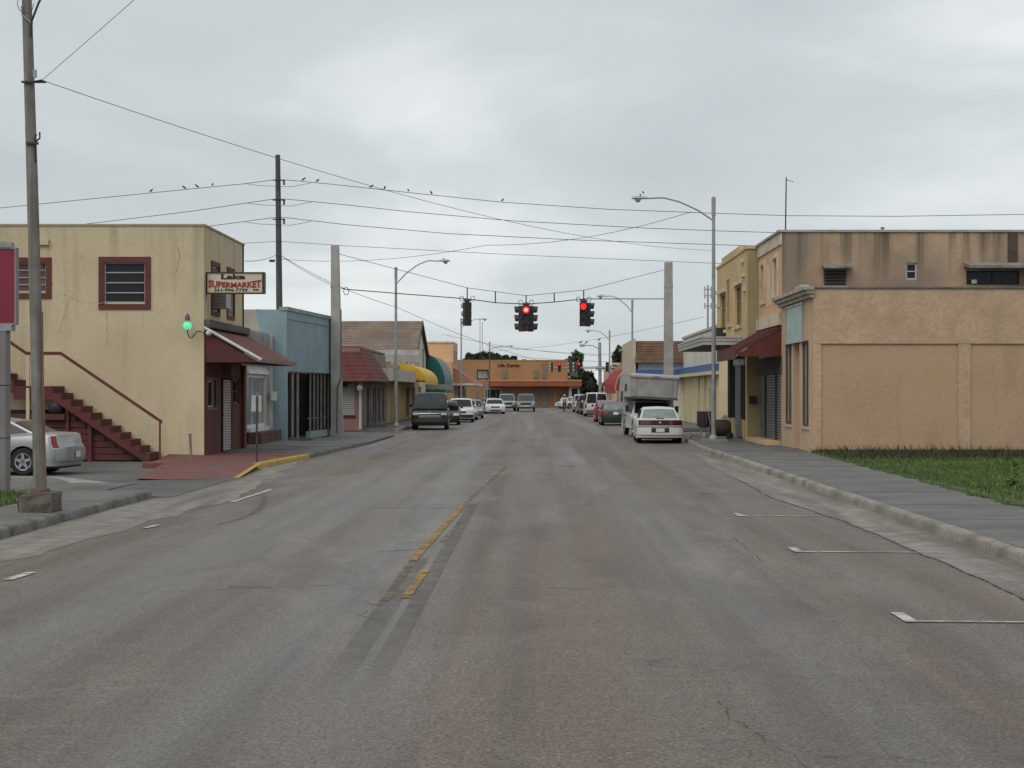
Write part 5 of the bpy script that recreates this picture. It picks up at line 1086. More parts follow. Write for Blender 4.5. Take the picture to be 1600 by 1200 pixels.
M_RLIT = pm('lit_red_lens', (0.5, 0.03, 0.02), rough=0.3, var=0, emit=(0.95, 0.012, 0.018), es=1.1); M_ODARK = pm('unlit_lens', (0.03, 0.025, 0.02), rough=0.3, var=0.2)
M_HOT = pm('lit_red_core', (0.6, 0.1, 0.08), var=0, emit=(1.0, 0.45, 0.30), es=1.6)
def head3(t, c, d, lit, mat=None, s=1.0, hot=False):
    """three-lens signal face; d = horizontal unit vector it faces"""
    mat = mat or M_SIG; c = Vector(c); d = Vector(d).normalized(); r = Vector((d.y, -d.x, 0))
    def pt(a, b_, z): q = c + r * a * s + d * b_ * s; return (q.x, q.y, c.z + z * s)
    def bx(mb, a0, a1, b0, b1, z0, z1): return mb.hexa([pt(a0,b0,z0), pt(a1,b0,z0), pt(a1,b1,z0), pt(a0,b1,z0)], [pt(a0,b0,z1), pt(a1,b0,z1), pt(a1,b1,z1), pt(a0,b1,z1)])
    hs_ = MB()
    for i in range(3): bx(hs_, -.17, .17, -.1, .1, -.53 + i * .355, -.53 + i * .355 + .345)
    ho_ = hs_.build('housing', M_SIG, t)
    for i, z in enumerate((.355, 0, -.355)):
        n = 14
        lv = [pt(.145 * math.cos(2*math.pi*k/n), .11, z + .145 * math.sin(2*math.pi*k/n)) for k in range(n)]
        MB().add(lv, [tuple(range(n))]).build('lens', (M_RLIT if lit and i == 0 else M_ODARK), ho_)
        if lit and hot and i == 0: MB().add([pt(.075 * math.cos(2*math.pi*k/n), .116, z + .075 * math.sin(2*math.pi*k/n)) for k in range(n)], [tuple(range(n))]).build('lamp_core', M_HOT, ho_)
        vis = [[pt(.16 * math.cos(a), .1, z + .16 * math.sin(a)), pt(.16 * math.cos(a), .1 + .19 * (0.84 + .16 * math.sin(a)), z + .16 * math.sin(a))] for a in [math.pi * (-.22 + 1.44 * k / 12) for k in range(13)]]
        MB().grid(vis).build('visor', mat, ho_, smooth=50)
def signal(px, py_top, py_bot, faces, label, faded=False):
    t_ = (px - 527) / (1044 - 527); Y = lerp(SLY, SRY, t_); X = XW(px, Y); zt, zb_ = ZW(py_top, Y), ZW(py_bot, Y); s = (zt - zb_) / 1.06
    t = thing('traffic_signal', label, 'traffic signal', (X, Y, zt), 'traffic signals hung over the near crossing')
    zc = (zt + zb_) / 2
    MB().lathe([(.05, zt), (.16, zt + .03), (.17, zt + .09), (.13, zt + .14), (.05, zt + .17)], (X, Y, 0), 12).build('hanger_cap', M_SIG, t, smooth=50)
    MB().tube([(X, Y, zt + .15), (X, Y, zl_(px, {730: 449, 822: 461, 912: 453}[px]).z)], .028, 8).build('hanger_rod', M_SIG, t)
    for sx in (-1, 1):
        MB().tube([(X + sx * .26 + .1 * math.cos(q * math.pi / 6), Y, zt + .16 + .12 * math.sin(q * math.pi / 6)) for q in range(13)], .014, 5, False).build('cable_loop', M_WIRE, t)
    for (dxx, dyy, lit) in faces:
        d = Vector((dxx, dyy, 0)).normalized(); off = d * (.20 if len(faces) > 1 else .0) * s
        head3(t, (X + off.x, Y + off.y, zc), d, lit, M_SIGG if faded and dyy > -0.5 else M_SIG, s, hot=(px == 822))
    return t
signal(730, 472, 509, [(-.62, .78, False)], 'leftmost hanging traffic signal, turned sideways with pale weathered visors', True)
signal(822, 478, 518, [(0, -1, True), (-1, 0.1, False), (1, 0.1, False)], 'middle hanging traffic signal with bright lit red lens and side faces')
signal(912, 473, 510, [(-.08, -1, True), (1, .05, False)], 'rightmost hanging traffic signal with dimmer red lens lit')
for px, a, b_ in ((774, 455, 473), (866, 458, 472)):
    tag(MB().tube([zl_(px, a), zl_(px, b_)], .028, 8).build('span_spacer', M_SIG), f'short black rod between the two span cables {"left" if px < 800 else "right"} of the middle signal', 'spacer rod')
tag(MB().tube([P(541 + 4 * math.cos(q * math.pi / 6), 455 + 6 * math.sin(q * math.pi / 6), 72) for q in range(13)], .016, 5, False).build('cable_coil', M_WIRE), 'small cable coil beside the left concrete signal pole', 'cable coil')
# far mast arm
mY_ = 168.0
ma = thing('mast_arm_signal', 'distant mast-arm pole with red signals before the orange hall', 'traffic signal', (XW(937, mY_), mY_, 0.1))
MB().tube([(XW(938, mY_), mY_, 0.1), (XW(937, mY_), mY_, ZW(535, mY_))], [.2, .17], 10).build('pole', M_STEEL, ma, smooth=50)
MB().tube([(XW(960, mY_), mY_ - .2, ZW(574.5, mY_)), (XW(862, mY_), mY_ - .2, ZW(575, mY_))], [.11, .06], 8).build('arm', M_STEEL, ma)
MB().cbox(XW(937, mY_), mY_, ZW(575, mY_), .8, .5, .35).build('arm_clamp', M_STEEL, ma)
for px, lit, d in ((862.5, False, (-1, .2, 0)), (874, True, (0, -1, 0)), (891, False, (-1, .3, 0)), (899, False, (-1, .2, 0)), (904, True, (0, -1, 0)), (948.5, False, (0, -1, 0))):
    head3(ma, (XW(px, mY_), mY_ - .35, ZW(573.5, mY_)), d, lit, M_SIGG if d[1] > 0 else M_SIG, 0.95)
MB().tube([(XW(936, mY_), mY_, ZW(545, mY_)), (XW(926, mY_), mY_, ZW(540, mY_)), (XW(908, mY_), mY_, ZW(539, mY_))], .05, 6).build('lamp_arm', M_STEEL, ma)
MB().lathe([(.04, 0), (.16, .15), (.16, .5), (.05, .65)], (XW(905, mY_), mY_, ZW(539.5, mY_)), 10, 'X').build('lamp_head', M_LHEAD, ma)

# ------------------------------------------------------------------ signs and posts
rsn = thing('red_sign', 'tall red pylon sign on a grey metal pole cut by the left edge', 'sign', (-10.7, 31.6, 0.05))
rY = 31.4
MB().box(XW(-70, rY), XW(26.5, rY), rY - .08, rY + .08, ZW(505, rY), ZW(389, rY)).build('panel', pm('red_sign_face', (0.21, 0.012, 0.032), rough=0.45, var=0.08, scale=1.5), rsn)
Plane((XW(-71, rY), rY - .08, 0), (1, 0, 0), (0, -1, 0)).frame(0, XW(27.5, rY) - XW(-71, rY), ZW(507.5, rY), ZW(387.5, rY), .03, -.16, .02).build('frame', pm('sign_frame_grey', (0.25, 0.23, 0.23), var=0.1), rsn)
MB().box(XW(-60, rY), XW(20, rY), rY - .12, rY + .12, ZW(387.5, rY), ZW(379, rY)).build('cap', M_STEEL, rsn)
MB().box(XW(-60, rY), XW(21, rY), rY - .12, rY + .12, ZW(517, rY), ZW(507.6, rY)).build('collar', M_STEEL, rsn)
MB().box(XW(-26, rY), XW(12.5, rY), rY - .15, rY + .15, 0.05, ZW(517, rY)).build('pole', pm('painted_grey_pole', (0.19, 0.175, 0.165), rough=0.6, var=0.12, scale=2), rsn)
for py in (602, 684): MB().box(XW(-26.5, rY), XW(13, rY), rY - .156, rY + .156, ZW(py + .6, rY), ZW(py - .6, rY)).build('joint', M_PLASTIC, rsn)
ps = thing('post_sign', 'back of a small white sign on a thin dark post beside the yellow kerb', 'sign', (XW(402, 44.2), 44.2, 0.15))
MB().box(XW(400, 44.2), XW(402.6, 44.2), 44.18, 44.23, 0.12, ZW(618.5, 44.2)).build('post', pm('rusty_post', (0.055, 0.042, 0.035), var=0.3, scale=3), ps)
MB().box(XW(392.5, 44.2), XW(408, 44.2), 44.235, 44.245, ZW(643, 44.2), ZW(618, 44.2)).build('plate', pm('sign_back', (0.42, 0.41, 0.40), rough=0.5, var=0.12, scale=4), ps)
tag(MB().tube([(XW(299, 45.5), 45.5, 0.0), (XW(297, 45.5), 45.5, ZW(679, 45.5))], .038, 10).lathe([(.045, .0), (.05, .02), (.0, .03)], (XW(297, 45.5), 45.5, ZW(679, 45.5)), 10).build('guard_post', pm('bent_post_steel', (0.20, 0.18, 0.17), var=0.25, scale=4)), 'short grey steel guard post before the yellow building corner', 'post')
rd = thing('red_octagon_sign', 'small red octagonal sign above the cars behind the dark van', 'sign', (XW(708, 113), 113, 0))
MB().tube([(XW(708, 113), 113, 0.1), (XW(708, 113), 113, 1.9)], .03, 6).build('post', M_STEEL, rd)
MB().lathe([(.01, 0), (.24, 0), (.24, .02), (.01, .02)], (XW(708, 113), 112.95, ZW(629.5, 113)), 8, 'Y').build('plate', pm('octagon_red', (0.30, 0.012, 0.03), var=0.05), rd)
# bins behind the right lamp
M_BIN = pm('bin_brown_black', (0.035, 0.027, 0.025), rough=0.7, var=0.25, scale=4)
bn = thing('litter_bin', 'dark slatted litter bin on a stand near the right lamp pole', 'litter bin', (XW(1100, 66), 66, 0.15))
bxx = XW(1100, 66)
MB().lathe([(.20, .62), (.23, .75), (.27, 1.28), (.25, 1.29), (.22, .8)], (bxx, 66, .15 - .15), 14).build('basket', M_BIN, bn, smooth=40)
for k in range(10):
    q = 2 * math.pi * k / 10; MB().cbox(bxx + .265 * math.cos(q), 66 + .265 * math.sin(q), .98, .05, .05, .62).build('slat', pm('bin_slat', (0.06, 0.045, 0.04), var=0.3), bn)
for sx in (-1, 1): MB().tube([(bxx + sx * .04, 66, .66), (bxx + sx * .2, 66, .16)], .025, 6).build('leg', M_STEEL, bn)
MB().lathe([(.10, .16), (.10, .32), (.04, .38), (.03, .42)], (bxx, 65.9, 0), 10).build('jug', M_CONC, bn)
cbx = XW(1128, 65.5)
ct = thing('folded_handcart', 'brown rounded handcart behind the base of the right lamp pole', 'cart', (cbx, 65.5, .15))
MB().lathe([(.04, -.45), (.26, -.42), (.34, -.2), (.35, .2), (.26, .42), (.04, .45)], (cbx - .05, 65.6, .62), 16, 'X').build('drum', pm('rusty_drum', (0.05, 0.034, 0.029), rough=0.85, var=0.35, scale=3), ct, smooth=50)
for sx in (-.35, .3): MB().lathe([(.02, -.04), (.14, -.04), (.16, 0), (.14, .04), (.02, .04)], (cbx + sx, 65.35, .31), 14, 'Y').build('wheel', M_TIRE, ct)
MB().tube([(cbx - .42, 65.5, .5), (cbx - .55, 65.5, 1.2), (cbx - .6, 65.5, 1.38), (cbx - .7, 65.5, 1.36)], .022, 6).build('handle', M_STEEL, ct)
MB().hexa([(cbx - .05, 65.4, .95), (cbx + .25, 65.4, .93), (cbx + .25, 65.7, .93), (cbx - .05, 65.7, .95)], [(cbx + .05, 65.45, 1.12), (cbx + .18, 65.45, 1.16), (cbx + .18, 65.6, 1.16), (cbx + .05, 65.6, 1.12)]).build('bag', M_CONC, ct)
# far masts
for px, y0, y1, Y, lab in ((750, 545, 497, 420, 'thin distant radio mast above the trees, left of two'), (753.5, 545, 503, 430, 'fainter thin distant radio mast, right of two')):
    t = thing('radio_mast', lab, 'mast', (XW(px, Y), Y, 0), 'distant radio masts')
    MB().tube([(XW(px, Y), Y, 0), (XW(px, Y), Y, ZW(y1, Y))], .09, 5).build('mast', pm('pale_mast', (0.3, 0.31, 0.32), var=0), t)
tt = thing('phone_tower', 'grey phone mast with antenna arms behind the marquee', 'mast', (XW(1106, 140), 140, 0))
MB().tube([(XW(1106, 140), 140, 0), (XW(1106, 140), 140, ZW(445, 140))], [.14, .07], 8).build('mast', M_STEEL, tt)
for py in (452, 462, 478):
    MB().tube([(XW(1101, 140), 140, ZW(py, 140)), (XW(1111, 140), 140, ZW(py, 140))], .05, 6).build('arm', M_STEEL, tt)
    for px in (1101, 1111): MB().cbox(XW(px, 140), 139.9, ZW(py, 140), .12, .1, .5).build('antenna', M_LHEAD, tt)
# ------------------------------------------------------------------ vehicles
def car_paint(name, col, metal=0.0, rough=0.3):
    return pm(name, col, rough=rough, metal=metal, var=0.05, scale=1.5, space='O', coat=0.25)
class Car:
    """local axes: +x forward, y left, z up; body lofted from a side outline with wheel arches cut in"""
    def __init__(s, name, label, cat, L, W, top, bottom, wheels, wr, paint, group='vehicles parked along the street', ends=(0.16, 0.16)):
        s.t = thing(name, label, cat, (0, 0, 0), group); s.L = L; s.W = W / 2; s.paint = paint; s.top = top; s.wheels = wheels; s.wr = wr
        s.ends = ends; ar = wr + 0.055; pts = []
        pts += [('o', x, z) for x, z in top]
        # bottom edge from front to rear with arches
        zb = bottom; fr = top[-1][0]; rrx = top[0][0]
        pts.append(('o', fr - 0.04, zb))
        for wx in sorted(wheels, reverse=True):
            dz = zb - wr
            a0 = math.asin(max(-1, min(1, dz / ar)))
            for k in range(11):
                a = a0 + (math.pi - 2 * a0) * k / 10; pts.append(('a', wx + ar * math.cos(a), wr + ar * math.sin(a)))
        pts.append(('o', rrx + 0.04, zb))
        s.pts = pts; n = len(pts)
        rows = []
        for t in (-1, -.985, -.93, -.8, -.5, 0, .5, .8, .93, .985, 1): rows.append([s.bp(p, t) for p in pts])
        mb = MB(); vs = [v for r in rows for v in r]
        fs = [(i*n+j, i*n+(j+1) % n, (i+1)*n+(j+1) % n, (i+1)*n+j) for i in range(10) for j in range(n)] + [tuple(range(n)), tuple(10*n + j for j in range(n))]
        s.body = mb.add(vs, fs).build('body', paint, s.t, smooth=35)
        x0, x1 = rrx + .15, fr - .15
        MB().box(x0, x1, -s.W * .80, s.W * .80, zb - .06, zb + .25).build('underbody', M_PLASTIC, s.t)
        for wx in wheels:
            for sy in (-1, 1): s.wheel(wx, sy)
    def shr(s, t): a = abs(t); return float(np.interp(a, [0, .5, .8, .93, .985, 1], [0, .06, .28, .55, .85, 1]))
    def bp(s, p, t):
        k, x, z = p; a = abs(t)
        if k == 'a': return (x, t * s.W, z)
        e = s.shr(t); half = s.L / 2
        f = max(0, (abs(x) - half * .72) / (half * .28)); sh = e * s.ends[0 if x > 0 else 1] * f * 1.6
        zt = z - (0.055 * float(np.interp(a, [0, .8, .93, .985, 1], [0, .12, .35, .75, 1.0])) if z > 0.45 else 0)
        return (x - math.copysign(sh, x), t * s.W, zt)
    def wheel(s, wx, sy):
        wy = sy * (s.W - .11); r = s.wr
        w_ = MB().lathe([(r * .6, -.10), (r * .93, -.105), (r, -.07), (r, .07), (r * .93, .105), (r * .6, .10)], (wx, wy, r), 20, 'Y').build('wheel', M_TIRE, s.t, smooth=40)
        o_ = wy + sy * .085; rim = MB().lathe([(r * .60, o_ - .02), (r * .64, o_ + .02 * sy), (r * .56, o_ + .015 * sy), (r * .52, o_ - .03 * sy)], (wx, 0, r), 18, 'Y')
        for k in range(5):
            q = 2 * math.pi * k / 5 + .3; a = Vector((math.cos(q), 0, math.sin(q))); b_ = Vector((-a.z, 0, a.x)); c = Vector((wx, o_ + .005 * sy, r))
            rim.hexa([c + b_ * .05, c + a * r * .6 + b_ * .03, c + a * r * .6 - b_ * .03, c - b_ * .05], [v + Vector((0, .03 * sy, 0)) for v in (c + b_ * .05, c + a * r * .6 + b_ * .03, c + a * r * .6 - b_ * .03, c - b_ * .05)])
        rim.build('rim', M_RIM, w_, smooth=30)
    def endx(s, z, front):
        tp = s.top; pr = []
        seq = tp[::-1] if front else tp
        for x, zz in seq:
            pr.append((zz, x))
            if zz > z: break
        zs = [a for a, _ in pr]; xs = [b for _, b in pr]
        return float(np.interp(z, zs, xs)) if all(zs[i] <= zs[i+1] for i in range(len(zs)-1)) else xs[0]
    def patch(s, name, front, y0, y1, z0, z1, mat, off=0.012, ny=6, nz=3, parent=None):
        sg = 1 if front else -1; rows = []
        for j in range(nz + 1):
            z = z0 + (z1 - z0) * j / nz; row = []
            for i in range(ny + 1):
                y = y0 + (y1 - y0) * i / ny; x = s.endx(z, front)
                q = s.bp(('o', x, .3), max(-1, min(1, y / s.W))); row.append((q[0] + sg * off, y, z))
            rows.append(row)
        return MB().grid(rows).build(name, mat, parent or s.body)
    def bar(s, name, front, y0, y1, z0, z1, mat, dep=0.06, ny=10, off=0.02):
        sg = 1 if front else -1; mb = MB(); P0 = []
        for i in range(ny + 1):
            y = y0 + (y1 - y0) * i / ny; x = s.bp(('o', s.endx((z0 + z1) / 2, front), .3), max(-1, min(1, y / s.W)))[0]; P0.append((x, y))
        rows = [[(x + sg * (off - dep), y, z0) for x, y in P0], [(x + sg * off, y, z0) for x, y in P0], [(x + sg * (off + .012), y, (z0 + z1) / 2) for x, y in P0], [(x + sg * off, y, z1) for x, y in P0], [(x + sg * (off - dep), y, z1) for x, y in P0]]
        return mb.grid(rows).build(name, mat, s.body, smooth=50)
    def cabin(s, pts, wb=.93, wt=.74, pillars=(), glass=None, inset=0.07, front_glass=True, rear_glass=True, side_from=None, side_to=None, roof_mat=None, rear_split=False):
        """pts: rear belt -> roof -> front belt side outline"""
        glass = glass or M_CARGLASS; W_ = s.W; zs = [z for _, z in pts]; z0, z1 = min(zs), max(zs)
        hw = lambda z: W_ * (wb + (wt - wb) * max(0, min(1, (z - z0) / (z1 - z0))) ** 1.25)
        T = (-1, -.96, -.8, -.4, 0, .4, .8, .96, 1); n = len(pts)
        rows = [[(x, t * hw(z), z + (0.035 * (1 - t * t) if z > z1 - .12 else 0) - (.03 if abs(t) == 1 and z > z1 - .05 else 0)) for x, z in pts] for t in T]
        mb = MB().grid(rows); mb.f.append(tuple(range(n))); mb.f.append(tuple((len(T) - 1) * n + j for j in range(n)))
        cb = mb.build('cabin', roof_mat or s.paint, s.t, smooth=35)
        def xat(z, front):
            seq = pts[::-1] if front else pts
            if z <= seq[0][1]: return seq[0][0]
            for (xa, za), (xb, zb_) in zip(seq[:-1], seq[1:]):
                if za <= z <= zb_ and zb_ > za: return xa + (xb - xa) * (z - za) / (zb_ - za)
            return seq[-1][0]
        zg0, zg1 = z0 + .045, z1 - .10
        for fr_, on, nm in ((True, front_glass, 'windshield'), (False, rear_glass, 'rear_window')):
            if not on: continue
            sg = 1 if fr_ else -1
            for (ta, tb) in (((-.9, -.05), (.05, .9)) if (rear_split and not fr_) else ((-.9, .9),)):
                R_ = []
                for j in range(5):
                    z = zg0 + (zg1 - zg0) * j / 4; R_.append([(xat(z, fr_) + sg * .022, t * hw(z), z + .010 + .034 * (1 - t * t) * (z - z0) / (z1 - z0)) for t in np.linspace(ta, tb, 7)])
                MB().grid(R_).build(nm, glass if not (fr_ and glass is M_CARGLASSG) else glass, cb)
        zr_, zf_ = (side_from, side_to)
        cutsx = [None] + list(pillars) + [None]
        for sy in (-1, 1):
            for a, b_ in zip(cutsx[:-1], cutsx[1:]):
                R_ = []
                for j in range(5):
                    z = zg0 + (zg1 - zg0) * j / 4
                    xl = xat(z, False) + inset * 1.6 if a is None else a + .035
                    xr = xat(z, True) - inset * 1.6 if b_ is None else b_ - .035
                    if zr_ is not None: xl = max(xl, zr_)
                    if xr - xl < .03: xl = xr = (xl + xr) / 2
                    R_.append([(xl, sy * (hw(z) + .008), z), (xr, sy * (hw(z) + .008), z)])
                if R_[0][1][0] - R_[0][0][0] > .08: MB().grid(R_).build('side_window', M_CARGLASS, cb)
        return cb
    def mirrors(s, x, z, mat=None):
        for sy in (-1, 1):
            MB().lathe([(.02, -.05), (.09, -.04), (.10, .02), (.07, .08), (.02, .1)], (x, sy * (s.W + .09), z), 10, 'X').build('mirror', mat or s.paint, s.t, smooth=50)
    def plate(s, front, z): s.patch('licence_plate', front, -.16, .16, z, z + .16, M_PLATE, off=.045, ny=2, nz=1)
    def place(s, X, Y, yaw, z=0.0, roll=0.0, scale=1.0):
        s.t.location = (X, Y, z); s.t.rotation_euler = (R(roll), 0, R(yaw)); s.t.scale = (scale,) * 3; return s.t
def sedan_top(L, hood=.92, trunk=1.0, nose=.62, tail=.9):
    h = L / 2
    return [(-h, .42), (-h - .0, tail * .72), (-h + .06, tail), (-h + .30, trunk), (-h + .95, trunk + .02), (0, trunk - .02), (h - 1.35, hood + .06), (h - .6, hood - .06), (h - .14, hood - .2), (h - .02, nose), (h, .42)]
def sedan(label, paint, group=None, L=4.9, W=1.84, H=1.45, trunk=1.0, hood=.92, glass=None, lights='std', name='parked_car', kw=None):
    c = Car(name, label, 'car', L, W, sedan_top(L, hood, trunk), .22, (-L * .29, L * .30), .33, paint)
    h = L / 2
    c.cabin([(-h + .78, trunk - .03), (-h + 1.15, trunk + .26), (-h + 1.45, H - .05), (-h + 1.85, H), (.05, H), (.35, H - .05), (.85, trunk + .17), (h - 1.25, hood + .01)], pillars=(-.28,), glass=glass)
    c.mirrors(h - 1.55, trunk + .08)
    if lights == 'std':
        for sy in (-1, 1):
            c.patch('headlight', True, sy * c.W * .55, sy * c.W * .93, .60, .74, M_LAMP); c.patch('tail_light', False, sy * c.W * .55, sy * c.W * .95, .74, .92, M_RED)
        c.patch('grille', True, -.42, .42, .58, .72, M_PLASTIC)
        c.bar('bumper', False, -c.W * .96, c.W * .96, .40, .62, paint); c.bar('bumper', True, -c.W * .96, c.W * .96, .34, .54, paint)
        c.plate(False, .68 if trunk > .95 else .5); c.patch('lower_grille', True, -.5, .5, .30, .40, M_PLASTIC, off=.03)
    return c
SILV = car_paint('silver_paint', (0.31, 0.315, 0.32), 0.45, .36); WHITEP = car_paint('white_car_paint', (0.60, 0.60, 0.58)); BLACKP = car_paint('black_car_paint', (0.012, 0.0125, 0.013), 0.0, .38)
DKGREY = car_paint('charcoal_paint', (0.03, 0.033, 0.036), 0.1, .36); REDP = car_paint('red_car_paint', (0.26, 0.014, 0.03)); CREAMP = car_paint('beige_grey_paint', (0.36, 0.33, 0.29)); GREYP = car_paint('grey_paint', (0.17, 0.17, 0.165), .2, .35)

# silver saloon in the car park: tall boot, upright tail lamps
c = Car('parked_car', 'silver saloon seen from its rear corner in the car park by the stair', 'car', 5.0, 1.88,
        [(-2.5, .40), (-2.53, .50), (-2.52, .74), (-2.46, .80), (-2.40, 1.05), (-2.28, 1.10), (-1.55, 1.13), (0, 1.02), (1.1, .98), (1.9, .92), (2.38, .78), (2.5, .55), (2.5, .4)], .24, (-1.46, 1.56), .36, SILV, ends=(.15, .17))
c.cabin([(-1.75, 1.09), (-1.35, 1.27), (-1.0, 1.42), (-.5, 1.48), (.2, 1.48), (.5, 1.42), (1.25, .99)], pillars=(-.15,), wb=.93, wt=.70)
for sy in (-1, 1):
    c.patch('tail_light_surround', False, sy * c.W * .865, sy * c.W * .999, .70, 1.06, M_CHROME, off=.010); c.patch('tail_light', False, sy * c.W * .885, sy * c.W * .996, .72, 1.03, M_RED, off=.02)
    for hx in (-.75, .35): MB().box(hx, hx + .22, sy * (c.W + .002), sy * (c.W + .035), .90, .935).build('door_handle', M_CHROME, c.t)
    for hx in (-1.02, -.12, .95): MB().box(hx, hx + .012, sy * (c.W - .03), sy * (c.W + .003), .35, 1.0).build('door_seam', M_PLASTIC, c.t)
    c.patch('headlight', True, sy * c.W * .55, sy * c.W * .92, .62, .80, M_LAMP)
c.bar('bumper', False, -c.W * .985, c.W * .985, .38, .70, SILV, dep=.1, off=.03); c.patch('licence_plate', False, -.16, .16, .46, .62, M_PLATE, off=.07, ny=2, nz=1)
c.mirrors(.95, 1.08)
c.place(-14.0, 40.7, 174, .02, 0, .95)

# dark van facing us
c = Car('parked_van', 'black passenger van facing us with a barred chrome grille', 'van', 5.3, 2.0,
        [(-2.65, .45), (-2.66, 1.0), (-2.6, 1.18), (-1.0, 1.2), (1.0, 1.2), (1.55, 1.18), (1.9, 1.10), (2.48, 1.0), (2.6, .92), (2.64, .6), (2.62, .42)], .30, (-1.55, 1.75), .36, BLACKP, ends=(.12, .08))
c.cabin([(-2.6, 1.15), (-2.52, 1.95), (-2.4, 2.03), (1.0, 2.03), (1.2, 1.97), (1.92, 1.14)], pillars=(-1.2, .2), wt=.80, wb=.97, glass=pm('smoky_glass', (0.035, 0.04, 0.042), rough=.08, var=.2, space='O'))
for sy in (-1, 1): c.patch('headlight', True, sy * c.W * .62, sy * c.W * .93, .82, .94, M_LAMP)
c.patch('grille', True, -.58, .58, .68, .93, M_PLASTIC)
for z in (.90, .80, .71): c.bar('grille_bar', True, -.6, .6, z - .018, z + .018, M_CHROME if z > .85 else pm('grille_grey', (0.30, 0.30, 0.30), metal=.5, rough=.4, var=0), off=.03, dep=.03)
c.bar('bumper', True, -c.W * .97, c.W * .97, .42, .62, pm('bumper_black', (0.03, 0.03, 0.03), rough=.5, var=.1, space='O'), dep=.1, off=.06)
MB().lathe([(.01, 0), (.04, .005), (.04, .02), (.01, .025)], (2.54, 0, .985), 10, 'X').build('emblem', M_CHROME, c.t)
c.mirrors(1.5, 1.35, M_PLASTIC); c.place(XW(668, 87.2), 90.2, -88, 0)

# cars behind the van, facing us
c = sedan('black hatchback facing us right behind the dark van', BLACKP, L=4.2, H=1.5, trunk=1.05); c.place(-5.75, 102.5, -88)
c = Car('parked_car', 'white sport wagon with a dark windscreen and pale roof rack', 'car', 4.5, 1.80, [(-2.25, .45), (-2.27, .85), (-2.2, 1.05), (0, 1.05), (1.05, 1.04), (1.7, .98), (2.1, .85), (2.24, .6), (2.25, .42)], .26, (-1.3, 1.35), .34, WHITEP)
c.cabin([(-2.2, 1.02), (-1.95, 1.5), (-1.7, 1.60), (.2, 1.62), (.45, 1.56), (1.25, 1.02)], pillars=(-1.1, -.1), wt=.78)
for sy in (-1, 1): c.patch('headlight', True, sy * c.W * .5, sy * c.W * .95, .66, .86, M_LAMP); MB().tube([(-1.5, sy * .58, 1.66), (.1, sy * .58, 1.68)], .025, 6).build('roof_rail', M_PLASTIC, c.t)
c.patch('grille', True, -.4, .4, .62, .78, M_PLASTIC); c.bar('bumper', True, -.86, .86, .32, .54, M_PLASTIC); c.mirrors(.8, 1.12); c.place(-5.2, 111.5, -88)
c = sedan('silver car third behind the dark van, mostly hidden', SILV, H=1.5); c.place(-5.25, 120, -88)
c = sedan('grey car fourth behind the dark van, only its side showing', GREYP, L=4.6); c.place(-5.1, 128, -88)
c = sedan('white saloon facing us before the tiled roof block', WHITEP, L=5.0, W=1.88, H=1.42); c.place(XW(771, 150), 153, -86)
c = sedan('dark red car hidden behind the white saloon on the left', car_paint('maroon_paint', (0.06, 0.02, 0.02)), L=4.5); c.place(-4.6, 161, -88)
def pickup(label, paint, yaw, X, Y, name='pickup_truck'):
    c = Car(name, label, 'pickup', 5.5, 1.95, [(-2.75, .5), (-2.76, .95), (-2.72, 1.12), (-.6, 1.12), (1.0, 1.14), (1.35, 1.14), (2.5, 1.06), (2.68, .95), (2.74, .62), (2.72, .45)], .38, (-1.7, 1.75), .38, paint, ends=(.1, .06))
    c.cabin([(-.75, 1.08), (-.68, 1.72), (-.5, 1.84), (.45, 1.84), (.65, 1.78), (1.4, 1.12)], pillars=(.0,), wt=.78, glass=pm('windscreen_grey', (0.06, 0.065, 0.065), rough=.1, var=.2, space='O'))
    for sy in (-1, 1): c.patch('headlight', True, sy * c.W * .62, sy * c.W * .94, .76, .92, M_LAMP); c.patch('tail_light', False, sy * c.W * .82, sy * c.W * .98, .75, 1.05, M_RED)
    c.patch('grille', True, -.55, .55, .70, .93, M_PLASTIC); c.bar('bumper', True, -.93, .93, .48, .64, M_CHROME, off=.05, dep=.08); c.patch('lower_grille', True, -.5, .5, .4, .47, M_PLASTIC, off=.04)
    c.mirrors(1.05, 1.22, M_PLASTIC); c.place(X, Y, yaw); return c
pickup('grey pickup truck driving toward us down the middle of the street', GREYP, -90, XW(821.5, 168), 171)
pickup('silver pickup truck parked facing us before the orange hall', SILV, -88, XW(791, 172), 175)

# white saloon seen from behind (right foreground)
c = Car('parked_car', 'white saloon seen from behind with a full-width dark red tail light band', 'car', 5.08, 1.86,
        [(-2.54, .36), (-2.56, .55), (-2.53, .72), (-2.47, .98), (-2.30, 1.02), (-1.5, 1.03), (0, .98), (1.1, .95), (1.9, .86), (2.4, .72), (2.52, .55), (2.54, .38)], .24, (-1.40, 1.42), .33, WHITEP, ends=(.2, .12))
c.cabin([(-1.95, .99), (-1.5, 1.24), (-1.15, 1.40), (-.7, 1.45), (.2, 1.45), (.5, 1.39), (1.45, .97)], pillars=(-.2,), wt=.67, wb=.88, glass=M_CARGLASSG)
c.patch('tail_light_band', False, -c.W * .95, c.W * .95, .735, .945, pm('dark_red_band', (0.03, 0.006, 0.008), spec=.25, rough=.3, var=.1, space='O'), off=.010, ny=16)
for sy in (-1, 1):
    c.patch('tail_light', False, sy * c.W * .38, sy * c.W * .93, .75, .93, pm('deep_red_lens', (0.075, 0.008, 0.011), rough=.18, var=.3, scale=6, space='O'), off=.018); c.patch('lamp_round', False, sy * c.W * .42, sy * c.W * .58, .77, .91, pm('mid_red_lens', (0.13, 0.01, 0.013), rough=.2, var=.2, space='O'), off=.022, ny=3)
c.bar('bumper', False, -c.W * .975, c.W * .975, .36, .66, WHITEP, dep=.12, off=.035, ny=14)
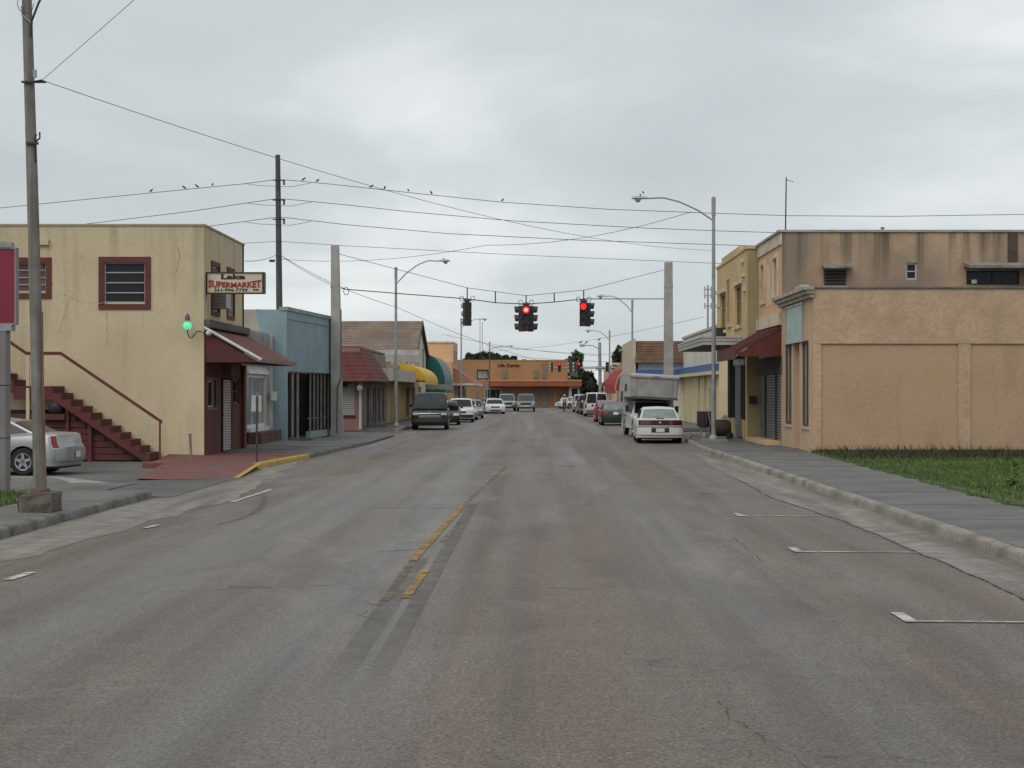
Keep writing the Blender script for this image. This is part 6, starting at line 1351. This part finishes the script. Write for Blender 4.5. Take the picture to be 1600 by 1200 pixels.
c.bar('bumper_strip', False, -c.W * .98, c.W * .98, .655, .695, M_PLASTIC, dep=.06, off=.05, ny=14)
c.patch('plate_recess', False, -.36, .36, .45, .64, M_PLASTIC, off=.055, ny=2); c.patch('licence_plate', False, -.17, .17, .47, .62, M_PLATE, off=.066, ny=2, nz=1)
MB().lathe([(.01, 0), (.05, .004), (.05, .012), (.01, .016)], (-2.52, 0, .84), 10, 'X').build('emblem', M_CHROME, c.t)
MB().box(-2.45, -2.42, -.16, .16, 1.0, 1.03).build('brake_lamp', M_RED, c.t)
c.mirrors(.95, 1.06); c.place(5.10, 67.2, 88.5, 0, 0)

# pickup with a cab-over camper, facing us
M_CAMP = pm('camper_aluminium', (0.40, 0.395, 0.375), rough=.6, metal=.1, var=.12, scale=2.5, grime=(0.29, 0.28, 0.26), gscale=1.5, space='O')
M_CAMPE = pm('camper_edge', (0.44, 0.43, 0.41), rough=.6, var=.15, scale=3, grime=(0.27, 0.26, 0.24), gscale=3, space='O')
c = Car('camper_truck', 'white pickup carrying a grey cab-over camper, parked facing us behind the white saloon', 'camper', 5.6, 2.0,
        [(-2.8, .5), (-2.8, 1.0), (-2.7, 1.1), (-.6, 1.1), (1.0, 1.08), (1.3, 1.08), (2.5, 1.0), (2.72, .9), (2.78, .6), (2.76, .45)], .38, (-1.6, 1.8), .38, WHITEP, ends=(.08, .05))
c.cabin([(-.55, 1.04), (-.5, 1.55), (-.35, 1.66), (.55, 1.66), (.75, 1.60), (1.35, 1.06)], pillars=(.0,), wt=.80, wb=.97)
cw = 1.12
cp_ = MB().box(-2.9, -.6, -cw, cw, .95, 2.86).build('camper_body', M_CAMP, c.t)
MB().hexa([(-.6, -cw, 1.78), (1.55, -cw, 1.78), (1.55, cw, 1.78), (-.6, cw, 1.78)], [(-.6, -cw, 2.88), (1.72, -cw, 2.82), (1.72, cw, 2.82), (-.6, cw, 2.88)]).build('overcab_bunk', M_CAMP, c.t)
for y0, y1 in ((-.80, .86), (-1.04, -.83), (.89, 1.05)):
    MB().hexa([(1.57, y0, 1.84), (1.60, y0, 1.84), (1.60, y1, 1.84), (1.57, y1, 1.84)], [(1.70, y0, 2.63), (1.73, y0, 2.63), (1.73, y1, 2.63), (1.70, y1, 2.63)]).build('front_panel', M_CAMP, c.t)
rfm = MB().tube([(1.66, -cw, 2.77), (1.66, cw, 2.77)], .12, 10).build('rounded_roof_edge', M_CAMPE, c.t, smooth=50)
MB().box(-2.9, 1.62, -cw - .01, cw + .01, 2.81, 2.90).build('camper_roof', M_CAMPE, c.t)
MB().box(-.6, 1.60, -cw - .02, cw + .02, 1.73, 1.80).build('bunk_lip', pm('bunk_lip', (0.10, 0.095, 0.09), var=.2, space='O'), c.t)
for y in (-.06, .06, .18): MB().cbox(1.785, y, 2.77, .03, .07, .035).build('marker_lamp', M_PLASTIC, c.t)
for sy in (-1, 1):
    MB().box(-2.0, -1.2, sy * cw, sy * (cw + .02), 1.55, 2.05).build('side_window', M_CARGLASS, cp_); MB().box(-.45, .35, sy * cw, sy * (cw + .02), 2.05, 2.4).build('side_window', M_CARGLASS, cp_)
    MB().box(-2.85, -.7, sy * (cw - .02), sy * (cw + .015), .95, 1.2).build('lower_skirt', pm('rust_skirt', (0.22, 0.17, 0.14), var=.35, scale=3, space='O'), cp_)
    c.patch('headlight', True, sy * c.W * .62, sy * c.W * .94, .7, .9, M_LAMP)
    MB().cbox(1.0, sy * (c.W + .16), 1.30, .08, .16, .3).tube([(1.0, sy * c.W * .9, 1.2), (1.0, sy * (c.W + .16), 1.25)], .02, 6).build('mirror', M_PLASTIC, c.t)
    for zz in (0, .0): pass
c.patch('grille', True, -.55, .55, .66, .92, M_PLASTIC); c.bar('bumper', True, -.95, .95, .44, .6, M_CHROME, off=.05, dep=.08)
for o_ in c.t.children:
    if o_.name.split('.')[0] in ('camper_body', 'overcab_bunk', 'front_panel', 'rounded_roof_edge', 'camper_roof', 'bunk_lip', 'marker_lamp'): o_.rotation_euler = (R(-1.8), 0, 0); o_.location = (0, -.07, .02)
c.place(5.34, 75.6, -86.8, 0.0, -1.2)

# right side, seen from behind
c = sedan('dark grey saloon seen from behind beyond the camper', DKGREY, L=4.7, H=1.42, glass=M_CARGLASSG); c.place(4.98, 101.5, 90)
c = sedan('red compact car seen from behind before the dark grey saloon', REDP, L=4.3, H=1.48, trunk=1.05, glass=M_CARGLASSG); c.place(5.02, 112, 90)
def cargo(label, paint, X, Y, win=True, name='parked_van', cat='van', H=2.0, L=5.2, W=1.98):
    c = Car(name, label, cat, L, W, [(-L/2, .45), (-L/2 - .01, 1.0), (-L/2 + .02, 1.14), (0, 1.15), (1.3, 1.14), (1.9, 1.05), (2.3, .95), (2.55, .7), (2.58, .45)], .3, (-1.5, 1.6), .36, paint, ends=(.14, .08))
    c.cabin([(-L/2 + .02, 1.12), (-L/2 + .10, H - .12), (-L/2 + .22, H), (.9, H), (1.1, H - .06), (1.75, 1.1)], pillars=(-.9, .3), wt=.82, wb=.97, rear_split=True)
    for sy in (-1, 1): c.patch('tail_light', False, sy * c.W * .86, sy * c.W * .99, .72, 1.05, M_RED)
    c.bar('bumper', False, -.95, .95, .38, .6, GREYP, off=.06, dep=.1); c.plate(False, .68); c.mirrors(1.4, 1.25)
    MB().box(-L/2 - .02, -L/2, -.008, .008, .62, 1.75).build('door_seam', M_PLASTIC, c.t)
    c.place(X, Y, 90); return c
cargo('white cargo van with two square rear door windows, parked on the right', WHITEP, 5.13, 137)
cargo('black sport utility car parked just beyond the white cargo van', BLACKP, 5.0, 147, name='parked_car', cat='car', H=1.8, L=4.7, W=1.9)
cargo('silver sport utility car, second beyond the white cargo van', SILV, 4.95, 156, name='parked_car', cat='car', H=1.8, L=4.7, W=1.9)
cargo('white minivan, farthest of the row on the right', WHITEP, 4.8, 166, H=1.8, L=4.9, W=1.92)
c = sedan('white car nosing out at the far right corner by the orange hall', WHITEP); c.place(XW(897, 196), 198, -140)
# ------------------------------------------------------------------ vegetation
def blades(name, regions, count, hmin, hmax, cols, seed, wd=0.02):
    g_ = np.random.default_rng(seed); V = []; F = []; MI = []
    for (fn, n) in regions:
        x, y, z = fn(g_, n); hgt = g_.uniform(hmin, hmax, n) * (1 + (g_.random(n) < .04) * 1.2); a = g_.uniform(0, 2 * math.pi, n); w_ = wd * g_.uniform(.6, 1.5, n)
        lx, ly = g_.normal(0, .45, n) * hgt, g_.normal(0, .45, n) * hgt
        b0 = np.stack([x - np.cos(a) * w_, y - np.sin(a) * w_, z], 1); b1 = np.stack([x + np.cos(a) * w_, y + np.sin(a) * w_, z], 1); tp = np.stack([x + lx, y + ly, z + hgt], 1)
        o = len(V) * 0 + sum(len(q) for q in V); tri = np.stack([b0, b1, tp], 1).reshape(-1, 3); V.append(tri)
    v = np.concatenate(V); n = len(v) // 3
    me = bpy.data.meshes.new(name); me.vertices.add(len(v)); me.vertices.foreach_set('co', v.ravel()); me.loops.add(n * 3); me.loops.foreach_set('vertex_index', np.arange(n * 3, dtype=np.int32))
    me.polygons.add(n); me.polygons.foreach_set('loop_start', np.arange(0, n * 3, 3, dtype=np.int32)); me.polygons.foreach_set('material_index', g_.integers(0, len(cols), n).astype(np.int32))
    for c_ in cols: me.materials.append(c_)
    me.update(); me.validate(); return link(name, me)
G1 = [pm(f'grass_{i}', c_, rough=.75, var=.25, scale=.6) for i, c_ in enumerate(((0.080, 0.135, 0.028), (0.10, 0.155, 0.036), (0.062, 0.105, 0.024), (0.12, 0.145, 0.045)))]
G2 = [pm(f'weed_{i}', c_, rough=.85, var=.25, scale=.6) for i, c_ in enumerate(((0.045, 0.055, 0.02), (0.075, 0.055, 0.028), (0.03, 0.05, 0.014), (0.055, 0.04, 0.022)))]
lawn = struct(MB().grid([[(8.60, 8, 0.12), (40, 8, 0.12)], [(8.60, 51.2, 0.12), (40, 51.2, 0.12)]]).build('lawn_soil', pm('lawn_soil', (0.07, 0.105, 0.028), rough=1, var=.35, scale=.8)))
def edge_x(y, g_): return np.interp(y, [8, 20, 26, 31, 38, 45, 50], [7.95, 8.05, 8.12, 8.2, 8.42, 8.60, 8.75]) + .06 * np.sin(y * 3.1) + .04 * np.sin(y * 7.7)
def lawn_fn(g_, n):
    y = g_.uniform(18, 48.2, n); x = edge_x(y, g_) + g_.random(n) ** 1.3 * 9.5; return x, y, np.full(n, .125)
def edge_fn(g_, n):
    y = g_.uniform(18, 50.5, n); x = edge_x(y, g_) + np.abs(g_.normal(0, .12, n)); return x, y, np.full(n, .14)
stuff(tag(blades('lawn_grass', [(lawn_fn, 110000), (edge_fn, 6000)], 0, .025, .075, G1, 5, .013), 'green lawn beside the right sidewalk', 'grass'))
def weed_fn(g_, n):
    y = 51.15 - np.abs(g_.normal(0, 2.0, n)); x = g_.uniform(8.85, 18, n); return x, y, np.full(n, .12)
stuff(tag(blades('weeds', [(weed_fn, 26000)], 0, .05, .18, G2, 6, .02), 'dark brown-green weeds along the foot of the tan wall', 'weeds'))
def left_fn(g_, n):
    x = g_.uniform(-13, -9.05, n); y = np.minimum(g_.uniform(27.5, 31.5, n), 31.3 - np.clip((x + 9.9) * 2.2, 0, 4)); return x, y, np.full(n, .10)
stuff(tag(blades('verge_grass', [(left_fn, 9000)], 0, .04, .12, G1, 8, .014), 'small strip of grass behind the leaning pole at left', 'grass'))
M_LEAF = [pm(f'leaf_{i}', c_, rough=.6, var=.25, scale=2) for i, c_ in enumerate(((0.045, 0.075, 0.022), (0.035, 0.06, 0.018), (0.06, 0.09, 0.03)))]
M_LEAFD = [pm(f'dark_leaf_{i}', c_, rough=.7, var=.25, scale=.5) for i, c_ in enumerate(((0.03, 0.042, 0.022), (0.022, 0.033, 0.018), (0.042, 0.054, 0.028)))]
M_BARK = pm('bark', (0.09, 0.07, 0.05), rough=.95, var=.3, scale=3)
def leaf_cloud(name, centres, n, size, mats, parent, seed):
    g_ = np.random.default_rng(seed); k = g_.integers(0, len(centres), n); C_ = np.array([c_[:3] for c_ in centres]); Rr = np.array([c_[3:] for c_ in centres])
    d = g_.normal(0, 1, (n, 3)); d /= np.linalg.norm(d, axis=1)[:, None]; rad = g_.random(n) ** .45
    p = C_[k] + d * Rr[k] * rad[:, None]
    u = g_.normal(0, 1, (n, 3)); u /= np.linalg.norm(u, axis=1)[:, None]; w_ = np.cross(u, g_.normal(0, 1, (n, 3))); w_ /= np.linalg.norm(w_, axis=1)[:, None]
    s_ = size * g_.uniform(.5, 1.4, n)[:, None]
    v = np.stack([p - u * s_, p + w_ * s_ * .5, p + u * s_, p - w_ * s_ * .5], 1).reshape(-1, 3) - np.array(org(parent))
    me = bpy.data.meshes.new(name); me.from_pydata(v.tolist(), [], np.arange(n * 4).reshape(-1, 4).tolist())
    for m_ in mats: me.materials.append(m_)
    me.polygons.foreach_set('material_index', g_.integers(0, len(mats), n).astype(np.int32)); me.update(); return link(name, me, parent)
def tree(X, Y, H, rx, label, seed, mats=M_LEAFD, crown0=.35, n=2600, size=.35, conical=False, name='tree'):
    t = thing(name, label, 'tree', (X, Y, 0), 'distant trees behind the orange hall'); g_ = random.Random(seed)
    tr = MB().tube([(X, Y, -.05), (X + .1, Y, H * .3), (X - .1, Y, H * .6), (X, Y, H * .9)], [H * .03, H * .024, H * .015, .03], 8)
    cen = []
    for i in range(26):
        f = g_.uniform(crown0, .95); a = g_.uniform(0, 2 * math.pi); rr_ = rx * ((1.05 - f) * 1.3 if conical else math.sqrt(max(.1, 1 - ((f - .65) / .42) ** 2))) * g_.uniform(.3, .85)
        c_ = (X + rr_ * math.cos(a), Y + rr_ * math.sin(a), H * f); cen.append((*c_, rx * g_.uniform(.22, .42), rx * g_.uniform(.22, .42), H * g_.uniform(.06, .12)))
        tr.tube([(X, Y, H * f * .75), c_], [H * .008, .02], 5)
    tr.build('trunk', M_BARK, t); leaf_cloud('crown', cen, n, size, mats, t, seed); return t
tY = 262
for i, (px, top, wpx_, lab) in enumerate(((738, 549, 16, 'dark round tree at the left behind the orange hall roof'), (757, 547, 17, 'broad dark tree beside the far radio masts'), (776, 549, 15, 'dark tree behind the lettering of the orange hall'), (795, 551, 13, 'smaller dark tree right of the hall chimney'), (816, 558, 9, 'lowest dark tree peeping over the orange hall roof'))):
    tree(XW(px, tY), tY, ZW(top, tY) * .93, wpx_ * tY / FOC * 1.15, lab, 20 + i, n=4200, size=.40)
tree(XW(893, 236), 236, ZW(550, 236), 1.9, 'light green feathery tree behind the far red signals', 40, mats=M_LEAF, n=2600, size=.28)
tree(XW(916, 226), 226, ZW(576, 226), 2.2, 'dense dark conical tree right of the orange hall', 41, crown0=.08, n=4200, size=.4, conical=True)
tree(XW(926, 221), 221, ZW(600, 221), 1.6, 'lower dark bushy tree beside the far mast-arm pole', 42, crown0=.08, n=2600, size=.35)
tree(XW(948, 196), 197, ZW(614, 196), 1.7, 'small dark bush behind the white cargo van', 43, crown0=.1, n=1500, size=.25, name='bush')
tree(XW(975, 185), 192.5, ZW(545, 192), 1.1, 'palm-like tree tuft beside the brown parapet block', 44, crown0=.8, n=900, size=.4)
# tall weed on the lawn
tw_ = thing('tall_weed', 'single tall leafy weed standing on the right lawn', 'weed', (XW(1586, 33), 33, .12))
X_, Y_ = XW(1586, 33), 33
stm = MB()
for dxx, h_ in ((0, .62), (-.08, .4), (.07, .3)): stm.tube([(X_, Y_, .12), (X_ + dxx * .6, Y_, .12 + h_ * .6), (X_ + dxx, Y_ + .02, .12 + h_)], [.009, .006, .003], 5)
stm.build('stem', G1[3], tw_); leaf_cloud('leaves', [(X_, Y_, .3, .12, .12, .16), (X_, Y_, .55, .07, .07, .18), (X_ - .1, Y_, .25, .1, .1, .1)], 160, .045, [G1[3], G1[1]], tw_, 3)

# ------------------------------------------------------------------ birds on the wires
M_BIRD = pm('bird_dark', (0.025, 0.025, 0.028), rough=.6, var=.1, space='O')
def bird_mesh():
    rings = [(-.17, .012, .0, .0), (-.10, .022, .02, .0), (-.05, .045, .05, .0), (0, .058, .075, 0), (.05, .05, .10, 0), (.085, .033, .135, 0), (.11, .036, .16, 0), (.135, .025, .165, 0), (.165, .006, .158, 0)]
    mb = MB(); mb.tube([(x, 0, z + .04) for x, r, z, _ in rings], [r for _, r, _, _ in rings], 8); mb.tube([(.01, .015, .05), (.01, .015, -.01)], .005, 4); mb.tube([(.01, -.015, .05), (.01, -.015, -.01)], .005, 4)
    return mb.mesh('bird', M_BIRD, None, 60)
BM_ = bird_mesh()
spots = [(236, 301.4, U, 'leftmost dark bird on the top power line'), (288, 296.2, U, 'second bird from the left on the top power line'), (308, 294.2, U, 'third bird from the left on the top power line'), (332, 291.8, U, 'fourth bird from the left on the top power line'),
         (474, 283.4, U, 'first bird just right of the utility pole'), (496, 285.5, U, 'second bird right of the utility pole'), (580, 294.5, U, 'left bird of the close pair right of the utility pole'), (601, 296.8, U, 'right bird of the close pair right of the utility pole'), (638, 300.8, U, 'bird on the top power line above the left street lamp'), (674, 304.5, U, 'bird on the top power line where the long cable crosses'), (785, 316, U, 'lone bird on the top power line above the middle signal')]
for i, (px, py, Y, lab) in enumerate(spots):
    o = link('bird', BM_); p = P(px, py, Y); o.location = (p.x, p.y, p.z + .02); o.rotation_euler = (0, 0, rr.uniform(0, 6.28)); o.scale = (0.85,) * 3; tag(o, lab, 'bird', 'dark birds perched on wires and lamps')
o = link('bird', BM_); o.location = (XW(1005, 62.5), 62.5, ZW(310, 62.5) + .17); o.scale = (.55,) * 3; o.rotation_euler = (0, 0, 2); tag(o, 'small bird perched on the big right street lamp head', 'bird', 'dark birds perched on wires and lamps')
for px, py, lab in ((907, 538.2, 'bird perched on the far lamp head beside the mast pole'), (916, 538.6, 'bird perched midway on the far lamp arm'), (936, 534, 'bird on top of the far mast pole')):
    o = link('bird', BM_); p = P(px, py, mY_); o.location = (p.x, p.y, p.z + .08); o.scale = (1.3,) * 3; tag(o, lab, 'bird', 'dark birds perched on wires and lamps')

# ------------------------------------------------------------------ cyclist riding toward us
M_SKIN = pm('skin', (0.16, 0.09, 0.06), rough=.6, var=.1, space='O'); M_SHIRT = pm('white_shirt', (0.62, 0.62, 0.62), rough=.8, var=.1, space='O'); M_TROU = pm('dark_trousers', (0.03, 0.027, 0.027), rough=.85, var=.15, space='O')
CX, CY = XW(882, 164), 164
def skin_obj(name, joints, edges, radii, mat, parent, sub=2):
    me = bpy.data.meshes.new(name); me.from_pydata(joints, edges, []); o = link(name, me, parent)
    m_ = o.modifiers.new('skin', 'SKIN'); me.skin_vertices or None
    lay = me.skin_vertices[0] if len(me.skin_vertices) else None
    if lay is None:
        bpy.context.view_layer.update(); lay = me.skin_vertices[0] if len(me.skin_vertices) else None
    if lay:
        for v, r in zip(lay.data, radii): v.radius = (r, r)
        lay.data[0].use_root = True
    s_ = o.modifiers.new('sub', 'SUBSURF'); s_.levels = sub; s_.render_levels = sub
    me.materials.append(mat); return o
def limb_mesh(name, chains, mat, parent):
    mb = MB()
    for pts, rs in chains:
        pts = [Vector(p) for p in pts]; o_ = []; r_ = []
        for i in range(len(pts) - 1):
            for k in range(4): f = k / 4; o_.append(pts[i].lerp(pts[i+1], f)); r_.append(rs[i] + (rs[i+1] - rs[i]) * f)
        o_.append(pts[-1]); r_.append(rs[-1]); mb.tube(o_, r_, 10)
    return mb.build(name, mat, parent, smooth=70)
# local frame: rider faces -y
pr = thing('person', 'cyclist in a white shirt, white cap and dark trousers riding toward us', 'person', (CX, CY, 0))
bc = thing('bicycle', 'dark bicycle ridden by the cyclist in the white shirt', 'bicycle', (CX, CY, 0))
V_ = lambda x, y, z: (CX + x, CY + y, z)
j = dict(pel=(0, .18, .98), spine=(0, .08, 1.22), chest=(0, -.06, 1.42), neck=(0, -.12, 1.53), head=(0, -.17, 1.62), headt=(0, -.16, 1.74))
jo = [j['pel'], j['spine'], j['chest'], j['neck'], j['head'], j['headt'], (.19, -.05, 1.43), (.36, -.16, 1.22), (.27, -.36, 1.08), (.25, -.42, 1.06), (-.19, -.05, 1.43), (-.36, -.16, 1.22), (-.27, -.36, 1.08), (-.25, -.42, 1.06),
      (.10, .14, .95), (.13, -.24, .80), (.12, -.08, .40), (.12, -.18, .33), (-.10, .14, .95), (-.13, -.14, .62), (-.12, .02, .22), (-.12, -.10, .16)]
ed = [(0,1),(1,2),(2,3),(3,4),(4,5),(2,6),(6,7),(7,8),(8,9),(2,10),(10,11),(11,12),(12,13),(0,14),(14,15),(15,16),(16,17),(0,18),(18,19),(19,20),(20,21)]
ra2 = [.13, .13, .15, .06, .095, .075, .07, .05, .035, .03, .07, .05, .035, .03, .09, .065, .045, .035, .09, .065, .045, .035]
skin_obj('body', [(a, b_, c_) for a, b_, c_ in jo], ed, ra2, M_SKIN, pr)
limb_mesh('shirt', [([V_(0, .2, .96), V_(0, .08, 1.22), V_(0, -.05, 1.42), V_(0, -.09, 1.50)], [.155, .165, .185, .09])] + [([V_(s_ * .10, -.05, 1.44), V_(s_ * .2, -.05, 1.43), V_(s_ * .37, -.16, 1.22), V_(s_ * .29, -.33, 1.10)], [.10, .09, .07, .05]) for s_ in (-1, 1)], M_SHIRT, pr)
limb_mesh('trousers', [([V_(.08, .16, .98), V_(.13, -.24, .80), V_(.12, -.08, .42)], [.12, .085, .06]), ([V_(-.08, .16, .98), V_(-.13, -.14, .62), V_(-.12, .02, .25)], [.12, .085, .06])], M_TROU, pr)
MB().lathe([(.10, 1.68), (.105, 1.72), (.085, 1.78), (.02, 1.81)], V_(0, -.165, 0), 12).box(CX - .08, CX + .08, CY - .33, CY - .2, 1.685, 1.70).build('cap', M_SHIRT, pr, smooth=50)
for s_ in (-1, 1):
    limb_mesh('hand', [([V_(s_ * .25, -.40, 1.06), V_(s_ * .245, -.46, 1.05)], [.035, .03])] + [([V_(s_ * (.22 + .018 * k), -.45, 1.06), V_(s_ * (.22 + .018 * k), -.50, 1.05), V_(s_ * (.22 + .018 * k), -.50, 1.015)], [.009, .009, .007]) for k in range(4)] + [([V_(s_ * .215, -.42, 1.05), V_(s_ * .19, -.46, 1.02)], [.01, .008])], M_SKIN, pr)
def ring(c_, r, w_, n=24): return [(c_[0], c_[1] + r * math.cos(2*math.pi*k/n), c_[2] + r * math.sin(2*math.pi*k/n)) for k in range(n + 1)]
for yy in (-.52, .5):
    w_ = MB().tube(ring(V_(0, yy, .34), .32, .02), .02, 6, False).build('wheel', M_TIRE, bc); sp3 = MB()
    for k in range(12): q = 2 * math.pi * k / 12; sp3.tube([V_(0, yy, .34), V_(0, yy + .31 * math.cos(q), .34 + .31 * math.sin(q))], .003, 4)
    sp3.build('spokes', M_STEEL, w_)
f_ = MB(); bbk = V_(0, .08, .30)
for a, b_ in ((V_(0, -.52, .34), V_(0, -.38, .92)), (V_(0, -.40, .85), bbk), (V_(0, -.39, .88), V_(0, .22, .80)), (V_(0, .25, .86), bbk), (bbk, V_(0, .5, .34)), (V_(0, .22, .80), V_(0, .5, .34))): f_.tube([a, b_], .017, 7)
f_.build('frame', M_PLASTIC, bc)
MB().tube([V_(-.28, -.46, 1.02), V_(-.1, -.40, 1.03), V_(.1, -.40, 1.03), V_(.28, -.46, 1.02)], .013, 6).tube([V_(0, -.38, .9), V_(0, -.40, 1.03)], .015, 6).build('handlebar', M_STEEL, bc)
MB().lathe([(.02, 0), (.09, .01), (.08, .05), (.02, .06)], V_(0, .22, .85), 10).build('saddle', M_PLASTIC, bc)
for s_, zz, yy in ((1, .31, -.10), (-1, .14, -.02)): MB().box(CX + s_ * .07, CX + s_ * .17, CY + yy - .05, CY + yy + .05, zz - .03, zz).build('pedal', M_PLASTIC, bc)
# litter by the left kerb
for px, py, lab in ((521, 704.5, 'white scrap of litter, left of two in the gutter'), (534, 701.5, 'white scrap of litter, right of two in the gutter')):
    x, y = G(px, py); rows = [[(x + a * .11 + rr.uniform(-.02, .02), y + b_ * .16, .012 + rr.uniform(0, .07)) for a in (-1, 0, 1)] for b_ in (-1, 0, 1)]
    tag(MB().grid(rows).build('litter', M_WHITE), lab, 'litter')
